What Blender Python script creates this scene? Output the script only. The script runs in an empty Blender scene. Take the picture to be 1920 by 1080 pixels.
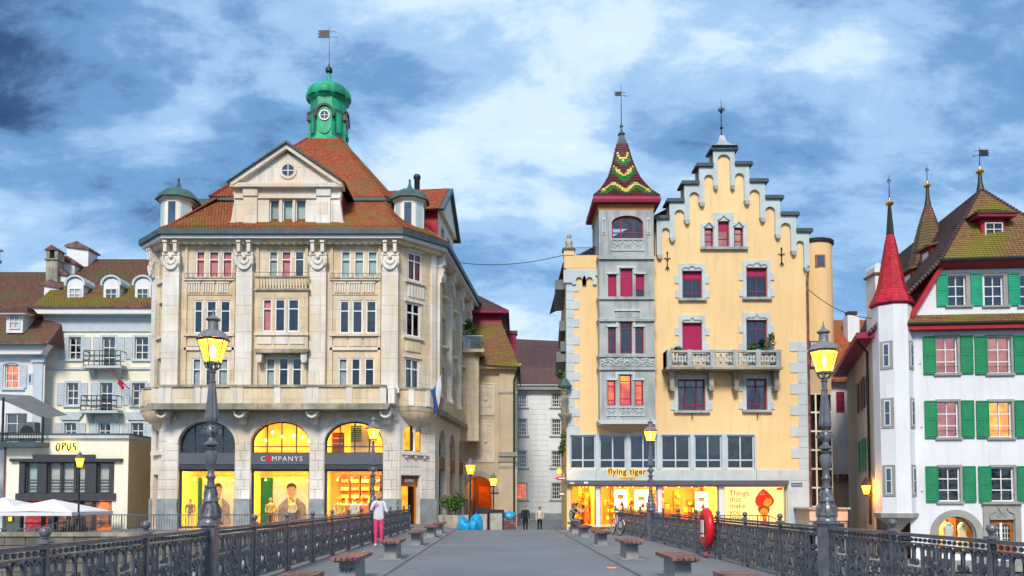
import bpy, bmesh, math, random
from mathutils import Vector, Matrix
random.seed(7)
R = math.radians
PI = math.pi
SC = bpy.context.scene
COL = SC.collection

# ---------------------------------------------------------------- camera
F, CX, PITCH, EYE = 1500.0, 940.0, R(2.5), 1.5
CY = 937 - F * math.tan(PITCH)
cd = bpy.data.cameras.new('camera')
cd.lens = 36 * F / 1920
cd.sensor_width = 36
cd.shift_x = (960 - CX) / 1920
cd.shift_y = (CY - 540) / 1920
cd.clip_start, cd.clip_end = 0.1, 4000
cam = bpy.data.objects.new('camera', cd)
cam.location = (0, 0, EYE)
cam.rotation_euler = (R(90) + PITCH, 0, 0)
COL.objects.link(cam)
SC.camera = cam

# ---------------------------------------------------------------- sky, sun, exposure
SUN_EL, SUN_AZ = R(40), R(188)          # azimuth clockwise from +Y; behind the camera, a little left
w = bpy.data.worlds.new('World')
SC.world = w
w.use_nodes = True
nt = w.node_tree
nt.nodes.clear()
N = lambda t: nt.nodes.new(t)
L = lambda a, b: nt.links.new(a, b)
out = N('ShaderNodeOutputWorld')
sky = N('ShaderNodeTexSky')
sky.sky_type = 'NISHITA'
sky.sun_disc = False
sky.sun_elevation, sky.sun_rotation = SUN_EL, SUN_AZ
sky.air_density, sky.dust_density, sky.ozone_density = 1.0, 0.6, 2.2
bg = N('ShaderNodeBackground')
bg.inputs[1].default_value = 0.10
bgc = N('ShaderNodeBackground')
bgc.inputs[1].default_value = 0.62
tc = N('ShaderNodeTexCoord')
sep = N('ShaderNodeSeparateXYZ')
L(tc.outputs['Generated'], sep.inputs[0])
def mth(op, a, b=None, c=None, clamp=False):
    n = N('ShaderNodeMath'); n.operation = op; n.use_clamp = clamp
    for i, q in enumerate((a, b, c)):
        if q is None: continue
        if isinstance(q, (int, float)): n.inputs[i].default_value = q
        else: L(q, n.inputs[i])
    return n.outputs[0]
zz = mth('ADD', mth('MAXIMUM', sep.outputs[2], 0.0), 0.42)
cmb = N('ShaderNodeCombineXYZ')
L(mth('DIVIDE', sep.outputs[0], zz), cmb.inputs[0])
L(mth('DIVIDE', sep.outputs[1], zz), cmb.inputs[1])
def noise(scale, detail, dist, off, rough=0.55, stretch=(1, 1, 1)):
    mp = N('ShaderNodeMapping')
    mp.inputs['Location'].default_value = off
    mp.inputs['Scale'].default_value = stretch
    mp.inputs['Rotation'].default_value = (0, 0, R(-24))
    L(cmb.outputs[0], mp.inputs[0])
    n = N('ShaderNodeTexNoise')
    n.inputs['Scale'].default_value = scale
    n.inputs['Detail'].default_value = detail
    n.inputs['Roughness'].default_value = rough
    n.inputs['Distortion'].default_value = dist
    L(mp.outputs[0], n.inputs['Vector'])
    return n.outputs[0]
def ramp(fac, stops):
    r = N('ShaderNodeValToRGB')
    e = r.color_ramp.elements
    while len(e) < len(stops): e.new(0.5)
    for k, (p, c) in enumerate(stops):
        e[k].position = p
        e[k].color = (*c, 1) if len(c) == 3 else c
    r.color_ramp.interpolation = 'EASE'
    L(fac, r.inputs[0])
    return r.outputs[0]
big = noise(1.35, 4, 0.1, (2.2, 14.8, 0), 0.5, (0.95, 1.1, 1))
fine = noise(3.6, 10, 0.25, (1.3, 2.2, 0), 0.62, (0.85, 1.2, 1))
wisp = noise(9.0, 8, 0.5, (4.3, 0.7, 0), 0.65, (0.7, 1.4, 1))
shade = mth('ADD', mth('ADD', mth('MULTIPLY', big, 0.62), mth('MULTIPLY', fine, 0.42)), mth('MULTIPLY', wisp, 0.12))
cloud = ramp(shade, [(0.455, (0.02, 0.058, 0.145)), (0.52, (0.105, 0.24, 0.45)), (0.585, (0.28, 0.45, 0.66)), (0.65, (0.52, 0.65, 0.78)), (0.74, (0.70, 0.78, 0.86))])
cover = ramp(shade, [(0.40, (1, 1, 1)), (0.52, (0.82, 0.82, 0.82)), (0.62, (0.97, 0.97, 0.97))])
L(sky.outputs[0], bg.inputs[0])
L(cloud, bgc.inputs[0])
mx = N('ShaderNodeMixShader')
L(cover, mx.inputs[0])
L(bg.outputs[0], mx.inputs[1])
L(bgc.outputs[0], mx.inputs[2])
L(mx.outputs[0], out.inputs[0])

sd = bpy.data.lights.new('sun', 'SUN')
sd.energy, sd.angle, sd.color = 1.5, R(15), (1.0, 0.88, 0.74)
sun = bpy.data.objects.new('sun', sd)
sdir = Vector((math.sin(SUN_AZ) * math.cos(SUN_EL), math.cos(SUN_AZ) * math.cos(SUN_EL), math.sin(SUN_EL)))
sun.rotation_euler = sdir.to_track_quat('Z', 'Y').to_euler()
sun.location = (0, -20, 40)
COL.objects.link(sun)

vs = SC.view_settings
vs.view_transform, vs.look, vs.gamma, vs.use_curve_mapping = 'Standard', 'None', 1, False
vs.exposure = 1.17
SC.render.engine = 'CYCLES'
cy = SC.cycles
cy.use_denoising = True
cy.max_bounces, cy.diffuse_bounces, cy.glossy_bounces, cy.transparent_max_bounces, cy.transmission_bounces = 6, 3, 3, 12, 3
cy.sample_clamp_indirect = 4
cy.caustics_reflective = cy.caustics_refractive = False

# ---------------------------------------------------------------- materials
MATS = {}
def mat(key, col, rough=0.75, var=0.14, scale=1.2, bump=0.0, bscale=30, metal=0.0, spec=0.4, col2=None, streak=0.0, tint=None, emit=None, estr=0.0, fine=0.0, moss=None, ashlar=None):
    if key in MATS: return MATS[key]
    m = bpy.data.materials.new(key)
    m.use_nodes = True
    t = m.node_tree
    p = t.nodes['Principled BSDF']
    n = lambda x: t.nodes.new(x)
    l = t.links.new
    p.inputs['Roughness'].default_value = rough
    p.inputs['Metallic'].default_value = metal
    p.inputs['Specular IOR Level'].default_value = spec
    geo = n('ShaderNodeNewGeometry')
    def nz(s, d=4, vec=None):
        q = n('ShaderNodeTexNoise'); q.inputs['Scale'].default_value = s; q.inputs['Detail'].default_value = d
        l(vec or geo.outputs['Position'], q.inputs['Vector'])
        return q.outputs[0]
    def mixc(fac, a, b, mode='MIX'):
        q = n('ShaderNodeMix'); q.data_type = 'RGBA'; q.blend_type = mode
        for s, v in ((q.inputs[0], fac), (q.inputs[6], a), (q.inputs[7], b)):
            if hasattr(v, 'links'): l(v, s)
            elif isinstance(v, (int, float)): s.default_value = v
            else: s.default_value = (*v, 1)
        return q.outputs[2]
    def rmp(f, a, b):
        q = n('ShaderNodeMapRange'); q.inputs[1].default_value = a; q.inputs[2].default_value = b
        l(f, q.inputs[0]); return q.outputs[0]
    lo = tuple(c * (1 - var) for c in col); hi = tuple(min(1, c * (1 + var)) for c in col)
    base = mixc(rmp(nz(scale), 0.35, 0.65), lo, hi)
    if col2: base = mixc(rmp(nz(scale * 0.45, 6), 0.46, 0.62), base, col2)
    if tint:
        a = n('ShaderNodeAttribute'); a.attribute_name = 'tint'
        cr = n('ShaderNodeValToRGB'); e = cr.color_ramp.elements
        while len(e) < len(tint): e.new(0.5)
        for k, c in enumerate(tint): e[k].position = k / (len(tint) - 1); e[k].color = (*c, 1)
        l(a.outputs['Fac'], cr.inputs[0])
        base = mixc(0.35, cr.outputs[0], base)
    if moss: base = mixc(rmp(nz(0.42, 7), 0.5 - moss[1], 0.62 - moss[1]), base, moss[0])
    if streak:
        mp = n('ShaderNodeMapping'); mp.inputs['Scale'].default_value = (2.2, 2.2, 0.22)
        l(geo.outputs['Position'], mp.inputs[0])
        base = mixc(rmp(nz(1.6, 6, mp.outputs[0]), 0.5, 0.78), base, tuple(c * (1 - streak) for c in col))
    if fine: base = mixc(rmp(nz(bscale, 3), 0.3, 0.7), base, tuple(c * (1 - fine) for c in col))
    if ashlar:
        sx = n('ShaderNodeSeparateXYZ'); l(geo.outputs['Position'], sx.inputs[0])
        ad = n('ShaderNodeMath'); ad.operation = 'ADD'; l(sx.outputs[0], ad.inputs[0]); l(sx.outputs[1], ad.inputs[1])
        cb = n('ShaderNodeCombineXYZ'); l(ad.outputs[0], cb.inputs[0]); l(sx.outputs[2], cb.inputs[1])
        bk = n('ShaderNodeTexBrick'); l(cb.outputs[0], bk.inputs['Vector'])
        bk.inputs['Scale'].default_value = 1; bk.inputs['Brick Width'].default_value = ashlar[0]; bk.inputs['Row Height'].default_value = ashlar[1]
        bk.inputs['Mortar Size'].default_value = 0.012; bk.inputs['Mortar Smooth'].default_value = 0.3
        bk.inputs['Color1'].default_value = (1, 1, 1, 1); bk.inputs['Color2'].default_value = (0.88, 0.87, 0.86, 1); bk.inputs['Mortar'].default_value = (0.66, 0.62, 0.57, 1)
        base = mixc(1.0, base, bk.outputs['Color'], 'MULTIPLY')
    l(base, p.inputs['Base Color'])
    if bump:
        b = n('ShaderNodeBump'); b.inputs['Strength'].default_value = bump; b.inputs['Distance'].default_value = 0.03
        l(nz(bscale, 5), b.inputs['Height']); l(b.outputs[0], p.inputs['Normal'])
    if emit:
        p.inputs['Emission Color'].default_value = (*emit, 1); p.inputs['Emission Strength'].default_value = estr
    MATS[key] = m
    return m
def emis(key, col, s, col2=None, scale=2.0):
    if key in MATS: return MATS[key]
    m = bpy.data.materials.new(key); m.use_nodes = True
    t = m.node_tree; t.nodes.clear()
    o = t.nodes.new('ShaderNodeOutputMaterial'); e = t.nodes.new('ShaderNodeEmission')
    e.inputs[0].default_value = (*col, 1); e.inputs[1].default_value = s
    if col2:
        g = t.nodes.new('ShaderNodeNewGeometry'); q = t.nodes.new('ShaderNodeTexNoise'); q.inputs['Scale'].default_value = scale
        t.links.new(g.outputs['Position'], q.inputs['Vector'])
        mr = t.nodes.new('ShaderNodeMapRange'); mr.inputs[1].default_value = 0.4; mr.inputs[2].default_value = 0.6
        t.links.new(q.outputs[0], mr.inputs[0])
        x = t.nodes.new('ShaderNodeMix'); x.data_type = 'RGBA'
        x.inputs[6].default_value = (*col, 1); x.inputs[7].default_value = (*col2, 1)
        t.links.new(mr.outputs[0], x.inputs[0]); t.links.new(x.outputs[2], e.inputs[0])
    t.links.new(e.outputs[0], o.inputs[0])
    MATS[key] = m
    return m
def glassy(key, tintc, refl, glow=None):
    m = bpy.data.materials.new(key); m.use_nodes = True
    t = m.node_tree; t.nodes.clear()
    o = t.nodes.new('ShaderNodeOutputMaterial')
    tr = t.nodes.new('ShaderNodeBsdfTransparent'); tr.inputs[0].default_value = (*tintc, 1)
    gl = t.nodes.new('ShaderNodeBsdfGlossy'); gl.inputs['Roughness'].default_value = 0.03
    lw = t.nodes.new('ShaderNodeLayerWeight'); lw.inputs[0].default_value = refl
    g = t.nodes.new('ShaderNodeNewGeometry'); q = t.nodes.new('ShaderNodeTexNoise'); q.inputs['Scale'].default_value = 0.9
    t.links.new(g.outputs['Position'], q.inputs['Vector'])
    b = t.nodes.new('ShaderNodeBump'); b.inputs['Strength'].default_value = 0.12; b.inputs['Distance'].default_value = 0.15
    t.links.new(q.outputs[0], b.inputs['Height']); t.links.new(b.outputs[0], gl.inputs['Normal'])
    x = t.nodes.new('ShaderNodeMixShader')
    t.links.new(lw.outputs['Fresnel'], x.inputs[0]); t.links.new(tr.outputs[0], x.inputs[1]); t.links.new(gl.outputs[0], x.inputs[2])
    last = x.outputs[0]
    if glow:
        e = t.nodes.new('ShaderNodeEmission'); e.inputs[0].default_value = (*glow[:3], 1); e.inputs[1].default_value = glow[3]
        ad = t.nodes.new('ShaderNodeAddShader'); t.links.new(last, ad.inputs[0]); t.links.new(e.outputs[0], ad.inputs[1]); last = ad.outputs[0]
    t.links.new(last, o.inputs[0])
    MATS[key] = m
    return m
glassy('glass', (0.92, 0.95, 0.97), 0.44)
glassy('shop_glass', (0.96, 0.97, 0.96), 0.22)
glassy('lantern_glass', (1.0, 0.80, 0.32), 0.15, (1.0, 0.40, 0.015, 1.5))

mat('sandstone', (0.76, 0.62, 0.42), 0.85, 0.12, 0.9, 0.25, 18, col2=(0.76, 0.68, 0.55), streak=0.28, ashlar=(1.15, 0.62))
mat('limestone', (0.82, 0.79, 0.73), 0.85, 0.10, 0.8, 0.25, 18, col2=(0.78, 0.67, 0.52), streak=0.28, ashlar=(2.3, 1.15))
mat('plinth_stone', (0.30, 0.345, 0.36), 0.85, 0.18, 1.5, 0.3, 14)
mat('weathered_stone', (0.40, 0.365, 0.29), 0.9, 0.3, 1.4, 0.4, 12, col2=(0.24, 0.235, 0.19), streak=0.6)
mat('slate_metal', (0.055, 0.085, 0.10), 0.5, 0.2, 2, 0.1, 8)
mat('dark_copper', (0.045, 0.095, 0.10), 0.55, 0.25, 2.2, 0.1, 9, col2=(0.06, 0.14, 0.13))
mat('verdigris', (0.015, 0.42, 0.22), 0.5, 0.25, 1.3, 0.15, 9, col2=(0.01, 0.22, 0.14), streak=0.5)
mat('white_paint', (0.78, 0.79, 0.80), 0.5, 0.04, 3)
mat('zinc', (0.42, 0.45, 0.47), 0.45, 0.12, 2, metal=0.3)
mat('yellow_plaster', (0.90, 0.65, 0.34), 0.9, 0.06, 0.4, 0.15, 30, col2=(0.86, 0.60, 0.30), streak=0.16)
mat('blue_stone', (0.54, 0.62, 0.645), 0.85, 0.08, 1.2, 0.2, 20, streak=0.15)
mat('grey_stone', (0.36, 0.40, 0.40), 0.85, 0.16, 1.1, 0.3, 14, col2=(0.47, 0.50, 0.49), streak=0.4)
mat('magenta_paint', (0.28, 0.008, 0.055), 0.55, 0.1, 3)
mat('magenta_blind', (0.40, 0.004, 0.085), 0.6, 0.06, 3)
mat('red_paint', (0.40, 0.014, 0.028), 0.55, 0.12, 2.5)
mat('red_spire', (0.52, 0.018, 0.035), 0.5, 0.15, 2.0, 0.25, 22)
mat('white_plaster', (0.78, 0.81, 0.85), 0.92, 0.05, 0.5, 0.12, 30, streak=0.13)
mat('taupe_stone', (0.33, 0.335, 0.31), 0.85, 0.1, 1.5, 0.2, 20)
mat('green_paint', (0.0, 0.27, 0.105), 0.5, 0.1, 2.2)
mat('cream_plaster', (0.85, 0.83, 0.69), 0.92, 0.03, 0.5, 0.08, 40, streak=0.07)
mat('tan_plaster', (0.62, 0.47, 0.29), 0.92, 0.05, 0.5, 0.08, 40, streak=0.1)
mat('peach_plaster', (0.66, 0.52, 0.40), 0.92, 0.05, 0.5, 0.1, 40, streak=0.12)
mat('paleblue_paint', (0.52, 0.61, 0.68), 0.7, 0.06, 2)
mat('iron', (0.135, 0.14, 0.16), 0.32, 0.25, 6, 0.12, 40, metal=0.1, spec=0.7)
mat('black_iron', (0.02, 0.022, 0.026), 0.5, 0.2, 6)
mat('lamp_grey', (0.21, 0.205, 0.22), 0.4, 0.2, 6, 0.1, 30, metal=0.1)
mat('gold', (0.75, 0.42, 0.06), 0.3, 0.1, 6, metal=0.9)
mat('dark_frame', (0.045, 0.05, 0.06), 0.5, 0.1, 3)
mat('fascia_grey', (0.10, 0.115, 0.145), 0.5, 0.05, 2)
mat('wood_red', (0.15, 0.058, 0.06), 0.45, 0.3, 7, 0.15, 26, col2=(0.26, 0.13, 0.125))
mat('oak', (0.42, 0.15, 0.035), 0.5, 0.2, 5, 0.15, 20)
mat('concrete', (0.30, 0.31, 0.32), 0.85, 0.14, 2.5, 0.3, 30, streak=0.25)
mat('asphalt', (0.175, 0.20, 0.235), 0.60, 0.2, 0.35, 0.35, 90, fine=0.2)
mat('asphalt_walk', (0.20, 0.215, 0.235), 0.72, 0.12, 0.5, 0.35, 90, fine=0.18)
mat('quay_stone', (0.20, 0.185, 0.155), 0.9, 0.25, 1.2, 0.4, 10, col2=(0.12, 0.115, 0.09))
mat('paving', (0.27, 0.27, 0.275), 0.85, 0.1, 1.2, 0.3, 30)
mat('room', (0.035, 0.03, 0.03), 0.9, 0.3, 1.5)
mat('room_blue', (0.06, 0.10, 0.18), 0.9, 0.3, 1.0)  # blue put into the backing to stand in for sky reflected in panes
mat('curtain_white', (0.55, 0.57, 0.58), 0.9, 0.08, 5)
mat('curtain_grey', (0.42, 0.50, 0.53), 0.9, 0.15, 5)
mat('curtain_pink', (0.75, 0.26, 0.28), 0.9, 0.15, 2)
mat('curtain_orange', (0.62, 0.20, 0.06), 0.9, 0.1, 2)
mat('blind_pale', (0.45, 0.60, 0.62), 0.8, 0.05, 3)
emis('lit_amber', (1.0, 0.36, 0.03), 1.0, (0.85, 0.20, 0.015), 2.2)
emis('lit_orange', (1.0, 0.22, 0.012), 0.85, (0.55, 0.05, 0.008), 1.8)
emis('lit_red', (0.62, 0.055, 0.02), 0.7, (0.9, 0.16, 0.03), 1.2)
emis('lit_pink', (0.42, 0.12, 0.12), 0.55, (0.62, 0.22, 0.16), 1.2)
emis('bulb', (1.0, 0.62, 0.16), 14)
TILES = dict(
    tile_red=([(0.26, 0.055, 0.025), (0.40, 0.10, 0.04), (0.52, 0.16, 0.06), (0.33, 0.075, 0.03)], ((0.30, 0.135, 0.05), 0.0)),
    tile_red_moss=([(0.24, 0.07, 0.03), (0.36, 0.12, 0.045), (0.44, 0.17, 0.06), (0.28, 0.08, 0.03)], ((0.25, 0.17, 0.04), -0.02)),
    tile_brown=([(0.12, 0.06, 0.045), (0.18, 0.085, 0.06), (0.24, 0.125, 0.085), (0.14, 0.065, 0.05)], ((0.15, 0.11, 0.05), 0.02)),
    tile_moss=([(0.18, 0.085, 0.045), (0.24, 0.13, 0.06), (0.22, 0.16, 0.05), (0.15, 0.07, 0.04)], ((0.20, 0.17, 0.022), 0.015)),
    tile_purple=([(0.09, 0.055, 0.065), (0.13, 0.075, 0.085), (0.16, 0.095, 0.095), (0.10, 0.06, 0.07)], ((0.12, 0.075, 0.07), -0.02)))
for k, (t, ms) in TILES.items(): mat(k, t[1], 0.8, 0.2, 3, 0.1, 30, tint=t, moss=ms)
# ---------------------------------------------------------------- mesh helpers
class MB:
    def __init__(s): s.v, s.f = [], []
    def add(s, vs, fs):
        b = len(s.v); s.v += [tuple(v) for v in vs]; s.f += [tuple(b + i for i in f) for f in fs]; return s
    def box(s, x0, x1, y0, y1, z0, z1):
        return s.add([(x0,y0,z0),(x1,y0,z0),(x1,y1,z0),(x0,y1,z0),(x0,y0,z1),(x1,y0,z1),(x1,y1,z1),(x0,y1,z1)],
                     [(0,3,2,1),(4,5,6,7),(0,1,5,4),(1,2,6,5),(2,3,7,6),(3,0,4,7)])
    def cham(s, x0, x1, y0, y1, z0, z1, c):                     # block whose front (y0) edges are chamfered
        return s.add([(x0,y1,z0),(x1,y1,z0),(x1,y1,z1),(x0,y1,z1),(x0,y0+c,z0),(x1,y0+c,z0),(x1,y0+c,z1),(x0,y0+c,z1),
                      (x0+c,y0,z0+c),(x1-c,y0,z0+c),(x1-c,y0,z1-c),(x0+c,y0,z1-c)],
                     [(0,1,5,4),(1,2,6,5),(2,3,7,6),(3,0,4,7),(4,5,9,8),(5,6,10,9),(6,7,11,10),(7,4,8,11),(8,9,10,11),(3,2,1,0)])
    def prism(s, pts, y0, y1):                                  # (x,z) outline extruded along y
        n = len(pts)
        return s.add([(x, y0, z) for x, z in pts] + [(x, y1, z) for x, z in pts],
                     [tuple(range(n)), tuple(range(2*n-1, n-1, -1))] + [(i, n+i, n+(i+1)%n, (i+1)%n) for i in range(n)])
    def slab(s, pts, z0, z1):                                   # (x,y) outline extruded along z
        n = len(pts)
        return s.add([(x, y, z0) for x, y in pts] + [(x, y, z1) for x, y in pts],
                     [tuple(range(n-1, -1, -1)), tuple(range(n, 2*n))] + [(i, (i+1)%n, n+(i+1)%n, n+i) for i in range(n)])
    def rings(s, rings, cap=True, closed=True):
        n = len(rings[0]); b = len(s.v)
        for r in rings: s.v += [tuple(p) for p in r]
        for k in range(len(rings)-1):
            for i in range(n if closed else n-1):
                j = (i+1) % n
                s.f.append((b+k*n+i, b+k*n+j, b+(k+1)*n+j, b+(k+1)*n+i))
        if cap:
            s.f.append(tuple(b+i for i in range(n-1, -1, -1)))
            q = b+(len(rings)-1)*n
            s.f.append(tuple(q+i for i in range(n)))
        return s
    def lathe(s, prof, cx=0, cy=0, seg=12, ph=0.0, flute=0, fd=0.0):
        rr = []
        for r, z in prof:
            rr.append([(cx+(r*(1-(fd if flute and i % 2 else 0)))*math.cos(ph+2*PI*i/seg), cy+(r*(1-(fd if flute and i % 2 else 0)))*math.sin(ph+2*PI*i/seg), z) for i in range(seg)])
        return s.rings(rr)
    def tube(s, pts, r, seg=6, closed=False):
        pts = [Vector(p) for p in pts]; n = len(pts); rr = []
        rad = r if isinstance(r, (list, tuple)) else [r]*n
        up = Vector((0.31, 0.17, 0.93)).normalized()
        for i, p in enumerate(pts):
            t = (pts[(i+1) % n]-pts[i-1]) if closed else (pts[min(i+1, n-1)]-pts[max(i-1, 0)])
            t = t.normalized() if t.length > 1e-9 else Vector((0, 0, 1))
            a = t.cross(up)
            a = a.normalized() if a.length > 1e-3 else t.cross(Vector((1, 0, 0))).normalized()
            b2 = a.cross(t)
            rr.append([p+(a*math.cos(2*PI*k/seg)-b2*math.sin(2*PI*k/seg))*rad[i] for k in range(seg)])
        if closed: rr.append(rr[0])
        return s.rings(rr, cap=not closed)
    def ribbon(s, path, t, d, y=0.0, tl=None):                  # (x,z) path swept as flat bar: t in plane, d across
        n = len(path); rr = []
        for i, (x, z) in enumerate(path):
            x1, z1 = path[min(i+1, n-1)]; x0, z0 = path[max(i-1, 0)]
            l = math.hypot(x1-x0, z1-z0) or 1
            nx, nz = -(z1-z0)/l, (x1-x0)/l
            h = (t if tl is None else t*(tl[i]))/2
            rr.append([(x+nx*h, y-d/2, z+nz*h), (x+nx*h, y+d/2, z+nz*h), (x-nx*h, y+d/2, z-nz*h), (x-nx*h, y-d/2, z-nz*h)])
        return s.rings(rr)
    def ball(s, c, r, seg=10, rg=6, sz=1.0):
        x, y, z = c
        return s.lathe([(max(1e-4, r*math.sin(PI*k/rg)), z-r*sz*math.cos(PI*k/rg)) for k in range(rg+1)], x, y, seg)
    def mesh(s, name, material, smooth=False):
        me = bpy.data.meshes.new(name)
        me.from_pydata(s.v, [], s.f)
        for m in (material if isinstance(material, (list, tuple)) else [material]): me.materials.append(MATS[m])
        if smooth:
            me.polygons.foreach_set('use_smooth', [True]*len(me.polygons))
            me.set_sharp_from_angle(angle=R(smooth if smooth is not True else 40))
        return me
    def build(s, name, material, parent=None, loc=(0, 0, 0), rz=0.0, smooth=False):
        return link(name, s.mesh(name, material, smooth), parent, loc, rz)
def link(name, data, parent=None, loc=(0, 0, 0), rz=0.0, scale=None):
    o = bpy.data.objects.new(name, data)
    COL.objects.link(o)
    o.parent = parent
    o.location = loc
    if rz: o.rotation_euler = (0, 0, rz)
    if scale: o.scale = scale
    return o
def tag(o, label=None, cat=None, group=None, kind=None):
    for k, v in (('label', label), ('category', cat), ('group', group), ('kind', kind)):
        if v: o[k] = v
    return o
def thing(name, label, cat, loc=(0, 0, 0), rz=0.0, group=None):
    return tag(link(name, None, None, loc, rz), label, cat, group)
def copy_tree(o, parent=None, loc=None, rz=None, label=None):
    c = o.copy(); COL.objects.link(c); c.parent = parent
    if loc is not None: c.location = loc
    if rz is not None: c.rotation_euler = (0, 0, rz)
    if label: c['label'] = label
    for ch in KIDS(o): copy_tree(ch, c)
    return c
def KIDS(o): return [c for c in o.children]
UB = {}
def ubox(material):
    if material not in UB: UB[material] = MB().box(0, 1, 0, 1, 0, 1).mesh('unit_' + material, material)
    return UB[material]
def ray(px, py):
    dx, dy = (px-CX)/F, (CY-py)/F
    return dx, math.cos(PITCH)-dy*math.sin(PITCH), math.sin(PITCH)+dy*math.cos(PITCH)
def XP(px, py, Y):
    d = ray(px, py); return d[0]/d[1]*Y
def ZP(py, Y):
    d = ray(CX, py); return EYE+d[2]/d[1]*Y
def arc(cx, cz, rx, rz, a0, a1, n):
    return [(cx+rx*math.cos(a0+(a1-a0)*k/n), cz+rz*math.sin(a0+(a1-a0)*k/n)) for k in range(n+1)]
def offset_poly(pts, d):                                        # convex, counter-clockwise; d>0 outward
    n = len(pts); res = []
    for i in range(n):
        p0, p1, p2 = Vector(pts[i-1]), Vector(pts[i]), Vector(pts[(i+1) % n])
        e1, e2 = (p1-p0).normalized(), (p2-p1).normalized()
        n1, n2 = Vector((e1.y, -e1.x)), Vector((e2.y, -e2.x))
        m = (n1+n2)/(1+n1.dot(n2))
        res.append(tuple(p1+m*d))
    return res

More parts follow.
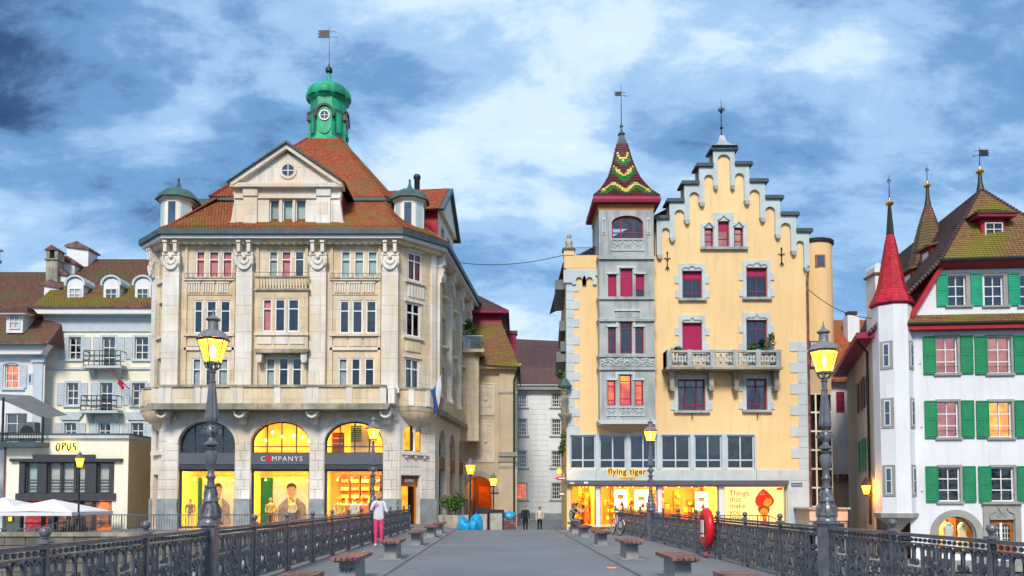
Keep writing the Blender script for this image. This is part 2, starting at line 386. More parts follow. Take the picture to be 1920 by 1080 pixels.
class Face:
    """A facade plane of a building: u runs left to right, local -y is outward, z is world height."""
    def __init__(s, T, A, B, ox=None):
        s.T, s.A, s.B = T, Vector(A), Vector(B)
        s.e = (s.B-s.A).normalized(); s.n = Vector((s.e.y, -s.e.x)); s.L = (s.B-s.A).length
        s.rz = math.atan2(s.e.y, s.e.x)
        t = T.location
        s.loc = (s.A.x-t.x, s.A.y-t.y, -t.z)
    def hit(s, px, py, o=0.0):
        d = ray(px, py); q = s.A+s.n*o
        t = (q.x*s.n.x+q.y*s.n.y)/(d[0]*s.n.x+d[1]*s.n.y)
        return (d[0]*t-s.A.x)*s.e.x+(d[1]*t-s.A.y)*s.e.y, EYE+d[2]*t
    def rect(s, xl, yt, xr, yb, o=0.0):
        xm, ym = (xl+xr)/2, (yt+yb)/2
        return s.hit(xl, ym, o)[0], s.hit(xr, ym, o)[0], s.hit(xm, yb, o)[1], s.hit(xm, yt, o)[1]
    def put(s, mb, name, m, parent=None, smooth=False):
        if parent is None: return mb.build(name, m, s.T, s.loc, s.rz, smooth)
        return mb.build(name, m, parent, (0, 0, 0), 0, smooth)   # parent already sits in this face's frame
    def box(s, name, m, u0, u1, o0, o1, z0, z1, parent=None):    # o0..o1 measured outward
        return s.put(MB().box(u0, u1, -o1, -o0, z0, z1), name, m, parent)
    def block(s, name, m, u0, u1, o, z0, z1, c=0.02):            # shared chamfered stone
        o_ = s.put(MB().cham(u0, u1, -o, 0.02, z0, z1, c), name, m); return o_
    def wall(s, z0, z1, holes, m, u0=0.0, u1=None, depth=0.47, name='wall', y=0.0):
        u1 = s.L if u1 is None else u1
        mb = MB()
        xs = sorted({round(q, 4) for q in [u0, u1]+[h[0] for h in holes]+[h[1] for h in holes]})
        zs = sorted({round(q, 4) for q in [z0, z1]+[h[2] for h in holes]+[h[3] for h in holes]})
        for a, b in zip(xs, xs[1:]):
            for c, d in zip(zs, zs[1:]):
                x, z = (a+b)/2, (c+d)/2
                if any(h[0] < x < h[1] and h[2] < z < h[3] for h in holes): continue
                mb.add([(a,y,c),(b,y,c),(b,y,d),(a,y,d)], [(0,1,2,3)])
        for h in holes:
            a, b, c, d = h[:4]; rise = h[4] if len(h) > 4 else 0
            if not rise:
                ring = [(a,c),(b,c),(b,d),(a,d)]
            else:
                pts = arc((a+b)/2, d-rise, (b-a)/2, rise, 0, PI, 16)
                ring = [(a,c),(b,c)]+pts
                half = len(pts)//2
                for k in range(half): mb.add([(b,y,d),(pts[k][0],y,pts[k][1]),(pts[k+1][0],y,pts[k+1][1])], [(0,2,1)])
                for k in range(half, len(pts)-1): mb.add([(a,y,d),(pts[k][0],y,pts[k][1]),(pts[k+1][0],y,pts[k+1][1])], [(0,2,1)])
            n = len(ring)
            for k in range(n):
                p, q = ring[k], ring[(k+1) % n]
                if p == q: continue
                mb.add([(p[0],y,p[1]),(q[0],y,q[1]),(q[0],y+depth,q[1]),(p[0],y+depth,p[1])], [(0,3,2,1)])
        return s.put(mb, name, m)
    def window(s, u0, u1, z0, z1, cols=(), rows=(), fm='white_paint', back='room', rec=0.18, fw=0.06, rise=0.0, pane='glass', name='window', bar=None, gap=0.25, back_name=None, colx=None):
        w, h = u1-u0, z1-z0; bar = bar or fw*0.75
        fr = MB(); d = 0.09
        if back and pane == 'glass' and back.split('_')[0] in ('curtain', 'blind', 'magenta'): pane = 'shop_glass'
        loc = Vector(s.loc)+Vector((s.e.x*u0-s.n.x*rec, s.e.y*u0-s.n.y*rec, z0))
        fr.box(0, w, 0, d, 0, fw)
        top = lambda x: (h-rise)+rise*math.sqrt(max(0, 1-((x-w/2)/(w/2))**2)) if rise else h
        fr.box(0, fw, 0, d, fw, h-rise); fr.box(w-fw, w, 0, d, fw, h-rise)
        if rise:
            fr.ribbon(arc(w/2, h-rise, w/2-fw/2, rise-fw/2, 0, PI, 20), fw, d, d/2)
        else: fr.box(fw, w-fw, 0, d, h-fw, h)
        cs = [0.0]+[c*w for c in cols]+[w]; rs = [0.0]+[r*h for r in rows]+[h]
        for c in cs[1:-1]: fr.box(c-bar/2, c+bar/2, 0.006, d-0.006, fw, min(h-fw*0.5, top(c)-fw*0.5))
        for r in rs[1:-1]: fr.box(fw, w-fw, 0.012, d-0.012, r-bar/2, r+bar/2)
        o = fr.build(name, fm, s.T, loc, s.rz)
        for i in range(len(cs)-1):
            for j in range(len(rs)-1):
                a, b, c, e = cs[i]+0.01, cs[i+1]-0.01, rs[j]+0.01, rs[j+1]-0.01
                if rise and j == len(rs)-2:
                    k = 8; pts = [(a, c), (b, c)]+[(b+(a-b)*q/k, max(c+0.01, top(b+(a-b)*q/k)-0.01)) for q in range(k+1)]
                    MB().prism(pts, d*0.45, d*0.55).build('pane', pane, o)
                else: link('pane', ubox(pane), o, (a, d*0.45, c), 0, (b-a, 0.012, e-c))
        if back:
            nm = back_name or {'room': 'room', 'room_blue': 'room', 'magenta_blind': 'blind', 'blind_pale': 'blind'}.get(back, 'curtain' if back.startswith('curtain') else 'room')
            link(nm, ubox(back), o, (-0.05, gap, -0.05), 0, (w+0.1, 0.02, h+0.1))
        return o
def tiles(parent, name, quads, m, tw=0.19, th=0.17, loc=(0, 0, 0), rz=0.0, lift=0.035, base='tile_brown', scallop=False, colf=None):
    """quads: (A bottom left, B bottom right, C top right, D top left); lays overlapping tiles over each, returns the roof (tiles a child)."""
    bb = MB(); V, Fc, T = [], [], []
    for A, B, Cc, D in quads:
        A, B, Cc, D = map(Vector, (A, B, Cc, D))
        bb.add([A, B, Cc, D], [(0, 1, 2, 3)])
        nrm = (B-A).cross(D-A) if (B-A).length > 0.01 else (Cc-A).cross(D-A)
        nrm.normalize()
        sl = max((D-A).length, (Cc-B).length); nr = max(1, int(sl/th))
        for r in range(nr):
            v0, v1 = r/nr, min(1, (r+1.25)/nr)
            a, b = A.lerp(D, v0), B.lerp(Cc, v0); c, d = B.lerp(Cc, v1), A.lerp(D, v1)
            wd = (b-a).length
            if wd < 0.05: continue
            nu = max(1, int(round(wd/tw))); off = 0.5*(r % 2)
            for k in range(nu+1):
                p0, p1 = max(0, (k-off)/nu+0.002), min(1, (k+1-off)/nu-0.002)
                if p1-p0 < 0.01/ max(wd, 0.1): continue
                j = random.uniform(-0.006, 0.006)
                q = [a.lerp(b, p0)+nrm*(lift+j), a.lerp(b, p1)+nrm*(lift+j), d.lerp(c, p1)+nrm*0.006, d.lerp(c, p0)+nrm*0.006]
                e0, e1 = a.lerp(b, p0), a.lerp(b, p1)
                i = len(V)
                V += [*q, e0, e1]
                Fc += [(i, i+1, i+2, i+3), (i+4, i+5, i+1, i)]
                t = random.random() if colf is None else colf((p0+p1)/2, (v0+v1)/2, r, k)
                T += [t, t]
    ro = bb.build(name, base, parent, loc, rz)
    me = bpy.data.meshes.new('roof_tiles'); me.from_pydata([tuple(v) for v in V], [], Fc)
    for mm in (m if isinstance(m, list) else [m]): me.materials.append(MATS[mm])
    if isinstance(m, list):
        me.polygons.foreach_set('material_index', [int(t) for t in T])
    else:
        at = me.attributes.new('tint', 'FLOAT', 'FACE'); at.data.foreach_set('value', T)
    tag(link('roof_tiles', me, ro), kind='stuff')
    return ro
def text(parent, name, s, size, m, loc, rz=0.0, ext=0.01, align='CENTER', sx=1.0, bold=0.0, shear=0.0, spacing=1.0, rx=R(90)):
    cu = bpy.data.curves.new(name, 'FONT'); cu.body = s; cu.size = size; cu.extrude = ext; cu.align_x = align; cu.offset = bold; cu.shear = shear
    cu.space_character = spacing; cu.resolution_u = 3; cu.space_line = 0.82
    t = bpy.data.objects.new(name, cu); COL.objects.link(t)
    me = bpy.data.meshes.new_from_object(t)
    bpy.data.objects.remove(t); bpy.data.curves.remove(cu)
    me.materials.clear(); me.materials.append(MATS[m])
    o = link(name, me, parent, loc)
    o.rotation_euler = (rx, 0, rz)
    o.scale = (sx, 1, 1)
    return o
def lamp(name, parent, loc, power, col=(1.0, 0.52, 0.14), r=0.08):
    d = bpy.data.lights.new(name, 'POINT'); d.energy = power; d.color = col; d.shadow_soft_size = r
    return link(name, d, parent, loc)
def area(name, parent, loc, sx, sy, power, col=(1.0, 0.55, 0.16)):
    d = bpy.data.lights.new(name, 'AREA'); d.shape = 'RECTANGLE'; d.size, d.size_y, d.energy, d.color = sx, sy, power, col
    return link(name, d, parent, loc)
def foliage(name, m, parent, loc, blobs, n, size, drop=0.0):
    rnd = random.Random(len(name)*37 + int(abs(loc[0])*10)); mb = MB()
    for _ in range(n):
        c, r = rnd.choice(blobs)
        while True:
            p = Vector((rnd.uniform(-1, 1), rnd.uniform(-1, 1), rnd.uniform(-1, 1)))
            if 0.15 < p.length < 1: break
        p = p*(0.75+0.25*rnd.random())
        q = Vector((c[0]+p.x*r[0], c[1]+p.y*r[1], c[2]+p.z*r[2]))
        a = Vector((rnd.gauss(0, 1), rnd.gauss(0, 1), rnd.gauss(0, 0.7))).normalized()
        b = a.cross(Vector((rnd.gauss(0, 1), rnd.gauss(0, 1), rnd.gauss(0, 1)))).normalized()
        s = size*rnd.uniform(0.6, 1.3)
        mb.add([q-a*s*0.5, q+b*s*0.22, q+a*s*0.5-Vector((0, 0, drop*s)), q-b*s*0.22], [(0, 1, 2, 3)])
    return mb.build(name, m, parent, loc)
mat('leaf', (0.045, 0.12, 0.02), 0.6, 0.5, 6, col2=(0.09, 0.17, 0.03))
mat('bark', (0.06, 0.045, 0.03), 0.9, 0.3, 6)
def vane(T, x, y, z0, z1, zf, size, d=1, style=0, gold=False):
    """weather vane: rod, then a pierced banner at height zf"""
    mb = MB().tube([(x, y, z0), (x, y, z1)], [0.03, 0.012], 6)
    rod = mb.build('vane_rod', 'black_iron', T)
    f = MB(); s = size
    if style == 0:
        f.prism([(x, zf-s*.32), (x+d*s*.95, zf-s*.30), (x+d*s*.78, zf-s*.08), (x+d*s, zf), (x+d*s*.8, zf+s*.1), (x+d*s*.95, zf+s*.3), (x, zf+s*.34)], y-.012, y+.012)
        f.tube([(x, y, zf+s*.2), (x-d*s*.4, y, zf+s*.22), (x-d*s*.55, y, zf+s*.1)], .014, 5)
        f.tube([(x, y, zf-s*.2), (x-d*s*.35, y, zf-s*.25), (x-d*s*.6, y, zf-s*.3)], .014, 5)
        f.ball((x-d*s*.6, y, zf-s*.3), .04, 6, 4)
    else:
        for a in (1, -1):
            f.tube([(x, y, zf-s*.5), (x+a*s*.35, y, zf-s*.2), (x+a*s*.3, y, zf+s*.15), (x+a*s*.08, y, zf+s*.1), (x, y, zf+s*.4)], .016, 5)
        f.tube([(x-s*.4, y, zf), (x+s*.4, y, zf)], .014, 5)
    f.build('vane_banner', 'black_iron', rod)
    return rod
# ---------------------------------------------------------------- ground, river, bridge deck
def struct(o): return tag(o, kind='structure')
struct(MB().box(-2500, 2500, -400, 3500, -8, -7.5).build('terrain', 'quay_stone'))
m = mat('river_water', (0.012, 0.03, 0.035), 0.08, 0.3, 0.3, 0.5, 3, spec=0.6)
struct(MB().box(-300, 300, -60, 44, -6.9, -3.5).build('river', 'river_water'))
XL, XR, KL, KR = -4.54, 5.46, -2.24, 2.67
struct(MB().box(KL, KR, -8, 40, -0.6, 0.0).build('road', 'asphalt'))
for nm, a, b in (('footway_left', XL-0.22, KL-0.09), ('footway_right', KR+0.09, XR+0.22)):
    struct(MB().box(a, b, -8, 40, -0.6, 0.004).build(nm, 'asphalt_walk'))
for nm, a in (('gutter_left', KL-0.09), ('gutter_right', KR)):
    g = struct(MB().box(a, a+0.09, -8, 40, -0.6, -0.03).build(nm, 'iron'))
    bar = MB()
    for k in range(300): bar.box(a+0.004, a+0.086, 8.6+k*.105, 8.64+k*.105, -.03, -.008)
    tag(bar.build('grating', 'iron', g), kind='stuff')
under = MB()
for y in (2, 20, 38): under.prism([(XL+.3, -7.5), (XR-.3, -7.5), (XR-.6, -0.6), (XL+.6, -0.6)], y-.7, y+.7)
struct(under.build('bridge_pier', 'quay_stone'))
def sm(t): t = max(0, min(1, t)); return t*t*(3-2*t)
def gz(x, y):
    prof = [(40, 0), (44, -.22), (50, -.62), (56, -.68), (70, -.42), (90, -.2), (400, 0)]
    z = 0
    for (a, p), (b, q) in zip(prof, prof[1:]):
        if a <= y <= b: z = p+(q-p)*(y-a)/(b-a)
    z *= sm((x+3.6)/2.2)*(1-0.7*sm((x-4.6)/2.0)*(1 if y < 60 else 0))
    if x < -4.9: z -= 0.3*sm((-5-x)/4)
    return z
def sheet(name, m, xs, ys, f=gz, skirt=0):
    mb = MB(); n = len(xs)
    mb.add([(x, y, f(x, y)) for y in ys for x in xs], [(j*n+i, j*n+i+1, (j+1)*n+i+1, (j+1)*n+i) for j in range(len(ys)-1) for i in range(n-1)])
    return struct(mb.build(name, m, None, (0, 0, 0), 0, 60))
lin = lambda a, b, n: [a+(b-a)*k/n for k in range(n+1)]
sheet('street', 'asphalt', lin(XL-.22, XR+.22, 20), lin(40, 44, 4))
sheet('quay_pavement', 'asphalt', lin(-23.2, 16.2, 60), lin(44, 60, 16)+lin(61, 140, 20)[0:])
struct(MB().box(-90, -23.2, 44, 75, -4, -1.05).build('cafe_terrace', 'paving'))
struct(MB().box(16.2, 90, 36, 75, -4, -1.5).build('lower_quay', 'paving'))
struct(MB().box(-1500, 1500, 75, 3000, -7.4, -1.8).build('far_ground', 'paving'))
# quay walls of coursed stone
qs = [MB().cham(0, w_, -0.06, 0, 0, 0.46, 0.03).mesh('quay_block', 'quay_stone') for w_ in (0.92, 1.12, 1.32)]
def quay(name, x0, x1, y, ztop, zlow):
    q = struct(MB().box(x0, x1, y-0.002, y+1.2, -7, ztop-0.2).build(name, 'quay_stone'))
    cap = MB().box(x0, x1, y-0.14, y+0.5, ztop-0.2, ztop+0.02).build('coping', 'weathered_stone', q)
    z = zlow; r = 0
    while z < ztop-0.6:
        x = x0-(r % 3)*0.35
        while x < x1:
            k = random.randrange(3); link('stone', qs[k], q, (x, y, z)); x += (0.94, 1.14, 1.34)[k]
        z += 0.48; r += 1
    return q
quay('quay_wall_left', -30, -4.9, 43.8, -0.3, -3.4)
quay('terrace_wall', -60, -30, 43.8, -1.05, -2.6)
quay('abutment_wall', 5.9, 16.2, 43.8, 0.0, -2.6)
quay('quay_wall_right', 16.2, 34, 35.9, -1.5, -3.0)
steps = struct(MB().box(16.2, 16.5, 42.2, 43.9, -4, -0.2).build('stair', 'paving'))
for k in range(7): MB().box(16.2+k*.32, 16.52+k*.32, 42.2, 43.8, -1.6, -0.2-k*0.19).build('step', 'paving', steps)
st2 = struct(MB().box(-24.9, -24.6, 44.3, 46.4, -4, -1.0).build('terrace_stair', 'paving'))
for k in range(5): MB().box(-23.2-.34*(k+1), -23.2-.34*k, 44.3, 46.4, -1.2, -0.32-k*0.15).build('step', 'paving', st2)
# flush lights in the deck
disc = MB().lathe([(0.13, 0.0), (0.13, 0.006), (0.10, 0.009), (0.0005, 0.009)], seg=16).mesh('inground_light', 'iron', 30)
for s, X in ((0, -1.95), (1, 2.42)):
    for k in range(8):
        y = 12.4+2.6*k
        lab = 'round ground light in the road %s, %s from the street end' % (('by the pink trousers', 'by the lifebuoy')[s], ('eighth', 'seventh', 'sixth', 'fifth', 'fourth', 'third', 'second', 'first')[k])
        o = link('ground_light', disc, None, (X, y, 0.0))
        tag(o, lab, 'ground light', 'ground lights along the bridge')
        if s == 1 and k == 2:
            del o['group']; o['label'] = 'only ground light glowing amber, set in the road'
            MB().lathe([(0.11, 0.013), (0.11, 0.017), (0.0005, 0.018)], seg=14).build('lens', 'bulb' if False else 'lit_amber', o)

# ---------------------------------------------------------------- bridge railing
W = 2.257
def curl(cx, cz, r0, r1, a0, turns, n=20):
    return [(cx+(r0+(r1-r0)*k/n)*math.cos(a0+turns*2*PI*k/n), cz+(r0+(r1-r0)*k/n)*math.sin(a0+turns*2*PI*k/n)) for k in range(n+1)]
def narrow_mesh():
    mb = MB(); r = 0.062
    mb.ribbon([(-r, 0.10)]+[(-r+0, 0.5)]+list(reversed(arc(0, 0.885, r, r, 0, PI, 8)))+[(r, 0.5), (r, 0.10)], 0.022, 0.034)
    mb.ball((0, 0, 0.905), 0.02, 6, 4)
    return mb.mesh('arched_bar', 'iron')
def wide_mesh():
    mb = MB(); r = 0.105
    p = [(-r, 0.10), (-r, 0.6)]+list(reversed(arc(0, 0.85, r, r*.95, 0, PI, 12)))+[(r, 0.76)]+curl(r-0.045, 0.72, 0.045, 0.016, 0, -1.2, 14)
    mb.ribbon(p, 0.024, 0.04)
    mb.ball((0, 0, 0.93), 0.024, 6, 4)
    return mb.mesh('scrolled_bar', 'iron')
def lyre_mesh():
    mb = MB()
    for a in (1, -1):
        p = curl(0.085, 0.60, 0.022, 0.075, PI*1.2, 1.15, 20)+[(0.02, 0.50), (0.045, 0.40), (0.09, 0.34)]+curl(0.085, 0.27, 0.07, 0.02, PI*.5, -1.2, 18)
        p = [(a*x, z) for x, z in p]
        mb.ribbon(p, 0.024, 0.045, 0, [0.6+0.8*math.sin(PI*k/(len(p)-1)) for k in range(len(p))])
        mb.ball((a*0.085, 0, 0.60), 0.03, 7, 5); mb.ball((a*0.085, 0, 0.27), 0.03, 7, 5)
    mb.lathe([(0.001, 0.66), (0.03, 0.64), (0.045, 0.585), (0.02, 0.545), (0.03, 0.52), (0.014, 0.49), (0.016, 0.12)], seg=7)
    return mb.mesh('lyre_scroll', 'iron', 40)
def leaf_mesh():
    mb = MB()
    mb.lathe([(0.014, 0.10), (0.016, 0.24), (0.04, 0.30), (0.018, 0.36), (0.03, 0.42), (0.06, 0.50), (0.035, 0.60), (0.018, 0.66), (0.05, 0.70), (0.05, 0.73), (0.022, 0.76), (0.026, 0.84), (0.012, 0.95)], seg=8)
    for a in (1, -1):
        for z, s, an in ((0.34, 0.16, 0.9), (0.46, 0.19, 1.2), (0.60, 0.15, 0.7)):
            p = [(a*(0.02+s*t*math.sin(an*t+.4)), z+s*t*math.cos(an*t*1.5)) for t in [k/8 for k in range(9)]]
            mb.ribbon(p, 0.05, 0.05, 0, [0.3+1.2*math.sin(PI*min(1, k/8+.08)) for k in range(9)])
    return mb.mesh('leaf_ornament', 'iron', 40)
def low_mesh():
    mb = MB()
    for a in (1, -1):
        p = curl(0.06, 0.38, 0.018, 0.05, 0, 1.25, 16)+[(0.03, 0.30), (0.05, 0.24)]+curl(0.055, 0.185, 0.05, 0.018, PI*.6, -1.15, 14)
        mb.ribbon([(a*x, z) for x, z in p], 0.02, 0.036)
    mb.ball((0, 0, 0.29), 0.03, 6, 5)
    return mb.mesh('low_scroll', 'iron')
def rail_mesh():
    mb = MB()
    mb.box(0, W, -.022, .022, .955, .975); mb.box(0, W, -.045, .045, 1.055, 1.075); mb.box(0, W, -.03, .03, 1.075, 1.10); mb.box(0, W, -.03, .03, .085, .115)
    return mb.mesh('rail', 'iron')
def beads_mesh():
    mb = MB()
    for k in range(20): mb.ball((W*(k+.5)/20, 0, 1.015), 0.028, 7, 5)
    return mb.mesh('bead_row', 'iron', True)
def post_mesh():
    mb = MB(); mb.box(-.032, .032, -.032, .032, 0, 1.11); mb.box(-.07, .07, -.07, .07, 0, .09); mb.box(-.06, .06, -.06, .06, 1.11, 1.135)
    mb.lathe([(.055, 1.135), (.03, 1.15), (.03, 1.16), (.048, 1.17), (.03, 1.18)], seg=10)
    mb.ball((0, 0, 1.228), .058, 12, 8)
    return mb.mesh('ball_post', 'iron', 40)
RM = {k: f() for k, f in dict(narrow=narrow_mesh, wide=wide_mesh, lyre=lyre_mesh, leaf=leaf_mesh, low=low_mesh, rail=rail_mesh, beads=beads_mesh, post=post_mesh).items()}
wm = RM['wide'].copy(); wm.name = 'scrolled_bar_turned'
for v in wm.vertices: v.co.x = -v.co.x
wm.flip_normals()
for q in list(RM.values())+[wm]:
    for v in q.vertices: v.co.z *= .96
def railing(X, ys, lamps, label):
    T = thing('bridge_railing', label, 'railing', (X, ys[0], 0), R(90))
    for k, y in enumerate(ys):
        x = y-ys[0]
        if not any(abs(y-l) < .1 for l in lamps): link('ball_post', RM['post'], T, (x, 0, 0))
        if k == len(ys)-1: break
        link('rail', RM['rail'], T, (x, 0, 0)); tag(link('bead_row', RM['beads'], T, (x, 0, 0)), kind='stuff')
        for b in (0, W/2):
            for u in (.13, .27, .86, 1.0): link('arched_bar', RM['narrow'], T, (x+b+u, 0, 0))
            link('scrolled_bar', RM['wide'], T, (x+b+.455, 0, 0)); link('scrolled_bar', wm, T, (x+b+.675, 0, 0))
            link('lyre_scroll', RM['lyre'], T, (x+b+.565, 0, -.02))
            for u in (.20, .93): link('low_scroll', RM['low'], T, (x+b+u, 0.0, 0)); link('upper_scroll', RM['low'], T, (x+b+u, 0.0, .36))
        link('leaf_ornament', RM['leaf'], T, (x+W/2, 0, 0))
    return T
YL = [12.5+W*k for k in range(-4, 13)]; YR = [13.45+W*k for k in range(-4, 12)]
railing(XL, YL, (12.5, 12.5+7*W), 'ornate grey cast-iron bridge railing behind the person in pink trousers')
railing(XR, YR, (13.45, 13.45+7*W), 'ornate grey cast-iron bridge railing carrying the red lifebuoy')

# ---------------------------------------------------------------- bridge lamps
def street_lamp(loc, label):
    T = thing('street_lamp', label, 'street lamp', loc, 0, 'lit lanterns on the bridge railing')
    mb = MB(); mb.box(-.105, .105, -.105, .105, 0, 1.10); mb.box(-.14, .14, -.14, .14, 0, .14); mb.box(-.125, .125, -.125, .125, 0.14, .2)
    mb.box(-.088, .088, -.112, -.105, .28, 1.0); mb.build('post', 'iron', T)
    b = MB(); b.box(-.15, .15, -.15, .15, 1.10, 1.15)
    b.lathe([(.165, 1.15), (.165, 1.19), (.135, 1.22), (.15, 1.25), (.14, 1.29), (.105, 1.42), (.10, 1.47), (.13, 1.49), (.13, 1.52), (.085, 1.60), (.075, 1.70), (.10, 1.73), (.10, 1.76)], seg=16)
    bs = b.build('base', 'iron', T, smooth=35)
    for k in range(12):
        a = 2*PI*k/12; q = MB().box(-.012, .012, -.01, .01, 1.26, 1.4); q.build('flute', 'iron', bs, (.118*math.cos(a), .118*math.sin(a), 0), a)
    for k in range(4):                                                # acanthus brackets
        s = MB(); p = [(0.10, 1.72)]+[(0.14, 1.62), (0.11, 1.52)]+[(0.17, 1.44), (0.23, 1.36), (.22, 1.27)]+curl(.185, 1.23, .04, .012, 0, -1.2, 12)
        p = [(x*.74, z) for x, z in p]; s.ribbon(p, .032, .05, 0, [.7]+[1.0]*3+[1.3]*3+[.7]*(len(p)-7)); s.ball((.15, 0, 1.36), .03, 7, 5)
        s.build('leaf_bracket', 'iron', T, (0, 0, 0), R(45+90*k), 40)
    MB().lathe([(.065, 1.76), (.06, 1.86), (.085, 1.9), (.06, 1.94), (.055, 2.02), (.075, 2.1), (.105, 2.22), (.10, 2.30), (.06, 2.34), (.08, 2.37), (.055, 2.40)], seg=16).build('vase', 'iron', T, smooth=35)
    MB().lathe([(.055, 2.40), (.12, 2.43), (.12, 2.45), (.06, 2.5), (.05, 2.55), (.088, 2.6), (.095, 2.655), (.088, 2.71), (.05, 2.76), (.07, 2.79)], seg=16).build('ball_knop', 'iron', T, smooth=35)
    for k in range(4):
        s = MB().ribbon(curl(.13, 2.655, .035, .012, PI, 1.6, 16), .02, .03); s.ball((.1, 0, 2.72), .02, 6, 4)
        s.build('ring_scroll', 'iron', T, (0, 0, 0), R(90*k+20))
    MB().lathe([(.07, 2.79), (.105, 2.83), (.115, 2.88), (.095, 3.1), (.07, 3.35), (.055, 3.46), (.065, 3.48), (.048, 3.5)], seg=20, flute=1, fd=.16).build('leafed_shaft', 'iron', T)
    MB().lathe([(.045, 3.5), (.045, 3.62), (.062, 3.64), (.045, 3.66), (.05, 3.70)], seg=12).build('neck', 'iron', T, smooth=35)
    fr = MB()
    zb, zt, rb, rt = 3.80, 4.17, .125, .235
    for k in range(6):
        a = R(60*k+30); c, s = math.cos(a), math.sin(a)
        fr.tube([(rb*c, rb*s, zb), (rt*c, rt*s, zt)], .011, 5)
        fr.tube([(.045*c, .045*s, 3.68), (.10*c, .10*s, 3.72), (rb*c, rb*s, zb)], .014, 5)
    hexr = lambda r, z: [(r*math.cos(R(60*k+30)), r*math.sin(R(60*k+30)), z) for k in range(6)]
    fr.rings([hexr(rb+.012, zb-.02), hexr(rb+.012, zb+.012)]); fr.rings([hexr(rt+.012, zt-.012), hexr(rt+.03, zt+.025)])
    L_ = fr.build('lantern_frame', 'iron', T)
    for k in range(6):
        a0, a1 = R(60*k+30), R(60*k+90)
        MB().add([((rb-.004)*math.cos(a0), (rb-.004)*math.sin(a0), zb+.012), ((rb-.004)*math.cos(a1), (rb-.004)*math.sin(a1), zb+.012), ((rt-.004)*math.cos(a1), (rt-.004)*math.sin(a1), zt-.012), ((rt-.004)*math.cos(a0), (rt-.004)*math.sin(a0), zt-.012)], [(0, 1, 2, 3)]).build('pane', 'lantern_glass', L_)
    MB().lathe([(.262, 4.195), (.24, 4.22), (.19, 4.30), (.13, 4.335), (.085, 4.35), (.08, 4.37), (.075, 4.50), (.11, 4.515), (.11, 4.535), (.06, 4.575), (.045, 4.59), (.025, 4.60), (.025, 4.63), (.012, 4.64), (.006, 4.72)], seg=18).build('lantern_cap', 'lamp_grey', T, smooth=35)
    MB().lathe([(.02, 3.86), (.03, 3.92), (.045, 3.99), (.04, 4.05), (.012, 4.10)], seg=10).build('bulb', 'bulb', T, smooth=True)
    lamp('lamp_light', T, (0, 0, 3.97), 80)
    return T
def squash(T, k=.945, kx=.93):
    for c in T.children_recursive:
        if c.type == 'MESH':
            for v in c.data.vertices:
                if v.co.z > 1.1:
                    v.co.z = 1.1+(v.co.z-1.1)*k
                    if 1.16 < v.co.z < 3.4: v.co.x *= kx; v.co.y *= kx
        elif c.type == 'LIGHT': c.location.z = 1.1+(c.location.z-1.1)*k
sl = street_lamp((XL, 12.5, 0), 'tall lit iron street lamp beside the pale townhouse facade, nearest on the bag side')
squash(sl)
copy_tree(sl, None, (XL, 12.5+7*W, 0), None, 'smaller lit street lamp just behind the person in pink trousers')
copy_tree(sl, None, (XR, 13.45, 0), R(30), 'large lit iron street lamp in front of the alley beside the white house')
copy_tree(sl, None, (XR, 13.45+7*W, 0), R(30), 'smaller lit street lamp in front of the yellow building shop')

# ---------------------------------------------------------------- benches
def bench(loc, label):
    T = thing('bench', label, 'bench', loc, 0, 'slatted stool benches along the bridge')
    MB().box(-.28, .28, .2, 1.4, 0, .02).build('base_plate', 'concrete', T)
    MB().prism([(-.155, .02), (.155, .02), (.145, .38), (-.145, .38)], .3, 1.3).build('pedestal', 'concrete', T)
    MB().box(-.2, .2, .08, 1.52, .38, .41).build('bearer', 'iron', T)
    for k in range(5):
        x = -.25+k*.102
        MB().cham(x, x+.088, 0, 1.6, .41, .475, .008).build('slat', 'wood_red', T)
    return T
BY = (9.9, 14.2, 19.8, 25.7, 31.2, 35.2)
b0 = bench((-2.75, BY[0], 0), 'x')
nm = ['nearest', 'second', 'third', 'fourth', 'fifth', 'farthest']
for i, y in enumerate(BY):
    for s, (X, side) in enumerate(((-2.78, 'row of benches beside the person in pink trousers'), (3.28, 'row of benches on the lifebuoy side'))):
        lab = f'wooden slat bench, {nm[i]} in the {side}'
        if i == 0 and s == 0: b0.location = (X, y, 0.004); b0['label'] = lab; o = b0
        else: o = copy_tree(b0, None, (X, y, 0.004), None, lab)
        if i == 1 and s == 0:                                          # painted scribble on the pedestal front
            g = MB().ribbon([(-.10, .2), (-.08, .27), (-.06, .19), (-.04, .26), (-.01, .18), (.02, .25), (.05, .19), (.08, .26), (.11, .24)], .02, .004, .296)
            g.build('graffiti', 'black_iron', o)
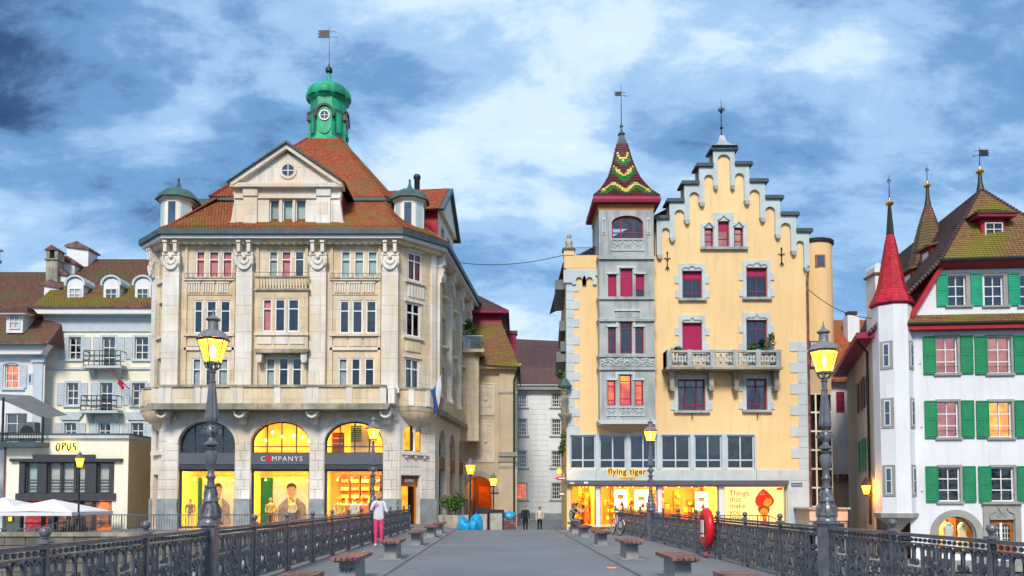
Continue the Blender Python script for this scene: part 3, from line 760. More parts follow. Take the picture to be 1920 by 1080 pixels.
# ================================================================ corner townhouse with the fashion shop
T = thing('corner_townhouse', 'pale stone townhouse with red tiled mansard roof and green copper lantern', 'building', (-13.2, 48, 0))
FP = [(-21.75, 72), (-21.75, 49.65), (-20.1, 48), (-6.25, 48), (-4.15, 50.1), (-1.75, 72)]
FF, CL, CR, SR = Face(T, FP[2], FP[3]), Face(T, FP[1], FP[2]), Face(T, FP[3], FP[4]), Face(T, FP[4], FP[5])
LS, BK = Face(T, FP[0], FP[1]), Face(T, FP[5], FP[0])
ZE = ZP(456, 48); ZS = ZP(766, 48)
ar = [FF.rect(a, 790, b, 985) for a, b in ((334, 440), (470, 580), (608, 718))]
RISE = 1.35
FF.wall(-.8, ZS, [(a, b, -.25, d, RISE) for a, b, c, d in ar], 'limestone', depth=.5)
z0w, z1w = FF.hit(540, 880)[1], FF.hit(540, 850)[1]
for k, (a, b, c, d) in enumerate(ar):
    FF.window(a, b, z1w, d, (.25, .5, .75), (.22,), 'dark_frame', 'room_blue' if k == 0 else None, .3, .08, RISE, 'glass' if k == 0 else 'shop_glass', 'lunette_window', .07, .5)
    FF.window(a, b, -.2, z0w, (), (), 'dark_frame', None, .3, .11, 0, 'shop_glass', 'shop_window')
    aw = FF.box('awning_box', 'fascia_grey', a-.02, b+.02, -.3, -.02, z0w+.3, z1w+.02)
    FF.box('awning_lip', 'dark_frame', a+.005, b-.005, -.3, -.06, z0w, z0w+.3, aw)
    FF.put(MB().ribbon(arc((a+b)/2, d-RISE, (b-a)/2+.12, RISE+.12, 0, PI, 24), .2, .1, -.04), 'archivolt', 'limestone')
    m_ = (a+b)/2
    FF.put(MB().prism([(m_-.16, d-.02), (m_+.16, d-.02), (m_+.27, ZS-.22), (m_-.27, ZS-.22)], -.14, .0), 'keystone', 'limestone')
    if k == 1:
        zc = z0w+.5
        t = text(aw, 'lettering', 'C', .42, 'white_paint', (m_-1.02, -.015, zc), ext=.01)
        text(aw, 'lettering', 'MPANYS', .42, 'white_paint', (m_+.42, -.015, zc), ext=.01, spacing=1.25)
        fl = MB(); cxf, czf = m_-.63, zc+.15
        for q in range(8): fl.prism(arc(cxf+.11*math.cos(q*PI/4), czf+.11*math.sin(q*PI/4), .08, .08, 0, 2*PI*.95, 9), -.0-(.004*(q % 2))+.0, .03)
        fl.v = [(x, y+.0, z) for x, y, z in fl.v]
        mat('flower_red', (.75, .01, .04), .5, .1)
        fo = fl.build('flower_emblem', 'flower_red', aw)
        fo.location = (0, 0.0, 0)
        MB().prism(arc(cxf, czf, .05, .05, 0, 2*PI*.95, 10), -.012, .03).build('flower_eye', 'magenta_paint', fo)
# pier stones
spr = ar[0][3]-RISE
def courses(Fc, u0, u1, z0, z1, m='limestone', h=.6, o=.05, split=.75):
    n = max(1, round((z1-z0)/h)); hh = (z1-z0)/n
    for r in range(n):
        w_ = u1-u0; cuts = [u0, u1]
        if w_ > split:
            kk = max(2, round(w_/.8)); sh = .22*(1 if r % 2 else -1)*w_/kk
            cuts = [u0]+[u0+w_*q/kk+sh for q in range(1, kk)]+[u1]
        for a, b in zip(cuts, cuts[1:]): Fc.block('stone', m, a+.008, b-.008, o, z0+r*hh+.008, z0+(r+1)*hh-.008, .015)
zpl = FF.hit(540, 936)[1]
pr = [(0.02, ar[0][0]-.02), (ar[0][1]+.02, ar[1][0]-.02), (ar[1][1]+.02, ar[2][0]-.02), (ar[2][1]+.02, FF.L-.02)]
for a, b in pr:
    FF.put(MB().prism([(a-.06, -.8), (b+.06, -.8), (b+.06, .6), (b, zpl-.25), (b+.03, zpl-.2), (b+.03, zpl), (a-.03, zpl), (a-.03, zpl-.2), (a, zpl-.25), (a-.06, .6)], -.14, .02), 'plinth', 'plinth_stone')
    courses(FF, a, b, zpl, spr+.15)
# ---- shop interior (lit)
mat('shop_wall', (0.80, 0.62, 0.30), .8, .1, 1.5); mat('shop_floor', (0.45, 0.30, 0.15), .5, .1, 2); mat('print_green', (0.01, 0.16, 0.03), .6, .1)
mat('print_skin', (0.62, 0.36, 0.16), .7, .1); mat('print_hair', (0.06, 0.03, 0.015), .8, .1); mat('print_shirt', (0.85, 0.60, 0.14), .8, .2, 4); mat('print_blazer', (0.34, 0.26, 0.22), .8, .25, 5)
mat('shelf_brown', (0.22, 0.09, 0.035), .6, .3, 3); mat('print_pale', (0.85, 0.72, 0.42), .7, .12, 2)
UL = FF.L
r_ = FF.put(MB().box(.2, UL-.2, .62, 4.5, -.32, -.22).box(.2, UL-.2, 4.4, 4.5, -.22, 6.9), 'shop_interior', 'shop_wall')
FF.put(MB().box(.2, UL-.2, .62, 4.4, z0w+.35, z0w+.6), 'ceiling', 'shop_wall', r_)
FF.put(MB().box(.2, UL-.2, .62, 4.4, 6.75, 6.9), 'ceiling', 'shop_wall', r_)
for u in (.2, (ar[0][1]+ar[1][0])/2-.05, (ar[1][1]+ar[2][0])/2-.05, UL-.3): FF.put(MB().box(u, u+.1, .62, 4.4, -.2, 6.7), 'partition', 'shop_wall', r_)
for k, (a, b, c, d) in enumerate(ar):
    m_ = (a+b)/2
    area('shop_light', r_, (m_, 1.5, z0w+.3), 2.6, 1.2, 330, (1.0, .50, .08))
    if k: area('shop_light', r_, (m_, 1.6, 6.6), 2.4, 1.2, 230, (1.0, .50, .08))
    tr = FF.put(MB().box(a+.3, b-.2, 1.0, 1.05, z0w-.38, z0w-.33), 'track_rail', 'white_paint', r_)
    for q in range(4):
        u = a+.6+q*(b-a-1)/3; MB().lathe([(.03, z0w-.6), (.06, z0w-.5), (.05, z0w-.42), (.015, z0w-.4)], u, 1.02, 8).build('spotlight', 'white_paint', tr)
        MB().ball((u, 1.02, z0w-.61), .045, 6, 4).build('bulb', 'bulb', tr)
def man_print(a, b, y, z0, z1, name='poster'):
    p = FF.put(MB().box(a, b, y, y+.04, z0, z1), name, 'print_pale', r_)
    m_, w_ = a+(b-a)*.46, b-a; h_ = z1-z0
    q = lambda pts, mm, k: MB().prism(pts, y-.01*k, y).build('print', mm, p)
    q([(m_-w_*.36, z0), (m_-w_*.33, z0+h_*.42), (m_-w_*.14, z0+h_*.58), (m_+w_*.16, z0+h_*.58), (m_+w_*.36, z0+h_*.44), (m_+w_*.42, z0)], 'print_blazer', 1)
    q([(m_-w_*.02, z0), (m_-w_*.10, z0+h_*.58), (m_+w_*.12, z0+h_*.58), (m_+w_*.10, z0)], 'print_shirt', 2)
    q(arc(m_, z0+h_*.74, w_*.115, h_*.135, 0, 1.9*PI, 18), 'print_skin', 3)
    q([(m_-w_*.05, z0+h_*.56), (m_+w_*.06, z0+h_*.56), (m_+w_*.06, z0+h_*.66), (m_-w_*.05, z0+h_*.66)], 'print_skin', 2)
    q(arc(m_, z0+h_*.80, w_*.125, h_*.10, 0, PI, 12)+[(m_-w_*.12, z0+h_*.77), (m_-w_*.07, z0+h_*.82), (m_+w_*.06, z0+h_*.83), (m_+w_*.12, z0+h_*.77)], 'print_hair', 4)
    for s in (-1, 1): q([(m_+s*w_*.05-.05, z0+h_*.755), (m_+s*w_*.05+.05, z0+h_*.755), (m_+s*w_*.05+.05, z0+h_*.765), (m_+s*w_*.05-.05, z0+h_*.765)], 'print_hair', 4)
    q([(m_-.09, z0+h_*.672), (m_+.09, z0+h_*.672), (m_+.07, z0+h_*.662), (m_-.07, z0+h_*.662)], 'flower_red', 4)
for k in (0, 1):
    a, b, c, d = ar[k]
    g0 = a+.25 if k else a+.75
    FF.put(MB().box(g0, g0+(.75 if k else .25), 1.2, 1.26, -.2, z0w-.45), 'green_panel', 'print_green', r_)
    if k == 0: FF.put(MB().box(b-.35, b-.05, 1.2, 1.26, -.2, z0w-.45), 'green_panel', 'print_green', r_)
    man_print(g0+(.78 if k else .28), b-.36 if k == 0 else b-.1, 1.3, -.1, z0w-.5)
a, b, c, d = ar[2]
for q in range(5):
    u = a+.25+q*.66
    sh = FF.put(MB().box(u, u+.6, 3.6, 4.3, -.2, z0w-.2), 'shelf_unit', 'shelf_brown', r_)
    for z in (1.6, 2.1, 2.6): MB().box(u+.06, u+.54, 3.45, 3.6, z, z+.22).build('folded_clothes', ['print_shirt', 'print_pale', 'print_blazer'][int(q+z*2) % 3], sh)
FF.put(MB().box(a+.35, b-.25, 1.0, 1.9, 1.15, 1.25).box(a+.35, a+.47, 1.05, 1.85, -.2, 1.15).box(b-.37, b-.25, 1.05, 1.85, -.2, 1.15), 'display_table', 'white_paint', r_)
for q in range(6):
    u = a+.6+q*.47; MB().lathe([(.09, 1.25), (.11, 1.35), (.06, 1.5), (.09, 1.62), (.03, 1.72)], u, 1.4, 8).build('ornament', ['gold', 'print_shirt', 'print_pale'][q % 3], r_)
for k in (1,):                                                    # pendants behind the middle lunette
    a, b, c, d = ar[k]
    for q, (fu, dz) in enumerate(((.13, .8), (.25, .3), (.42, .55), (.62, .5), (.78, .6), (.9, .85))):
        u = a+(b-a)*fu; z = d-.25-dz
        pn = MB().tube([(u, 1.4, 6.75), (u, 1.4, z+.1)], .008, 4).build('pendant_cord', 'dark_frame', r_)
        MB().ball((u, 1.4, z), .09, 8, 6, 1.2).build('bulb', 'bulb', pn)
a, b, c, d = ar[2]                                                # striped green hanging and sign board behind the third lunette
hp = FF.put(MB().box(a+1.35, b-.9, 1.2, 1.24, z1w, d-.05), 'hanging_print', 'print_pale', r_)
for q in range(8): MB().box(a+1.35, a+2.0, 1.19, 1.2, z1w+.8+q*.13, z1w+.87+q*.13).build('stripe', 'print_green', hp)
bo = FF.put(MB().box(a+.2, a+.95, 1.2, 1.24, z1w+.05, z1w+1.35), 'sign_board', 'shelf_brown', r_)
for q in range(5): MB().box(a+.28, a+.87, 1.185, 1.2, z1w+.45+q*.17, z1w+.55+q*.17).build('print', ['flower_red', 'print_pale'][q % 2], bo)
# ---- upper storeys
LG = {2: [(360, 377, 384, 401, 408, 428), (498, 516, 522, 541, 547, 566), (634, 652, 658, 676, 683, 702)],
      3: [(363.5, 380, 386.5, 406, 412.5, 432), None, (636.5, 655, 660, 680, 686, 706)],
      4: [(367, 385, 391, 411, 416.5, 436), (503.5, 521.5, 527, 546.5, 552, 571), (639, 657.5, 663.5, 683, 689, 708)]}
YY = {2: (671, 738), 3: (563, 625), 4: (470, 521)}
BK_ = {2: ['curtain_grey', 'room', 'curtain_grey', 'curtain_grey', 'room', 'room', 'curtain_grey', 'room', 'room'],
       3: ['room', 'room_blue', 'room'] + ['curtain_pink']*3 + ['room_blue', 'room_blue', 'room'],
       4: ['curtain_pink']*3 + ['curtain_grey', 'curtain_pink', 'room_blue'] + ['blind_pale']*3}
holes, wins = [], []
for f, bays in LG.items():
    for bi, q in enumerate(bays):
        if not q: continue
        for k in range(3):
            r = FF.rect(q[2*k], YY[f][0], q[2*k+1], YY[f][1]); holes.append(r)
            wins.append((r, BK_[f][bi*3+k], f, bi, k))
FF.wall(ZS, ZE, holes, 'sandstone')
for r, bk, f, bi, k in wins:
    o = FF.window(*r, (), (.68,), 'white_paint', bk, .04, .085, gap=.16)
    if f == 4 and bi == 2 and k: link('curtain', ubox('curtain_orange'), o, (0.02, .2, 0.02), 0, (r[1]-r[0]-.04, .02, .55))
bayx = [(346, 441), (480, 577), (619, 714)]
for bi, (xa, xb) in enumerate(bayx):
    for f, yb in ((3, 626), (4, 522)):
        if bi == 1: continue
        u0, u1, z0, z1 = FF.rect(xa, yb, xb, yb+5); FF.box('sill', 'sandstone', u0, u1, 0, .2, z0, z1)
    if bi != 1:
        u0, u1, z0, z1 = FF.rect(xa+4, 528, xb-4, 553)
        p = FF.put(MB().box(u0, u1, -.05, 0, z0, z1), 'relief_panel', 'sandstone'); mb = MB()
        for g in range(3):
            for q in range(5):
                u = u0+.12+(u1-u0-.24)*(g/3+q/17.5)+.04; mb.box(u, u+.09, -.13, -.045, z0+.12, z1-.12)
            mb.box(u0+.1+(u1-u0-.2)*g/3, u0+.1+(u1-u0-.2)*g/3+.78, -.15, -.05, z1-.12, z1-.04)
        tag(mb.build('baluster_relief', 'limestone', p), kind='stuff')
        u0, u1, z0, z1 = FF.rect(xa+5, 633, xb-5, 650)
        for q in range(3):
            a, b = u0+(u1-u0)*q/3+.05, u0+(u1-u0)*(q+1)/3-.05
            FF.block('spandrel_panel', 'sandstone', a, b, .06, z0, z1, .03)
        u0, u1, z0, z1 = FF.rect(xa, 652, xb, 657); FF.box('string_course', 'limestone', u0, u1, 0, .12, z0, z1)
        u0, u1, z0, z1 = FF.rect(xa, 512, xb, 521, .25)
        gr = MB().tube([(u0, -.22, z1), (u1, -.22, z1)], .015, 5).tube([(u0, -.22, z0), (u1, -.22, z0)], .015, 5)
        for q in range(22): u = u0+(u1-u0)*q/21; gr.tube([(u, -.22, z0), (u+(.05 if q % 2 else -.05), -.22, (z0+z1)/2), (u, -.22, z1)], .01, 4)
        FF.put(gr, 'window_guard', 'black_iron')
    for xx in (xa, xb-5):
        u0, u1, z0, z1 = FF.rect(xx, 462, xx+5, 735); FF.box('bay_strip', 'sandstone', u0, u1, 0, .12, z0, z1)
# oriel of the middle bay
OF = Face(T, (FF.A.x+FF.hit(479, 600, .55)[0], 47.45), (FF.A.x+FF.hit(577, 600, .55)[0], 47.45))
zo0, zo1 = OF.hit(540, 655)[1], OF.hit(540, 545)[1]
oh = [OF.rect(a, 560, b, 622) for a, b in ((492, 510), (515, 535), (539.5, 561))]
OF.wall(zo0, zo1, oh, 'sandstone')
for r in oh: OF.window(*r, (), (.70,), 'white_paint', 'curtain_pink' if r is oh[0] else 'room_blue', .04, .085, gap=.16)
OF.put(MB().box(0, .2, .001, .55, zo0, zo1).box(OF.L-.2, OF.L, .001, .55, zo0, zo1), 'oriel_side', 'sandstone')
OF.box('oriel_sill', 'limestone', -.06, OF.L+.06, -.5, .1, *[OF.hit(540, y)[1] for y in (629, 624)])
for q in range(3): OF.block('spandrel_panel', 'limestone', .12+q*(OF.L-.2)/3, .02+(q+1)*(OF.L-.2)/3, .05, OF.hit(540, 646)[1], OF.hit(540, 632)[1], .03)
OF.put(MB().prism([(-.12, zo0), (OF.L+.12, zo0), (OF.L+.06, zo0-.14), (OF.L-.05, zo0-.22), (.05, zo0-.22), (-.06, zo0-.14)], -.14, .55), 'oriel_base', 'weathered_stone')
for u in (.05, OF.L-.4): OF.put(MB().prism([(u, zo0-.22), (u+.35, zo0-.22), (u+.35, zo0-.6), (u+.28, zo0-.78), (u+.07, zo0-.78), (u, zo0-.6)], -.02, .5), 'corbel', 'limestone')
OF.box('balcony_slab', 'weathered_stone', -.1, OF.L+.1, -.5, .12, zo1, zo1+.1)
bz = OF.hit(540, 521)[1]
OF.box('balcony_cap', 'weathered_stone', -.08, OF.L+.08, -.1, .1, bz, bz+.1)
bal = MB()
for q in range(17): u = .1+(OF.L-.3)*q/16; bal.box(u, u+.1, -.03, .07, zo1+.1, bz)
OF.put(bal, 'balustrade', 'sandstone'); tag(KIDS(T)[-1], kind='stuff')
gr = MB()
for z in (bz+.34,): gr.tube([(-.05, 0, z), (OF.L+.05, 0, z)], .015, 5)
for q in range(5): gr.tube([(q*OF.L/4, 0, bz+.1), (q*OF.L/4, 0, bz+.34)], .012, 4)
OF.put(gr, 'balcony_rail', 'black_iron')
# pilasters with garland capitals
cap = MB().box(-.52, .52, -.4, 0, .95, 1.12).box(-.46, .46, -.34, 0, 0, .95)
cap.ribbon(arc(0, .72, .42, .55, PI, 2*PI, 14), .16, .14, -.4, [.6+.7*math.sin(PI*k/14) for k in range(15)])
cap.ribbon(arc(0, .75, .26, .3, PI, 2*PI, 10), .09, .1, -.4)
for a in (-1, 1):
    cap.tube([(a*.46, -.34, .9), (a*.52, -.42, .72), (a*.5, -.42, .45), (a*.46, -.36, .28)], [.07, .09, .08, .03], 7)
    cap.box(a*.3-.1, a*.3+.1, -.55, 0, 1.12, 1.72); cap.box(a*.3-.13, a*.3+.13, -.62, 0, 1.66, 1.78)
cap.lathe([(.001, 0), (.09, .01), (.12, .05), (.12, .1)], seg=12)
n_ = 12*4; cap.v[-n_:] = [(x, -.5+z, .85+y) for x, y, z in cap.v[-n_:]]
capm = cap.mesh('capital', 'limestone', 40)
def pilaster(Fc, uc, zb, zt, w=1.0, o=.32, cs=1.0):
    Fc.box('pilaster_base', 'limestone', uc-w/2-.1, uc+w/2+.1, 0, o+.1, zb, zb+.28)
    Fc.box('pilaster_base', 'limestone', uc-w/2-.04, uc+w/2+.04, 0, o+.05, zb+.28, zb+.42)
    hs = [0, .24, .47, .70, 1.0]; H = zt-zb-.42
    for a, b in zip(hs, hs[1:]): Fc.put(MB().cham(uc-w/2, uc+w/2, -o, .02, zb+.42+a*H+.004, zb+.42+b*H-.004, .012), 'pilaster_stone', 'limestone')
    q = Vector(Fc.loc)+Vector((Fc.e.x*uc, Fc.e.y*uc, zt))
    link('capital', capm, T, q, Fc.rz, (w/1.0*cs, 1, (ZE-zt)/1.78))
zcap = FF.hit(540, 511)[1]
for px in (322.5, 459.5, 597, 732): pilaster(FF, FF.hit(px, 620)[0], FF.hit(px, 738)[1], zcap)
pilaster(SR, .55, 8, zcap, .8, .25)
# great balcony: slab, parapet, posts, consoles
PO = 1.15
zp0, zp1 = FF.hit(540, 757, PO)[1], FF.hit(540, 726, PO)[1]
ua, ub = -.2, FF.hit(640, 740, PO)[0]+2.55
FF.put(MB().prism([(ua-.3, zp0-.35), (ub+.2, zp0-.35), (ub+.35, zp0-.12), (ub+.35, zp0), (ua-.45, zp0), (ua-.45, zp0-.12)], -PO-.25, .0), 'balcony_slab', 'weathered_stone')
FF.box('parapet', 'sandstone', ua, ub, PO-.22, PO, zp0, zp1)
FF.box('parapet_cap', 'weathered_stone', ua-.1, ub+.1, PO-.3, PO+.1, zp1, zp1+.14)
for px in (303, 316, 370, 385, 438, 450, 520, 580, 592, 655, 718, 734):
    u = FF.hit(px, 740, PO)[0]; FF.block('parapet_post', 'limestone', u-.2, u+.2, PO+.07, zp0, zp1, .03)
for px in (316, 459, 592, 727):
    u = FF.hit(px, 775)[0]
    c = MB().prism([(u-.33, ZS), (u+.33, ZS), (u+.33, ZS-.25), (u+.2, ZS-.62), (u-.2, ZS-.62), (u-.33, ZS-.25)], -.75, .0)
    c.ribbon(arc(u, ZS-.28, .3, .32, PI, 2*PI, 12), .12, .55, -.8)
    c.box(u-.2, u+.2, -.4, 0, ZS-1.0, ZS-.6)
    cc = FF.put(c, 'console', 'limestone')
    MB().ribbon([(u+.33, ZS-.3), (u+.5, ZS-.5), (u+.46, ZS-.7), (u+.62, ZS-.62)], .1, .2, -.15).build('garland', 'limestone', cc)
for Fc, nmx in ((CL, 'l'), (CR, 'r')):                                # half-round corner balconies
    mu = Fc.L/2; rr = 1.45
    pts = [(mu+rr*math.cos(a), -rr*.72*math.sin(a)) for a in [PI*k/16 for k in range(17)]]
    Fc.put(MB().slab(list(reversed(pts)), zp0-.3, zp0), 'corner_balcony_slab', 'weathered_stone')
    s = MB(); s.rings([[(x*1.0, y, zp0) for x, y in pts], [(x, y, zp1) for x, y in pts]], False, False)
    Fc.put(s, 'corner_parapet', 'sandstone', None, 30)
    s = MB().slab(list(reversed([(mu+(x-mu)*1.05, y*1.05) for x, y in pts])), zp1, zp1+.13); Fc.put(s, 'corner_parapet_cap', 'weathered_stone')
    for a in (.25, .5, .75):
        x, y = mu+rr*math.cos(PI*a), -rr*.72*math.sin(PI*a); b = MB().box(-.16, .16, -.06, .1, zp0, zp1)
        o = Fc.put(b, 'parapet_post', 'limestone'); o.location = Vector(Fc.loc)+Vector((Fc.e.x*x-Fc.e.y*y, Fc.e.y*x+Fc.e.x*y, 0)); o.rotation_euler = (0, 0, Fc.rz+math.atan2(-y*1.9, x-mu)*-1+PI/2)
    rs = []
    for sc, dz in ((.98, 0), (.9, -.25), (.68, -.55), (.36, -.8), (.16, -.92), (.12, -1.1), (.04, -1.2)): rs.append([(mu+(x-mu)*sc, y*sc, zp0-.3+dz) for x, y in pts])
    Fc.put(MB().rings(list(reversed(rs)), True, False), 'shell_corbel', 'sandstone', None, 50)
# right-hand chamfer
nw = CR.rect(757, 797, 795, 846); dr = CR.rect(752, 892, 787, 990)
CR.wall(-.8, ZS, [(*nw, .55), dr], 'limestone')
CR.window(*nw, (.5,), (), 'dark_frame', 'lit_amber', .2, .07, .55, 'shop_glass', 'niche_window', .2)
um = (nw[0]+nw[1])/2
CR.put(MB().lathe([(.1, nw[2]), (.07, nw[2]+.1), (.06, nw[3]-.5), (.12, nw[3]-.4), (.12, nw[3]+.05)], um, -.02, 10), 'colonnette', 'limestone', None, 40)
sb = CR.box('niche_sill', 'limestone', nw[0]-.15, nw[1]+.15, 0, .25, nw[2]-.25, nw[2]-.02)
for q in (.05, .5, .95): CR.box('sill_corbel', 'limestone', nw[0]+(nw[1]-nw[0])*q-.08, nw[0]+(nw[1]-nw[0])*q+.08, 0, .2, nw[2]-.42, nw[2]-.25)
CR.window(dr[0], dr[1], dr[2], dr[3]-.55, (), (), 'gold', 'lit_amber', .35, .1, 0, 'shop_glass', 'shop_door', gap=.9)
sg = CR.box('sign_panel', 'shelf_brown', dr[0], dr[1], -.4, -.2, dr[3]-.55, dr[3])
text(sg, 'lettering', 'ESPRIT', .26, 'white_paint', ((dr[0]+dr[1])/2+.08, .185, dr[3]-.38), ext=.012)
CR.put(MB().box(dr[0]+.06, dr[0]+.2, .19, .2, dr[3]-.42, dr[3]-.18), 'red_square', 'flower_red', sg)
CR.put(MB().box(dr[0]+.3, dr[0]+.65, .9, 1.0, .2, 1.8), 'display', 'shelf_brown', sg)
courses(CR, .08, dr[0]-.05, zpl, 6.2, split=.6); courses(CR, dr[1]+.05, CR.L-.03, zpl, 6.2, split=.6)
courses(CR, dr[0]-.04, dr[1]+.04, dr[3]+.02, nw[2]-.45, split=.9)
CR.box('plinth', 'plinth_stone', .02, dr[0]-.02, 0, .12, -.8, zpl); CR.box('plinth', 'plinth_stone', dr[1]+.02, CR.L+.05, 0, .12, -.8, zpl)
hs = [CR.rect(a, b, c, d) for a, b, c, d in ((759, 672, 786, 738), (761, 568, 788, 632), (764, 474, 791, 528))]
CR.wall(ZS, ZE, hs, 'sandstone')
for k, r in enumerate(hs):
    CR.window(*r, (.5,), (.7,), 'white_paint', ('curtain_grey', 'room_blue', 'curtain_pink')[k], .04, .12, gap=.16)
    CR.box('sill', 'limestone', r[0]-.2, r[1]+.2, 0, .16, r[2]-.14, r[2]-.01)
    CR.box('window_head', 'limestone', r[0]-.12, r[1]+.12, 0, .1, r[3]+.02, r[3]+.2)
CR.block('spandrel_panel', 'sandstone', hs[1][0], hs[1][1], .08, hs[1][2]-.95, hs[1][2]-.3, .04)
mb = MB()
for q in range(6): mb.box(hs[2][0]+.05+q*.22, hs[2][0]+.16+q*.22, -.1, 0, hs[2][2]-1.0, hs[2][2]-.3)
tag(CR.put(mb, 'baluster_relief', 'limestone'), kind='stuff')
CR.put(MB().cham(CR.L-.42, CR.L, -.1, .02, 8, ZE, .02), 'corner_strip', 'limestone')
# left-hand chamfer
ln = CL.rect(292, 797, 304, 846); ld = CL.rect(286, 890, 296, 990)
CL.wall(-.8, ZS, [(*ln, .4), ld], 'limestone'); CL.window(*ln, (), (), 'dark_frame', 'room', .2, .06, .4, name='niche_window')
CL.window(*ld, (), (), 'dark_frame', 'lit_amber', .3, .08, 0, 'shop_glass', 'side_door')
CL.box('niche_sill', 'limestone', ln[0]-.15, ln[1]+.15, 0, .25, ln[2]-.25, ln[2]-.02)
courses(CL, ld[1]+.05, CL.L-.05, zpl, 6.2, split=.7); courses(CL, .03, ld[0]-.05, zpl, 6.2, split=.7)
CL.box('plinth', 'plinth_stone', 0, ld[0]-.02, 0, .12, -.8, zpl); CL.box('plinth', 'plinth_stone', ld[1]+.02, CL.L+.02, 0, .12, -.8, zpl)
hl = [CL.rect(a, b, c, d) for a, b, c, d in ((294, 672, 303, 738), (297, 568, 306, 632), (299, 480, 308, 528))]
CL.wall(ZS, ZE, hl, 'sandstone')
for r in hl:
    CL.window(*r, (.5,), (.7,), 'white_paint', 'room_blue', .2, .07); CL.box('sill', 'limestone', r[0]-.2, r[1]+.2, 0, .16, r[2]-.14, r[2]-.01)
pilaster(CL, .35, 8, zcap, .6, .2, .8)
# right side street front: arches below, pilasters and windows above
nb = 4; bw = 3.9
hh = []; ga = []
for k in range(nb):
    u = .9+k*bw
    ga.append((u+.45, u+2.75, -.4, 6.1, 1.1))
    for za, zb in ((8.0, 10.3), (11.6, 13.6), (14.9, 16.4)): hh.append((u+.75, u+2.5, za, zb))
SR.wall(-.9, ZS, ga, 'limestone'); SR.wall(ZS, ZE, hh, 'sandstone')
for g in ga:
    SR.window(g[0], g[1], 4.3, g[3], (.5,), (), 'dark_frame', 'room', .35, .07, 1.1, name='lunette_window')
    SR.box('awning_box', 'shelf_brown', g[0], g[1], -.3, -.05, 3.5, 4.3)
    SR.window(g[0], g[1], -.4, 3.5, (.5,), (), 'dark_frame', 'room', .35, .09, 0, name='shop_window')
    courses(SR, g[1]+.03, g[1]+1.5, 1.5, 5.0, split=2); SR.box('plinth', 'plinth_stone', g[1], g[1]+1.6, 0, .1, -.9, 1.5)
for h in hh:
    SR.window(*h, (.33, .67), (.7,), 'white_paint', 'room_blue' if h[2] > 9 else 'room', .2, .06)
    SR.put(MB().slab([(h[0]-.3, .0), ((h[0]+h[1])/2-.4, -.4), ((h[0]+h[1])/2+.4, -.4), (h[1]+.3, 0)], h[2]-.16, h[2]-.02), 'sill', 'limestone')
for k in range(nb): pilaster(SR, .9+(k+1)*bw-.32, 8, zcap, .75, .3)
SR.put(MB().prism([(-.3, zp0-.3), (SR.L, zp0-.3), (SR.L, zp0), (-.3, zp0)], -.5, 0), 'string_course', 'weathered_stone')
for h, z in ((.9, 0),): SR.box('parapet', 'sandstone', 1.2, SR.L, 0, .35, zp0, zp0+h)
LS.wall(-.9, ZE, [], 'sandstone'); BK.wall(-.9, ZE, [], 'sandstone')
rel = lambda pts, z: [(x+13.2, y-48, z) for x, y in pts]
rel2 = lambda pts: [(x+13.2, y-48) for x, y in pts]
# cornice, gutter, roof
MB().slab(rel2(offset_poly(FP, .4)), ZE-.12, ZE+.1).build('frieze', 'sandstone', T)
MB().slab(rel2(offset_poly(FP, .72)), ZE+.1, ZE+.3).build('cornice', 'white_paint', T)
MB().slab(rel2(offset_poly(FP, .9)), ZE+.3, ZE+.62).build('gutter', 'slate_metal', T)
dm = MB().box(-.09, .09, -.42, 0, 0, .14).mesh('dentil', 'sandstone')
for Fc in (FF, CR, SR):
    n = int(Fc.L/.42)
    for k in range(n): link('dentil', dm, T, Vector(Fc.loc)+Vector((Fc.e.x*(k+.5)*Fc.L/n, Fc.e.y*(k+.5)*Fc.L/n, ZE-.16)), Fc.rz)
ZR = ZP(371, 51.3)
R0, R1, R2, R3 = rel(offset_poly(FP, .8), ZE+.62), rel(offset_poly(FP, .1), ZE+1.05), rel(offset_poly(FP, -3.5), ZR), rel(offset_poly(FP, -2.95), ZR-.05)
CXL = XP(616, 240, 60)+13.2; CYL = 12.0; ZL = ZP(264, 58.6)
R4 = [(CXL+(x-CXL)*.20, CYL+(y-CYL)*.20, ZL) for x, y, z in R3]
n = len(R0); qd = []
for i in range(n-1):
    j = i+1
    qd += [(R0[i], R0[j], R1[j], R1[i]), (R1[i], R1[j], R2[j], R2[i])]
tiles(T, 'roof', qd, 'tile_red_moss', base='tile_red_moss')
MB().slab([p[:2] for p in R3], ZR-.3, ZR-.06).build('roof_ledge', 'slate_metal', T)
tiles(T, 'upper_roof', [(R3[i], R3[(i+1) % n], R4[(i+1) % n], R4[i]) for i in range(n)], 'tile_red', base='tile_red')
rid = MB()
for i in range(1, n-1):
    for k in range(46):
        p = Vector(R3[i]).lerp(Vector(R4[i]), k/46); q = Vector(R3[i]).lerp(Vector(R4[i]), (k+.9)/46); rid.tube([p, q], [.11, .08], 6)
    for A_, B_, c in ((R0, R1, 4), (R1, R2, 22)):
        for k in range(c): rid.tube([Vector(A_[i]).lerp(Vector(B_[i]), k/c), Vector(A_[i]).lerp(Vector(B_[i]), (k+.9)/c)], [.11, .08], 6)
tag(rid.build('ridge_tiles', 'tile_red', T, smooth=True), kind='stuff')
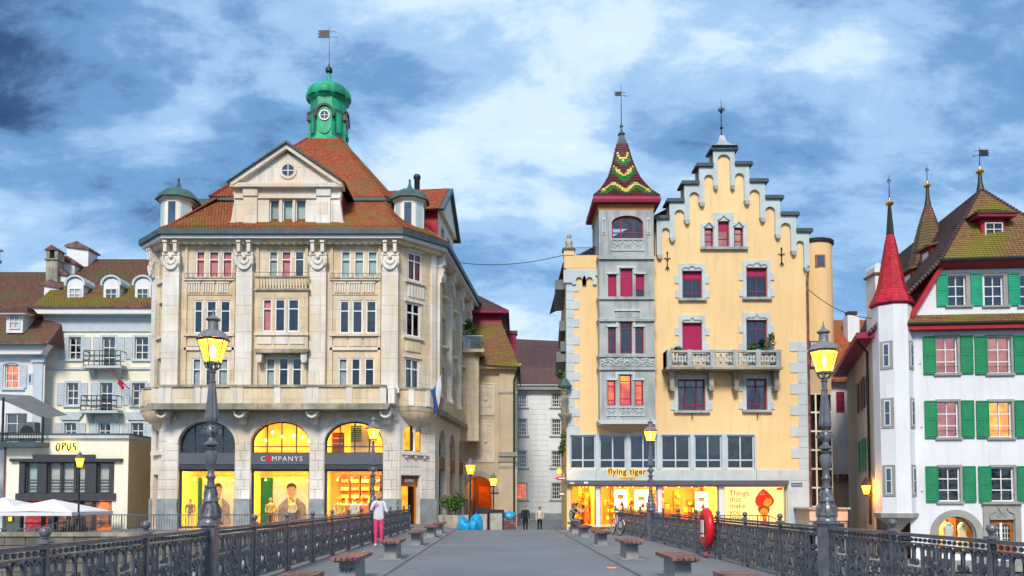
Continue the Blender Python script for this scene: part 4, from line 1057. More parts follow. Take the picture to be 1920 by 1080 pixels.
# front gable
GF = Face(T, (FF.A.x+FF.hit(441, 400, -.3)[0], 48.3), (FF.A.x+FF.hit(636, 400, -.3)[0], 48.3))
g0, g1, ga_ = GF.hit(540, 430)[1], GF.hit(540, 350)[1], GF.hit(540, 287)[1]
gh = [GF.rect(a, 373, b, 420) for a, b in ((504.5, 523.5), (529, 549), (553.5, 573.5))]
GF.wall(g0, g1, gh, 'limestone')
for r in gh: GF.window(*r, (), (), 'white_paint', 'curtain_grey' if r is gh[0] else 'blind_pale', .15, .07)
GL = GF.L; gm = GL/2; e_ = .25
GF.box('gable_sill', 'weathered_stone', -.15, GL+.15, -.3, .14, g0-.12, g0+.12)
GF.put(MB().prism([(-.2, g1), (GL+.2, g1), (GL+.2, g1+.15), (gm, ga_), (-.2, g1+.15)], -.08, .5), 'pediment', 'limestone')
GF.box('gable_cornice', 'limestone', -e_, GL+e_, -.5, .35, g1-.12, g1+.12); GF.box('gable_band', 'limestone', -.05, GL+.05, 0, .1, g1-.75, g1-.65)
for s in (0, 1):
    f = (lambda x: x) if s == 0 else (lambda x: GL-x)
    GF.put(MB().prism([(f(-e_-.05), g1+.12), (f(gm), ga_+.42), (f(gm), ga_+.12), (f(-e_+.15), g1+.12-.18)][::1 if s == 0 else -1], -.4, .2), 'raking_cornice', 'limestone')
    GF.put(MB().prism([(f(-e_-.15), g1+.1), (f(gm), ga_+.56), (f(gm), ga_+.43), (f(-e_-.05), g1+.13)][::1 if s == 0 else -1], -.55, 7.5), 'gable_roof_edge', 'slate_metal')
    A_, B_ = (f(-e_-.15), -.5, g1+.12), (f(gm), -.5, ga_+.57); C_, D_ = (f(gm), 7.5, ga_+.57), (f(-e_-.15), 7.5, g1+.12)
    tiles(T, 'gable_roof', [(D_, A_, B_, C_) if s == 0 else (A_, D_, C_, B_)], 'tile_red', base='tile_red', loc=GF.loc)
    GF.put(MB().prism([(f(0), g0), (f(0), g1-.1), (f(-.12), g1-.3), (f(-.05), g1-.9), (f(-.25), g0+.5), (f(-.6), g0+.15), (f(-.6), g0)][::-1 if s == 0 else 1], -.05, .4), 'volute', 'limestone')
    GF.put(MB().box(f(.03), f(.06), .02, 5, g0, g1) if s == 0 else MB().box(f(.06), f(.03), .02, 5, g0, g1), 'gable_cheek', 'red_paint')
    for pu in (.55, 1.45):
        u = f(pu)
    u = f(.95); GF.put(MB().cham(u-.42, u+.42, -.14, .01, g0+.12, g1-.75, .02), 'gable_pilaster', 'limestone')
    GF.put(MB().cham(u-.45, u+.45, -.2, .01, g1-.65, g1-.12, .03), 'gable_capital', 'limestone')
    fl = MB()
    for q in range(5): fl.box(u-.3+q*.13, u-.24+q*.13, -.16, -.13, g0+.9, g1-1.0)
    tag(GF.put(fl, 'fluting', 'sandstone'), kind='stuff')
ru, rz_ = GF.hit(541, 321)
GF.put(MB().ribbon(arc(ru, rz_, .45, .45, 0, 2*PI, 24), .16, .1, -.1), 'oculus_ring', 'limestone')
oc = GF.put(MB().prism(arc(ru, rz_, .38, .38, 0, 1.94*PI, 24), -.1, -.085), 'round_window', 'room_blue')
GF.put(MB().box(ru-.36, ru+.36, -.13, -.1, rz_-.025, rz_+.025).box(ru-.025, ru+.025, -.125, -.1, rz_-.36, rz_+.36), 'window_bars', 'white_paint', oc)
# side gable over the right street front
SG = Face(T, tuple(SR.A+SR.e*2.2-SR.n*.3), tuple(SR.A+SR.e*8.2-SR.n*.3))
SG.wall(ZE+.5, ZE+3.6, [(1.2, 2.4, ZE+1, ZE+3), (3.5, 4.7, ZE+1, ZE+3)], 'limestone')
for u in (1.2, 3.5): SG.window(u, u+1.2, ZE+1, ZE+3, (.5,), (), 'white_paint', 'room_blue', .15, .07)
SG.put(MB().prism([(-.3, ZE+3.6), (6.3, ZE+3.6), (3, ZE+5.9)], -.25, .4), 'pediment', 'limestone')
SG.put(MB().box(0, .06, .02, 4, ZE+.4, ZE+3.6), 'gable_cheek', 'red_paint')
for s in (0, 1):
    f = (lambda x: x) if s == 0 else (lambda x: 6-x)
    SG.put(MB().prism([(f(-.6), ZE+3.5), (f(3), ZE+6.25), (f(3), ZE+5.95), (f(-.35), ZE+3.45)], -.5, 6), 'gable_roof_edge', 'slate_metal')
    p = [(f(-.6), 6, ZE+3.52), (f(-.6), -.2, ZE+3.52), (f(3), -.2, ZE+6.27), (f(3), 6, ZE+6.27)]
    tiles(T, 'gable_roof', [p if s == 0 else [p[1], p[0], p[3], p[2]]], 'tile_red', base='tile_red', loc=SG.loc, rz=SG.rz)
# corner turrets
def turret(px, Y, r, zb, zt, za):
    x, y = XP(px, 400, Y)+13.2, Y-48
    o8 = lambda rr, z, k=8: [(x+rr*math.cos(R(22.5+45*i)), y+rr*math.sin(R(22.5+45*i)), z) for i in range(k)]
    t = MB().rings([o8(r, zb), o8(r, zt)]).build('turret', 'cream_plaster', T)
    MB().rings([o8(r*1.12, zt-.12), o8(r*1.16, zt)]).build('turret_cornice', 'limestone', t); MB().rings([o8(r*1.1, zb+.35), o8(r*1.1, zb+.5)]).build('turret_sill', 'slate_metal', t)
    for i in range(5):
        a = R(-180+45*i); c, s = math.cos(a), math.sin(a); rr = r*math.cos(R(22.5))
        w_ = MB().box(-.3, .3, -.04, 0, zb+.75, zt-.25).build('window', 'white_paint', t, (x+c*rr, y+s*rr, 0), a+PI/2)
        MB().box(-.23, .23, -.055, -.04, zb+.82, zt-.32).build('pane', 'blind_pale' if i % 2 else 'room_blue', w_)
    pr_ = [(1.42, 0), (1.38, .06), (1.28, .3), (1.12, .62), (.82, .92), (.42, 1.12), (.2, 1.3), (.1, 1.6), (.06, 1.95), (.09, 2.0), (.07, 2.1), (.02, 2.16)]
    k = (za-zt)/2.16
    MB().rings([o8(q*r*.97, zt+z*k) for q, z in pr_]).build('turret_roof', 'dark_copper', t, smooth=50)
turret(334, 50.4, 1.02, ZE+.7, ZP(381, 50.6), ZP(336, 50.6))
turret(768, 50.4, .98, ZE+.7, ZP(380, 50.4), ZP(336, 50.4))
MB().box(-7.8, -5.5, 3.2, 3.9, ZR-.55, ZR-.1).build('turret_link_roof', 'dark_copper', T)
cp = (XP(782, 345, 56)+13.2, 8)
chm = MB().lathe([(.2, 18.5), (.2, ZP(337, 56)), (.26, ZP(335, 56)), (.26, ZP(331, 56)), (.2, ZP(328, 56))], *cp, 10).build('flue', 'black_iron', T, smooth=40)
# lantern
S = lambda py, Y=60: ZP(py, Y)
lx, ly = CXL, CYL
o8 = lambda rr, z: [(lx+rr*math.cos(R(22.5+45*i)), ly+rr*math.sin(R(22.5+45*i)), z) for i in range(8)]
LT = MB().rings([o8(1.95, ZL-.25), o8(1.75, ZL+.1), o8(1.45, ZL+.5), o8(1.38, S(196)), o8(1.5, S(194)), o8(1.6, S(190))]).build('lantern', 'verdigris', T, smooth=30)
dome = [(1.62, 190), (1.66, 186), (1.62, 178), (1.42, 170), (1.0, 164.5), (.5, 161.5), (.26, 158), (.17, 150), (.12, 140), (.1, 136)]
MB().rings([[(lx+r*(1+(.035 if i % 4 else -.03))*math.cos(R(22.5+11.25*i)), ly+r*(1+(.035 if i % 4 else -.03))*math.sin(R(22.5+11.25*i)), S(p)) for i in range(32)] for r, p in dome]).build('dome', 'verdigris', LT, smooth=60)
MB().lathe([(.3, S(161)), (.16, S(150)), (.1, S(138)), (.26, S(135)), (.28, S(131)), (.2, S(127)), (.06, S(125)), (.05, S(120))], lx, ly, 12).build('finial', 'black_iron', LT, smooth=40)
for k in range(8):
    a = R(-90+45*k); q = Vector((lx+1.28*math.cos(a), ly+1.28*math.sin(a), 0)); z0, z1 = ZL+.45, S(203, 58.8)
    if k % 2 == 0:
        zc = S(217, 58.7); g = MB().prism([(-.62, z0-.3), (.62, z0-.3), (.52, z0+.3)]+arc(0, zc, .55, .72, 0, PI, 12)+[(-.52, z0+.3)], -.12, .3)
        o = g.build('lantern_gable', 'verdigris', LT, q, a+PI/2)
        MB().ribbon(arc(0, zc, .66, .82, -.1, PI+.1, 14), .16, .55, .05).build('hood', 'black_iron', o)
        MB().ribbon(arc(0, zc, .36, .36, 0, 2*PI, 20), .1, .1, -.14).build('oculus_ring', 'zinc', o)
        MB().prism(arc(0, zc, .32, .32, 0, 1.93*PI, 20), -.14, -.12).build('pane', 'room_blue', o)
        MB().box(-.3, .3, -.16, -.14, zc-.02, zc+.02).box(-.02, .02, -.157, -.14, zc-.3, zc+.3).build('window_bars', 'zinc', o)
        MB().ribbon(arc(0, z0+.62, .38, .45, PI, 2*PI, 10), .16, .14, -.14).build('garland', 'verdigris', o)
    else:
        o = MB().box(-.3, .3, -.1, .2, z0, z1).build('lantern_pier', 'dark_copper', LT, q, a+PI/2)
        MB().box(-.2, .2, -.16, -.1, z0+.3, z1-.3).build('pier_panel', 'verdigris', o)
vane(T, lx, ly, S(126), S(50), S(64), .95, -1)
# flag on the corner
fp_ = thing('corner_flag', 'blue and white flag hanging from a pole on the stone corner balcony', 'flag', (XP(806, 735, 48.6), 48.6, ZP(738, 48.6)))
MB().tube([(0, 0, 0), (.75, -.4, 1.05)], .025, 6).build('flagpole', 'white_paint', fp_)
mat('flag_white', (.7, .72, .74), .85, .1); mat('flag_blue', (.03, .09, .30), .85, .1)
for nm, m_, a0, a1 in (('flag_cloth', 'flag_blue', 0, .5), ('flag_cloth', 'flag_white', .5, 1.0)):
    mb = MB(); nu, nv = 6, 10; vs_ = []
    for j in range(nv+1):
        for i in range(nu+1):
            s = a0+(a1-a0)*i/nu; t = j/nv
            vs_.append((.08+.62*s+.22*t*(1-s)+.05*math.sin(6*s+4*t), -.2-.3*s+.1*math.sin(9*s+5*t), .15+.85*s-(1.55-.25*s)*t))
    mb.add(vs_, [(j*(nu+1)+i, j*(nu+1)+i+1, (j+1)*(nu+1)+i+1, (j+1)*(nu+1)+i) for j in range(nv) for i in range(nu)]); mb.build(nm, m_, fp_, smooth=True)
# ================================================================ yellow stepped-gable building
YD = 46.0
xA, xB = XP(1062, 740, YD), XP(1514, 740, YD)
T = thing('stepped_gable_building', 'yellow building with stepped gable and grey oriel tower under a patterned tile spire', 'building', (10.5, YD, 0))
YF = Face(T, (xA, YD), (xB, YD))
YS = Face(T, (xA+.9, 62), (xA, YD)); YR_ = Face(T, (xB, YD), (xB+1.2, 58)); YB = Face(T, (xB+1.2, 60), (xA+.9, 62))
zW = YF.hit(1100, 474)[1]
zg = YF.hit(1300, 482)[1]
zsh1, zsh0 = YF.hit(1250, 908)[1], -.15
wl = dict(g1=(1320.5, 428, 1337, 464), g2=(1346, 415, 1367, 464), g3=(1376, 427, 1393, 464), a4=(1279, 508, 1316, 560), b4=(1399, 502, 1438, 558),
          a3=(1279, 605, 1316, 660), b3=(1399, 600, 1438, 660), a2=(1271, 711, 1322, 770), b2=(1399, 710, 1438, 769))
WR = {k: YF.rect(*v) for k, v in wl.items()}
band = [(1069, 1117), (1124, 1174), (1181, 1231), (1240, 1294), (1302, 1353), (1363, 1414)]
BR = [YF.rect(a, 816, b, 879) for a, b in band]
shop = [(1071, 1117), (1125, 1233), (1241, 1348), (1358, 1474)]
SRt = [YF.rect(a, 911, b, 984) for a, b in shop]
hol = [WR[k] for k in WR if k[0] != 'g']+BR+SRt
YF.wall(-.6, zg, hol, 'yellow_plaster')
# gable field: stepped yellow wall with window openings, border of grey-blue stone in front
SX = [1230, 1254, 1282, 1310, 1337, 1377, 1404, 1433, 1461, 1490, 1514]
CYs = [413, 381, 348, 315, 284, 312, 344, 375, 406, 437]
U = [YF.hit(x, 380)[0] for x in SX]
for k in range(10):
    zt = YF.hit(1357, CYs[k])[1]
    hs = [WR[q] for q in ('g1', 'g2', 'g3') if U[k] < WR[q][1] and U[k+1] > WR[q][0]]
    hs = [(max(h[0], U[k]), min(h[1], U[k+1]), h[2], h[3]) for h in hs]
    YF.wall(zg, zt, hs, 'yellow_plaster', U[k], U[k+1], name='gable_wall')
    YF.put(MB().box(U[k], U[k+1], .5, .8, zg, zt), 'gable_back', 'yellow_plaster')
    lw, o = .30, .16
    l7 = (YF.hit(1357, CYs[k])[1]-YF.hit(1357, CYs[k]+66)[1])
    if k == 4: pts = [(U[4], zt-l7), (U[4]+lw*.85, zt-l7)]+list(reversed(arc((U[4]+U[5])/2, zt-.55, (U[5]-U[4])/2-lw*.85, .32, 0, PI, 12)))+[(U[5]-lw*.85, zt-l7), (U[5], zt-l7), (U[5], zt), (U[4], zt)]
    else:
        a, b = (U[k], U[k+1]) if k < 4 else (U[k+1], U[k])
        s = 1 if k < 4 else -1
        rr = abs(b-a-s*lw)/2
        A2 = arc((a+s*lw+b)/2, zt-.72, rr, rr, 0, PI, 12)
        if s > 0: A2 = list(reversed(A2))
        pts = [(a, zt-l7), (a+s*lw, zt-l7)]+A2+[(b, zt), (a, zt)]
    st = YF.put(MB().prism(pts, -o, .0), 'gable_step', 'blue_stone')
    if k != 4:
        c0 = (U[k] if k < 4 else U[k+1]-lw)
        YF.put(MB().prism([(c0-.03, zt-l7), (c0+lw+.03, zt-l7)]+[(x, z) for x, z in arc(c0+lw/2, zt-l7-.02, lw/2+.0, .24, 0, -PI, 8)], -o-.06, 0), 'corbel', 'grey_stone', st)
    else:
        for c0 in (U[4], U[5]-lw*.85): YF.put(MB().prism([(c0, zt-l7), (c0+lw*.85, zt-l7)]+arc(c0+lw*.42, zt-l7-.02, lw*.42, .22, 0, -PI, 8), -o-.06, 0), 'corbel', 'grey_stone', st)
    ex = .2
    e0, e1 = (ex if k <= 4 else -.005), (ex if k >= 4 else -.005)
    YF.put(MB().prism([(U[k]-e0, zt), (U[k+1]+e1, zt), (U[k+1]+e1, zt+.1), (U[k+1]+e1-.05*(k >= 4), zt+.2), (U[k]-e0+.05*(k <= 4), zt+.2), (U[k]-e0, zt+.1)], -o-.14, .85), 'step_cap', 'slate_metal', st)
zt = YF.hit(1357, 284)[1]+.2; uc = (U[4]+U[5])/2
sq = lambda r, z: [(uc-r, .3-r, z), (uc+r, .3-r, z), (uc+r, .3+r, z), (uc-r, .3+r, z)]
YF.put(MB().rings([sq(.75, zt), sq(.42, zt+.2), sq(.22, zt+.5), sq(.12, zt+.85)]), 'gable_cap', 'zinc')
rod = YF.put(MB().tube([(uc, .3, zt+.3), (uc, .3, YF.hit(1357, 183)[1])], [.05, .015], 6).ball((uc, .3, zt+1.35), .11, 8, 5, .6), 'finial_rod', 'black_iron')
zf = YF.hit(1357, 203)[1]; ff = MB()
for a in range(4):
    for s in (1, -1):
        p = [(uc, zf-.2), (uc+s*.1, zf-.02), (uc+s*.2, zf+.04), (uc+s*.15, zf+.12), (uc+s*.08, zf+.05)]
        v = [(x-uc, 0, z) for x, z in p]; c, s_ = math.cos(a*PI/4), math.sin(a*PI/4)
        ff.tube([(uc+x*c, .3+x*s_, z) for x, y, z in v], .018, 5)
YF.put(ff, 'finial_scroll', 'black_iron', rod)
# quoins
def quoins(Fc, u0, z0, z1, s, wa=.5, wb=.85, h=.52):
    z = z0; k = 0
    while z < z1-.1:
        w_ = wa if k % 2 else wb; a, b = (u0, u0+w_) if s > 0 else (u0-w_, u0)
        Fc.block('quoin', 'blue_stone', a, b, .045, z+.006, min(z+h, z1)-.006, .01); z += h; k += 1
zq = YF.hit(1500, 900)[1]
quoins(YF, .0, YF.hit(1070, 815)[1], YF.hit(1070, 515)[1], 1, .45, .75)
quoins(YF, YF.L, zq, YF.hit(1500, 640)[1], -1, .55, 1.0, .62)
# windows with stone surrounds
def surround(r, w_=.2, quo=True, hood=None, zsill=.14, top=.3):
    a, b, c, d = r
    f = MB().box(a-w_, a-.001, -.07, .02, c, d).box(b+.001, b+w_, -.07, .02, c, d).box(a-w_, b+w_, -.07, .02, d, d+top)
    o = YF.put(f, 'surround', 'blue_stone')
    if quo:
        for z in (c+.05, d-.75):
            for s in (0, 1):
                u = a-w_-.22 if s == 0 else b+w_+.002
                YF.put(MB().cham(u, u+.218, -.065, .02, z, z+.45, .008), 'quoin', 'blue_stone', o)
    YF.put(MB().prism([(a-w_-.05, c), (b+w_+.05, c), (b+w_+.05, c-zsill), (a-w_-.05, c-zsill)], -.2, .1), 'sill', 'grey_stone', o)
    if hood:
        m_ = (a+b)/2; w2 = (b-a)/2
        p = [(m_-w2, d+.02), (m_-w2+.02, d+.10), (m_-w2*.6, d+.16), (m_-w2*.25, d+.14), (m_, d+(.30 if hood == 'ogee' else .22)), (m_+w2*.25, d+.14), (m_+w2*.6, d+.16), (m_+w2-.02, d+.10), (m_+w2, d+.02)]
        if hood == 'scallop': p = [(m_-w2, d+.02)]+list(reversed(arc(m_-w2*.66, d+.1, w2*.3, .09, 0, PI, 6)))+list(reversed(arc(m_, d+.12, w2*.34, .14, 0, PI, 8)))+list(reversed(arc(m_+w2*.66, d+.1, w2*.3, .09, 0, PI, 6)))+[(m_+w2, d+.02)]
        YF.put(MB().ribbon(p, .07, .1, -.07), 'hood_mould', 'grey_stone', o)
    return o
for k in ('a4', 'b4'):
    surround(WR[k], hood='scallop', top=.42)
    r = WR[k]; o = YF.window(*r, (.5,), (.22, .70), 'magenta_paint', 'room_blue', .14, .07, bar=.05)
    link('blind', ubox('magenta_blind'), o, (.05, .02, (r[3]-r[2])*.74), 0, (r[1]-r[0]-.1, .03, (r[3]-r[2])*.24))
surround(WR['a3'], hood='ogee', top=.42); r = WR['a3']
o = YF.window(*r, (), (), 'magenta_paint', None, .14, .06)
for q in range(11): link('blind_slat', ubox('magenta_blind'), o, (.05, .0, .06+q*(r[3]-r[2]-.12)/11), 0, (r[1]-r[0]-.1, .03, (r[3]-r[2]-.12)/11-.012))
surround(WR['b3'], hood='ogee', top=.42); YF.window(*WR['b3'], (.5,), (.72,), 'magenta_paint', 'room_blue', .14, .07, name='balcony_door')
for k, cl in (('a2', (.3, .7)), ('b2', (.5,))):
    r = WR[k]; surround(r, top=.22)
    o = YF.window(*r, cl, (.2, .76), 'magenta_paint', 'room', .14, .08, bar=.06, gap=.4)
    w_, h_ = r[1]-r[0], r[3]-r[2]
    for s in (0, 1):
        mb = MB(); n_ = 10
        for q in range(n_):
            t = q/n_; ww = w_*.46*(1-.62*math.sin(PI*.5*max(0, (t-.15)/.55)) if t < .7 else .38+.25*(t-.7)/.3)
            t2 = (q+1)/n_; w2 = w_*.46*(1-.62*math.sin(PI*.5*max(0, (t2-.15)/.55)) if t2 < .7 else .38+.25*(t2-.7)/.3)
            e = .04; z0, z1 = h_*(1-t), h_*(1-t2)
            f = (lambda x: x) if s == 0 else (lambda x: w_-x)
            nn = 7
            for j in range(nn): mb.add([(f(e+ww*j/nn), .16+.03*(j % 2), z0), (f(e+ww*(j+1)/nn), .16+.03*((j+1) % 2), z0), (f(e+w2*(j+1)/nn), .16+.03*((j+1) % 2), z1), (f(e+w2*j/nn), .16+.03*(j % 2), z1)], [(0, 1, 2, 3)])
        mb.build('curtain', 'curtain_grey', o)
    u = (r[0]+r[1])/2; YF.put(MB().tube([(u, -.1, r[2]-.15), (u, -.15, r[2]-.4)], .025, 5).ball((u, -.15, r[2]-.42), .05, 6, 4), 'wall_hook', 'black_iron')
g = [WR[k] for k in ('g1', 'g2', 'g3')]
o = YF.put(MB().box(g[0][0]-.2, g[0][0]-.001, -.07, .02, g[0][2], g[0][3]+.3).box(g[0][1]+.001, g[1][0]-.001, -.07, .02, g[0][2], g[1][3]+.5).box(g[1][1]+.001, g[2][0]-.001, -.07, .02, g[0][2], g[1][3]+.5).box(g[2][1]+.001, g[2][1]+.2, -.07, .02, g[0][2], g[0][3]+.3)
           .box(g[0][0]-.001, g[0][1]+.001, -.068, .02, g[0][3], g[0][3]+.3).box(g[1][0]-.001, g[1][1]+.001, -.068, .02, g[1][3], g[1][3]+.5).box(g[2][0]-.001, g[2][1]+.001, -.068, .02, g[2][3], g[2][3]+.3), 'surround', 'blue_stone')
YF.box('sill', 'grey_stone', g[0][0]-.25, g[2][1]+.25, -.1, .2, g[0][2]-.15, g[0][2], o)
for k, r in enumerate(g):
    YF.window(*r, (), (.35, .72) if k != 1 else (.35, .7), 'magenta_paint', 'lit_pink', .14, .07, bar=.05)
    m_ = (r[0]+r[1])/2; w2 = (r[1]-r[0])/2+.05
    YF.put(MB().ribbon([(m_-w2, r[3]+.04), (m_-w2*.5, r[3]+.14), (m_, r[3]+.32), (m_+w2*.5, r[3]+.14), (m_+w2, r[3]+.04)], .07, .1, -.08), 'hood_mould', 'grey_stone', o)
link('blind', ubox('magenta_blind'), T, (g[1][0]+YF.loc[0]+.06, .12, g[1][3]-.55), 0, (g[1][1]-g[1][0]-.12, .03, .5))
for px, py in ((1251, 490), (1465, 482)):
    u, z = YF.hit(px, py)
    m_ = MB().tube([(u, -.05, z-.55), (u, -.05, z+.5)], .03, 5).ball((u, -.05, z+.5), .06, 6, 4)
    for s in (1, -1):
        m_.tube([(u, -.05, z+.05), (u+s*.12, -.05, z+.2), (u+s*.2, -.05, z+.15)], .022, 5); m_.tube([(u, -.05, z-.3), (u+s*.08, -.05, z-.42), (u+s*.1, -.05, z-.52)], .022, 5)
    YF.put(m_, 'wall_anchor', 'black_iron')
# balcony
ba, bb_, bz0, bz1 = YF.rect(1250, 657, 1464, 689, 1.0)
YF.put(MB().prism([(ba-.1, bz0), (bb_+.1, bz0), (bb_+.05, bz0-.12), (ba-.05, bz0-.12)], -1.2, 0), 'balcony_slab', 'weathered_stone')
YF.box('balcony_top_rail', 'grey_stone', ba, bb_, .86, 1.1, bz1-.12, bz1); YF.box('balcony_base', 'grey_stone', ba, bb_, .9, 1.06, bz0, bz0+.12)
YF.box('balcony_end', 'grey_stone', ba, ba+.14, 0, .86, bz0, bz1); YF.box('balcony_end', 'grey_stone', bb_-.14, bb_, 0, .86, bz0, bz1)
nP = 5
for k in range(nP+1):
    u = ba+(bb_-ba)*k/nP; YF.block('balcony_post', 'grey_stone', u-.14+(.14 if k == 0 else -.14 if k == nP else 0), u+.14+(.14 if k == 0 else -.14 if k == nP else 0), 1.13, bz0, bz1+.03, .02)
    if k < nP:
        for q in range(3):
            uu = u+.16+(q+.5)*((bb_-ba)/nP-.32)/3; zc = (bz0+bz1)/2; hw = ((bb_-ba)/nP-.32)/6
            t_ = MB()
            for s in (1, -1):
                t_.ribbon([(uu-hw, zc-s*.26), (uu, zc-s*.06), (uu+hw, zc-s*.26)], .06, .1, -.98); t_.ribbon([(uu-s*hw, zc-.26), (uu-s*.07, zc), (uu-s*hw, zc+.26)], .06, .1, -.98)
            YF.put(t_, 'quatrefoil', 'blue_stone')
for px in (1260, 1334, 1381, 1456):
    u = YF.hit(px, 705, .5)[0]; zt = bz0-.12
    YF.put(MB().prism([(u-.17, zt), (u+.17, zt), (u+.17, zt-.12), (u+.13, zt-.16), (u+.12, zt-.9), (u+.17, zt-.95), (u+.1, zt-1.15), (u-.1, zt-1.15), (u-.17, zt-.95), (u-.12, zt-.9), (u-.13, zt-.16), (u-.17, zt-.12)], -.55, 0).ball((u, -.4, zt-1.15), .12, 7, 5), 'console', 'weathered_stone')
# oriel tower
oA, oB = XP(1124, 600, YD-.85), XP(1227, 600, YD-.85)
OT = Face(T, (oA, YD-.85), (oB, YD-.85)); OLF = Face(T, (oA-.02, YD+.0), (oA, YD-.85)); ORF = Face(T, (oB, YD-.85), (oB+.02, YD))
zo0, zo1 = OT.hit(1175, 788)[1], OT.hit(1175, 392)[1]
ow = dict(t=(1147, 404, 1206, 447), p1=(1140, 514, 1156, 556), p2=(1163, 503, 1186, 556), p3=(1192, 512, 1208, 556), q1=(1140, 613, 1155, 663), q2=(1163, 602, 1185, 663), q3=(1191, 612, 1207, 663), r1=(1139, 713, 1154, 760), r2=(1162, 702, 1184, 760), r3=(1190, 712, 1206, 760))
OR = {k: OT.rect(*v) for k, v in ow.items()}
OT.wall(zo0, zo1, [(*OR[k], .45) if k == 't' else OR[k] for k in OR], 'grey_stone')
OT.put(MB().box(0, .03, .002, .85, zo0, zo1).box(OT.L-.03, OT.L, .002, .85, zo0, zo1), 'oriel_side', 'grey_stone')
zpar = YF.hit(1180, 474)[1]
MB().box(oA-10.5, oB-10.5, .02, 2.4, zpar-3, OR['t'][2]-.02).build('tower_core', 'grey_stone', T)
for a_ in (oA-10.5, oB-10.5-.3): MB().box(a_, a_+.3, .02, 2.4, OR['t'][2]-.02, zo1).build('tower_side', 'grey_stone', T)
BW = Face(T, (oA, YD+.7), (oB, YD+.7)); BW.wall(OR['t'][2]-.02, zo1, [(.5, BW.L-.5, OR['t'][2], zo1-.12, .5)], 'grey_stone', .3, BW.L-.3, .3, 'tower_back')
MB().box(oA-10.5+.3, oB-10.5-.3, .1, 2.4, zo1-.02, zo1+.1).build('tower_ceiling', 'cream_plaster', T)
for k in ('p', 'q', 'r'):
    for n_ in '123':
        r = OR[k+n_]
        if k == 'p':
            o = OT.window(*r, (), (), 'magenta_paint', 'room_blue' if n_ == '3' else None, .12, .05)
            h0 = (r[3]-r[2])*(.32 if n_ == '3' else .04)
            for q in range(9): link('blind_slat', ubox('magenta_blind'), o, (.05, .0, h0+q*(r[3]-r[2]-h0-.05)/9), 0, (r[1]-r[0]-.1, .03, (r[3]-r[2]-h0-.05)/9-.01))
        else: OT.window(*r, (), (.22, .78), 'magenta_paint', 'room_blue' if k == 'q' else 'lit_red', .12, .06, bar=.045)
    OT.put(MB().prism([(OR[k+'1'][0]-.09, OR[k+'1'][3]), (OR[k+'1'][1]+.12, OR[k+'1'][3]), (OR[k+'1'][1]+.12, OR[k+'2'][3]), (OR[k+'3'][0]-.12, OR[k+'2'][3]), (OR[k+'3'][0]-.12, OR[k+'1'][3]), (OR[k+'3'][1]+.09, OR[k+'1'][3]), (OR[k+'3'][1]+.09, OR[k+'1'][3]+.12), (OR[k+'3'][0]+.0, OR[k+'1'][3]+.12), (OR[k+'3'][0], OR[k+'2'][3]+.14), (OR[k+'1'][1], OR[k+'2'][3]+.14), (OR[k+'1'][1], OR[k+'1'][3]+.12), (OR[k+'1'][0]-.09, OR[k+'1'][3]+.12)], -.06, .02), 'window_hood', 'blue_stone')
OT.put(MB().box(OR['r2'][0]+.05, OR['r2'][1]-.05, .3, .32, OR['r2'][3]-.45, OR['r2'][3]-.05), 'lit_pelmet', 'lit_amber')
OT.window(*OR['t'], (.3, .7), (.28,), 'magenta_paint', None, .14, .08, .45, bar=.06)
for py, h, o in ((481, 6, .14), (557, 5, .12), (598, 5, .12), (665, 5, .12), (689, 5, .12)):
    z = OT.hit(1175, py)[1]; OT.put(MB().prism([(-.1, z), (OT.L+.1, z), (OT.L+.03, z-h/33), (-.03, z-h/33)], -o, .85), 'string_course', 'grey_stone')
z5 = OT.hit(1175, 582)[1]; z6 = OT.hit(1175, 598)[1]
OT.put(MB().ribbon([(.0, z6), (.82, z6), (.82, z5), (OT.L-.82, z5), (OT.L-.82, z6), (OT.L, z6)], .1, .14, -.02), 'stepped_mould', 'blue_stone')
text(OT.put(MB().box(.95, OT.L-.95, -.02, .02, z6+.08, z5-.08), 'date_panel', 'grey_stone'), 'lettering', '1906', .3, 'taupe_stone', (OT.L/2, -.022, z6+.14), ext=.015)
# foliage relief band
za, zb = OT.hit(1175, 687)[1], OT.hit(1175, 668)[1]
rb_ = OT.put(MB().box(.05, OT.L-.05, -.03, .02, za, zb), 'relief_band', 'grey_stone'); rl = MB()
for s in (1, -1):
    p = [(OT.L/2+s*(.3+1.2*t), (za+zb)/2+.14*math.sin(t*11)) for t in [q/24 for q in range(25)]]
    rl.ribbon(p, .05, .07, -.05)
    for q in range(7):
        u, z = OT.L/2+s*(.38+.17*q), (za+zb)/2+.1*math.sin(q*1.9+1)
        rl.ball((u, -.05, z+.05), .085, 7, 4, .8); rl.ribbon([(u-.08, z-.12), (u, z-.02), (u+.1, z+.1)], .07, .06, -.05)
rl.ribbon([(OT.L/2-.18, zb-.06), (OT.L/2+.18, zb-.06), (OT.L/2+.16, za+.2), (OT.L/2, za+.06), (OT.L/2-.16, za+.2), (OT.L/2-.18, zb-.06)], .05, .08, -.05).ball((OT.L/2, -.05, (za+zb)/2), .1, 7, 5)
tag(rl.build('foliage_relief', 'blue_stone', rb_, smooth=40), kind='stuff')
za, zb = OT.hit(1175, 470)[1], OT.hit(1175, 448)[1]                    # tracery under the loggia window and under the lit windows
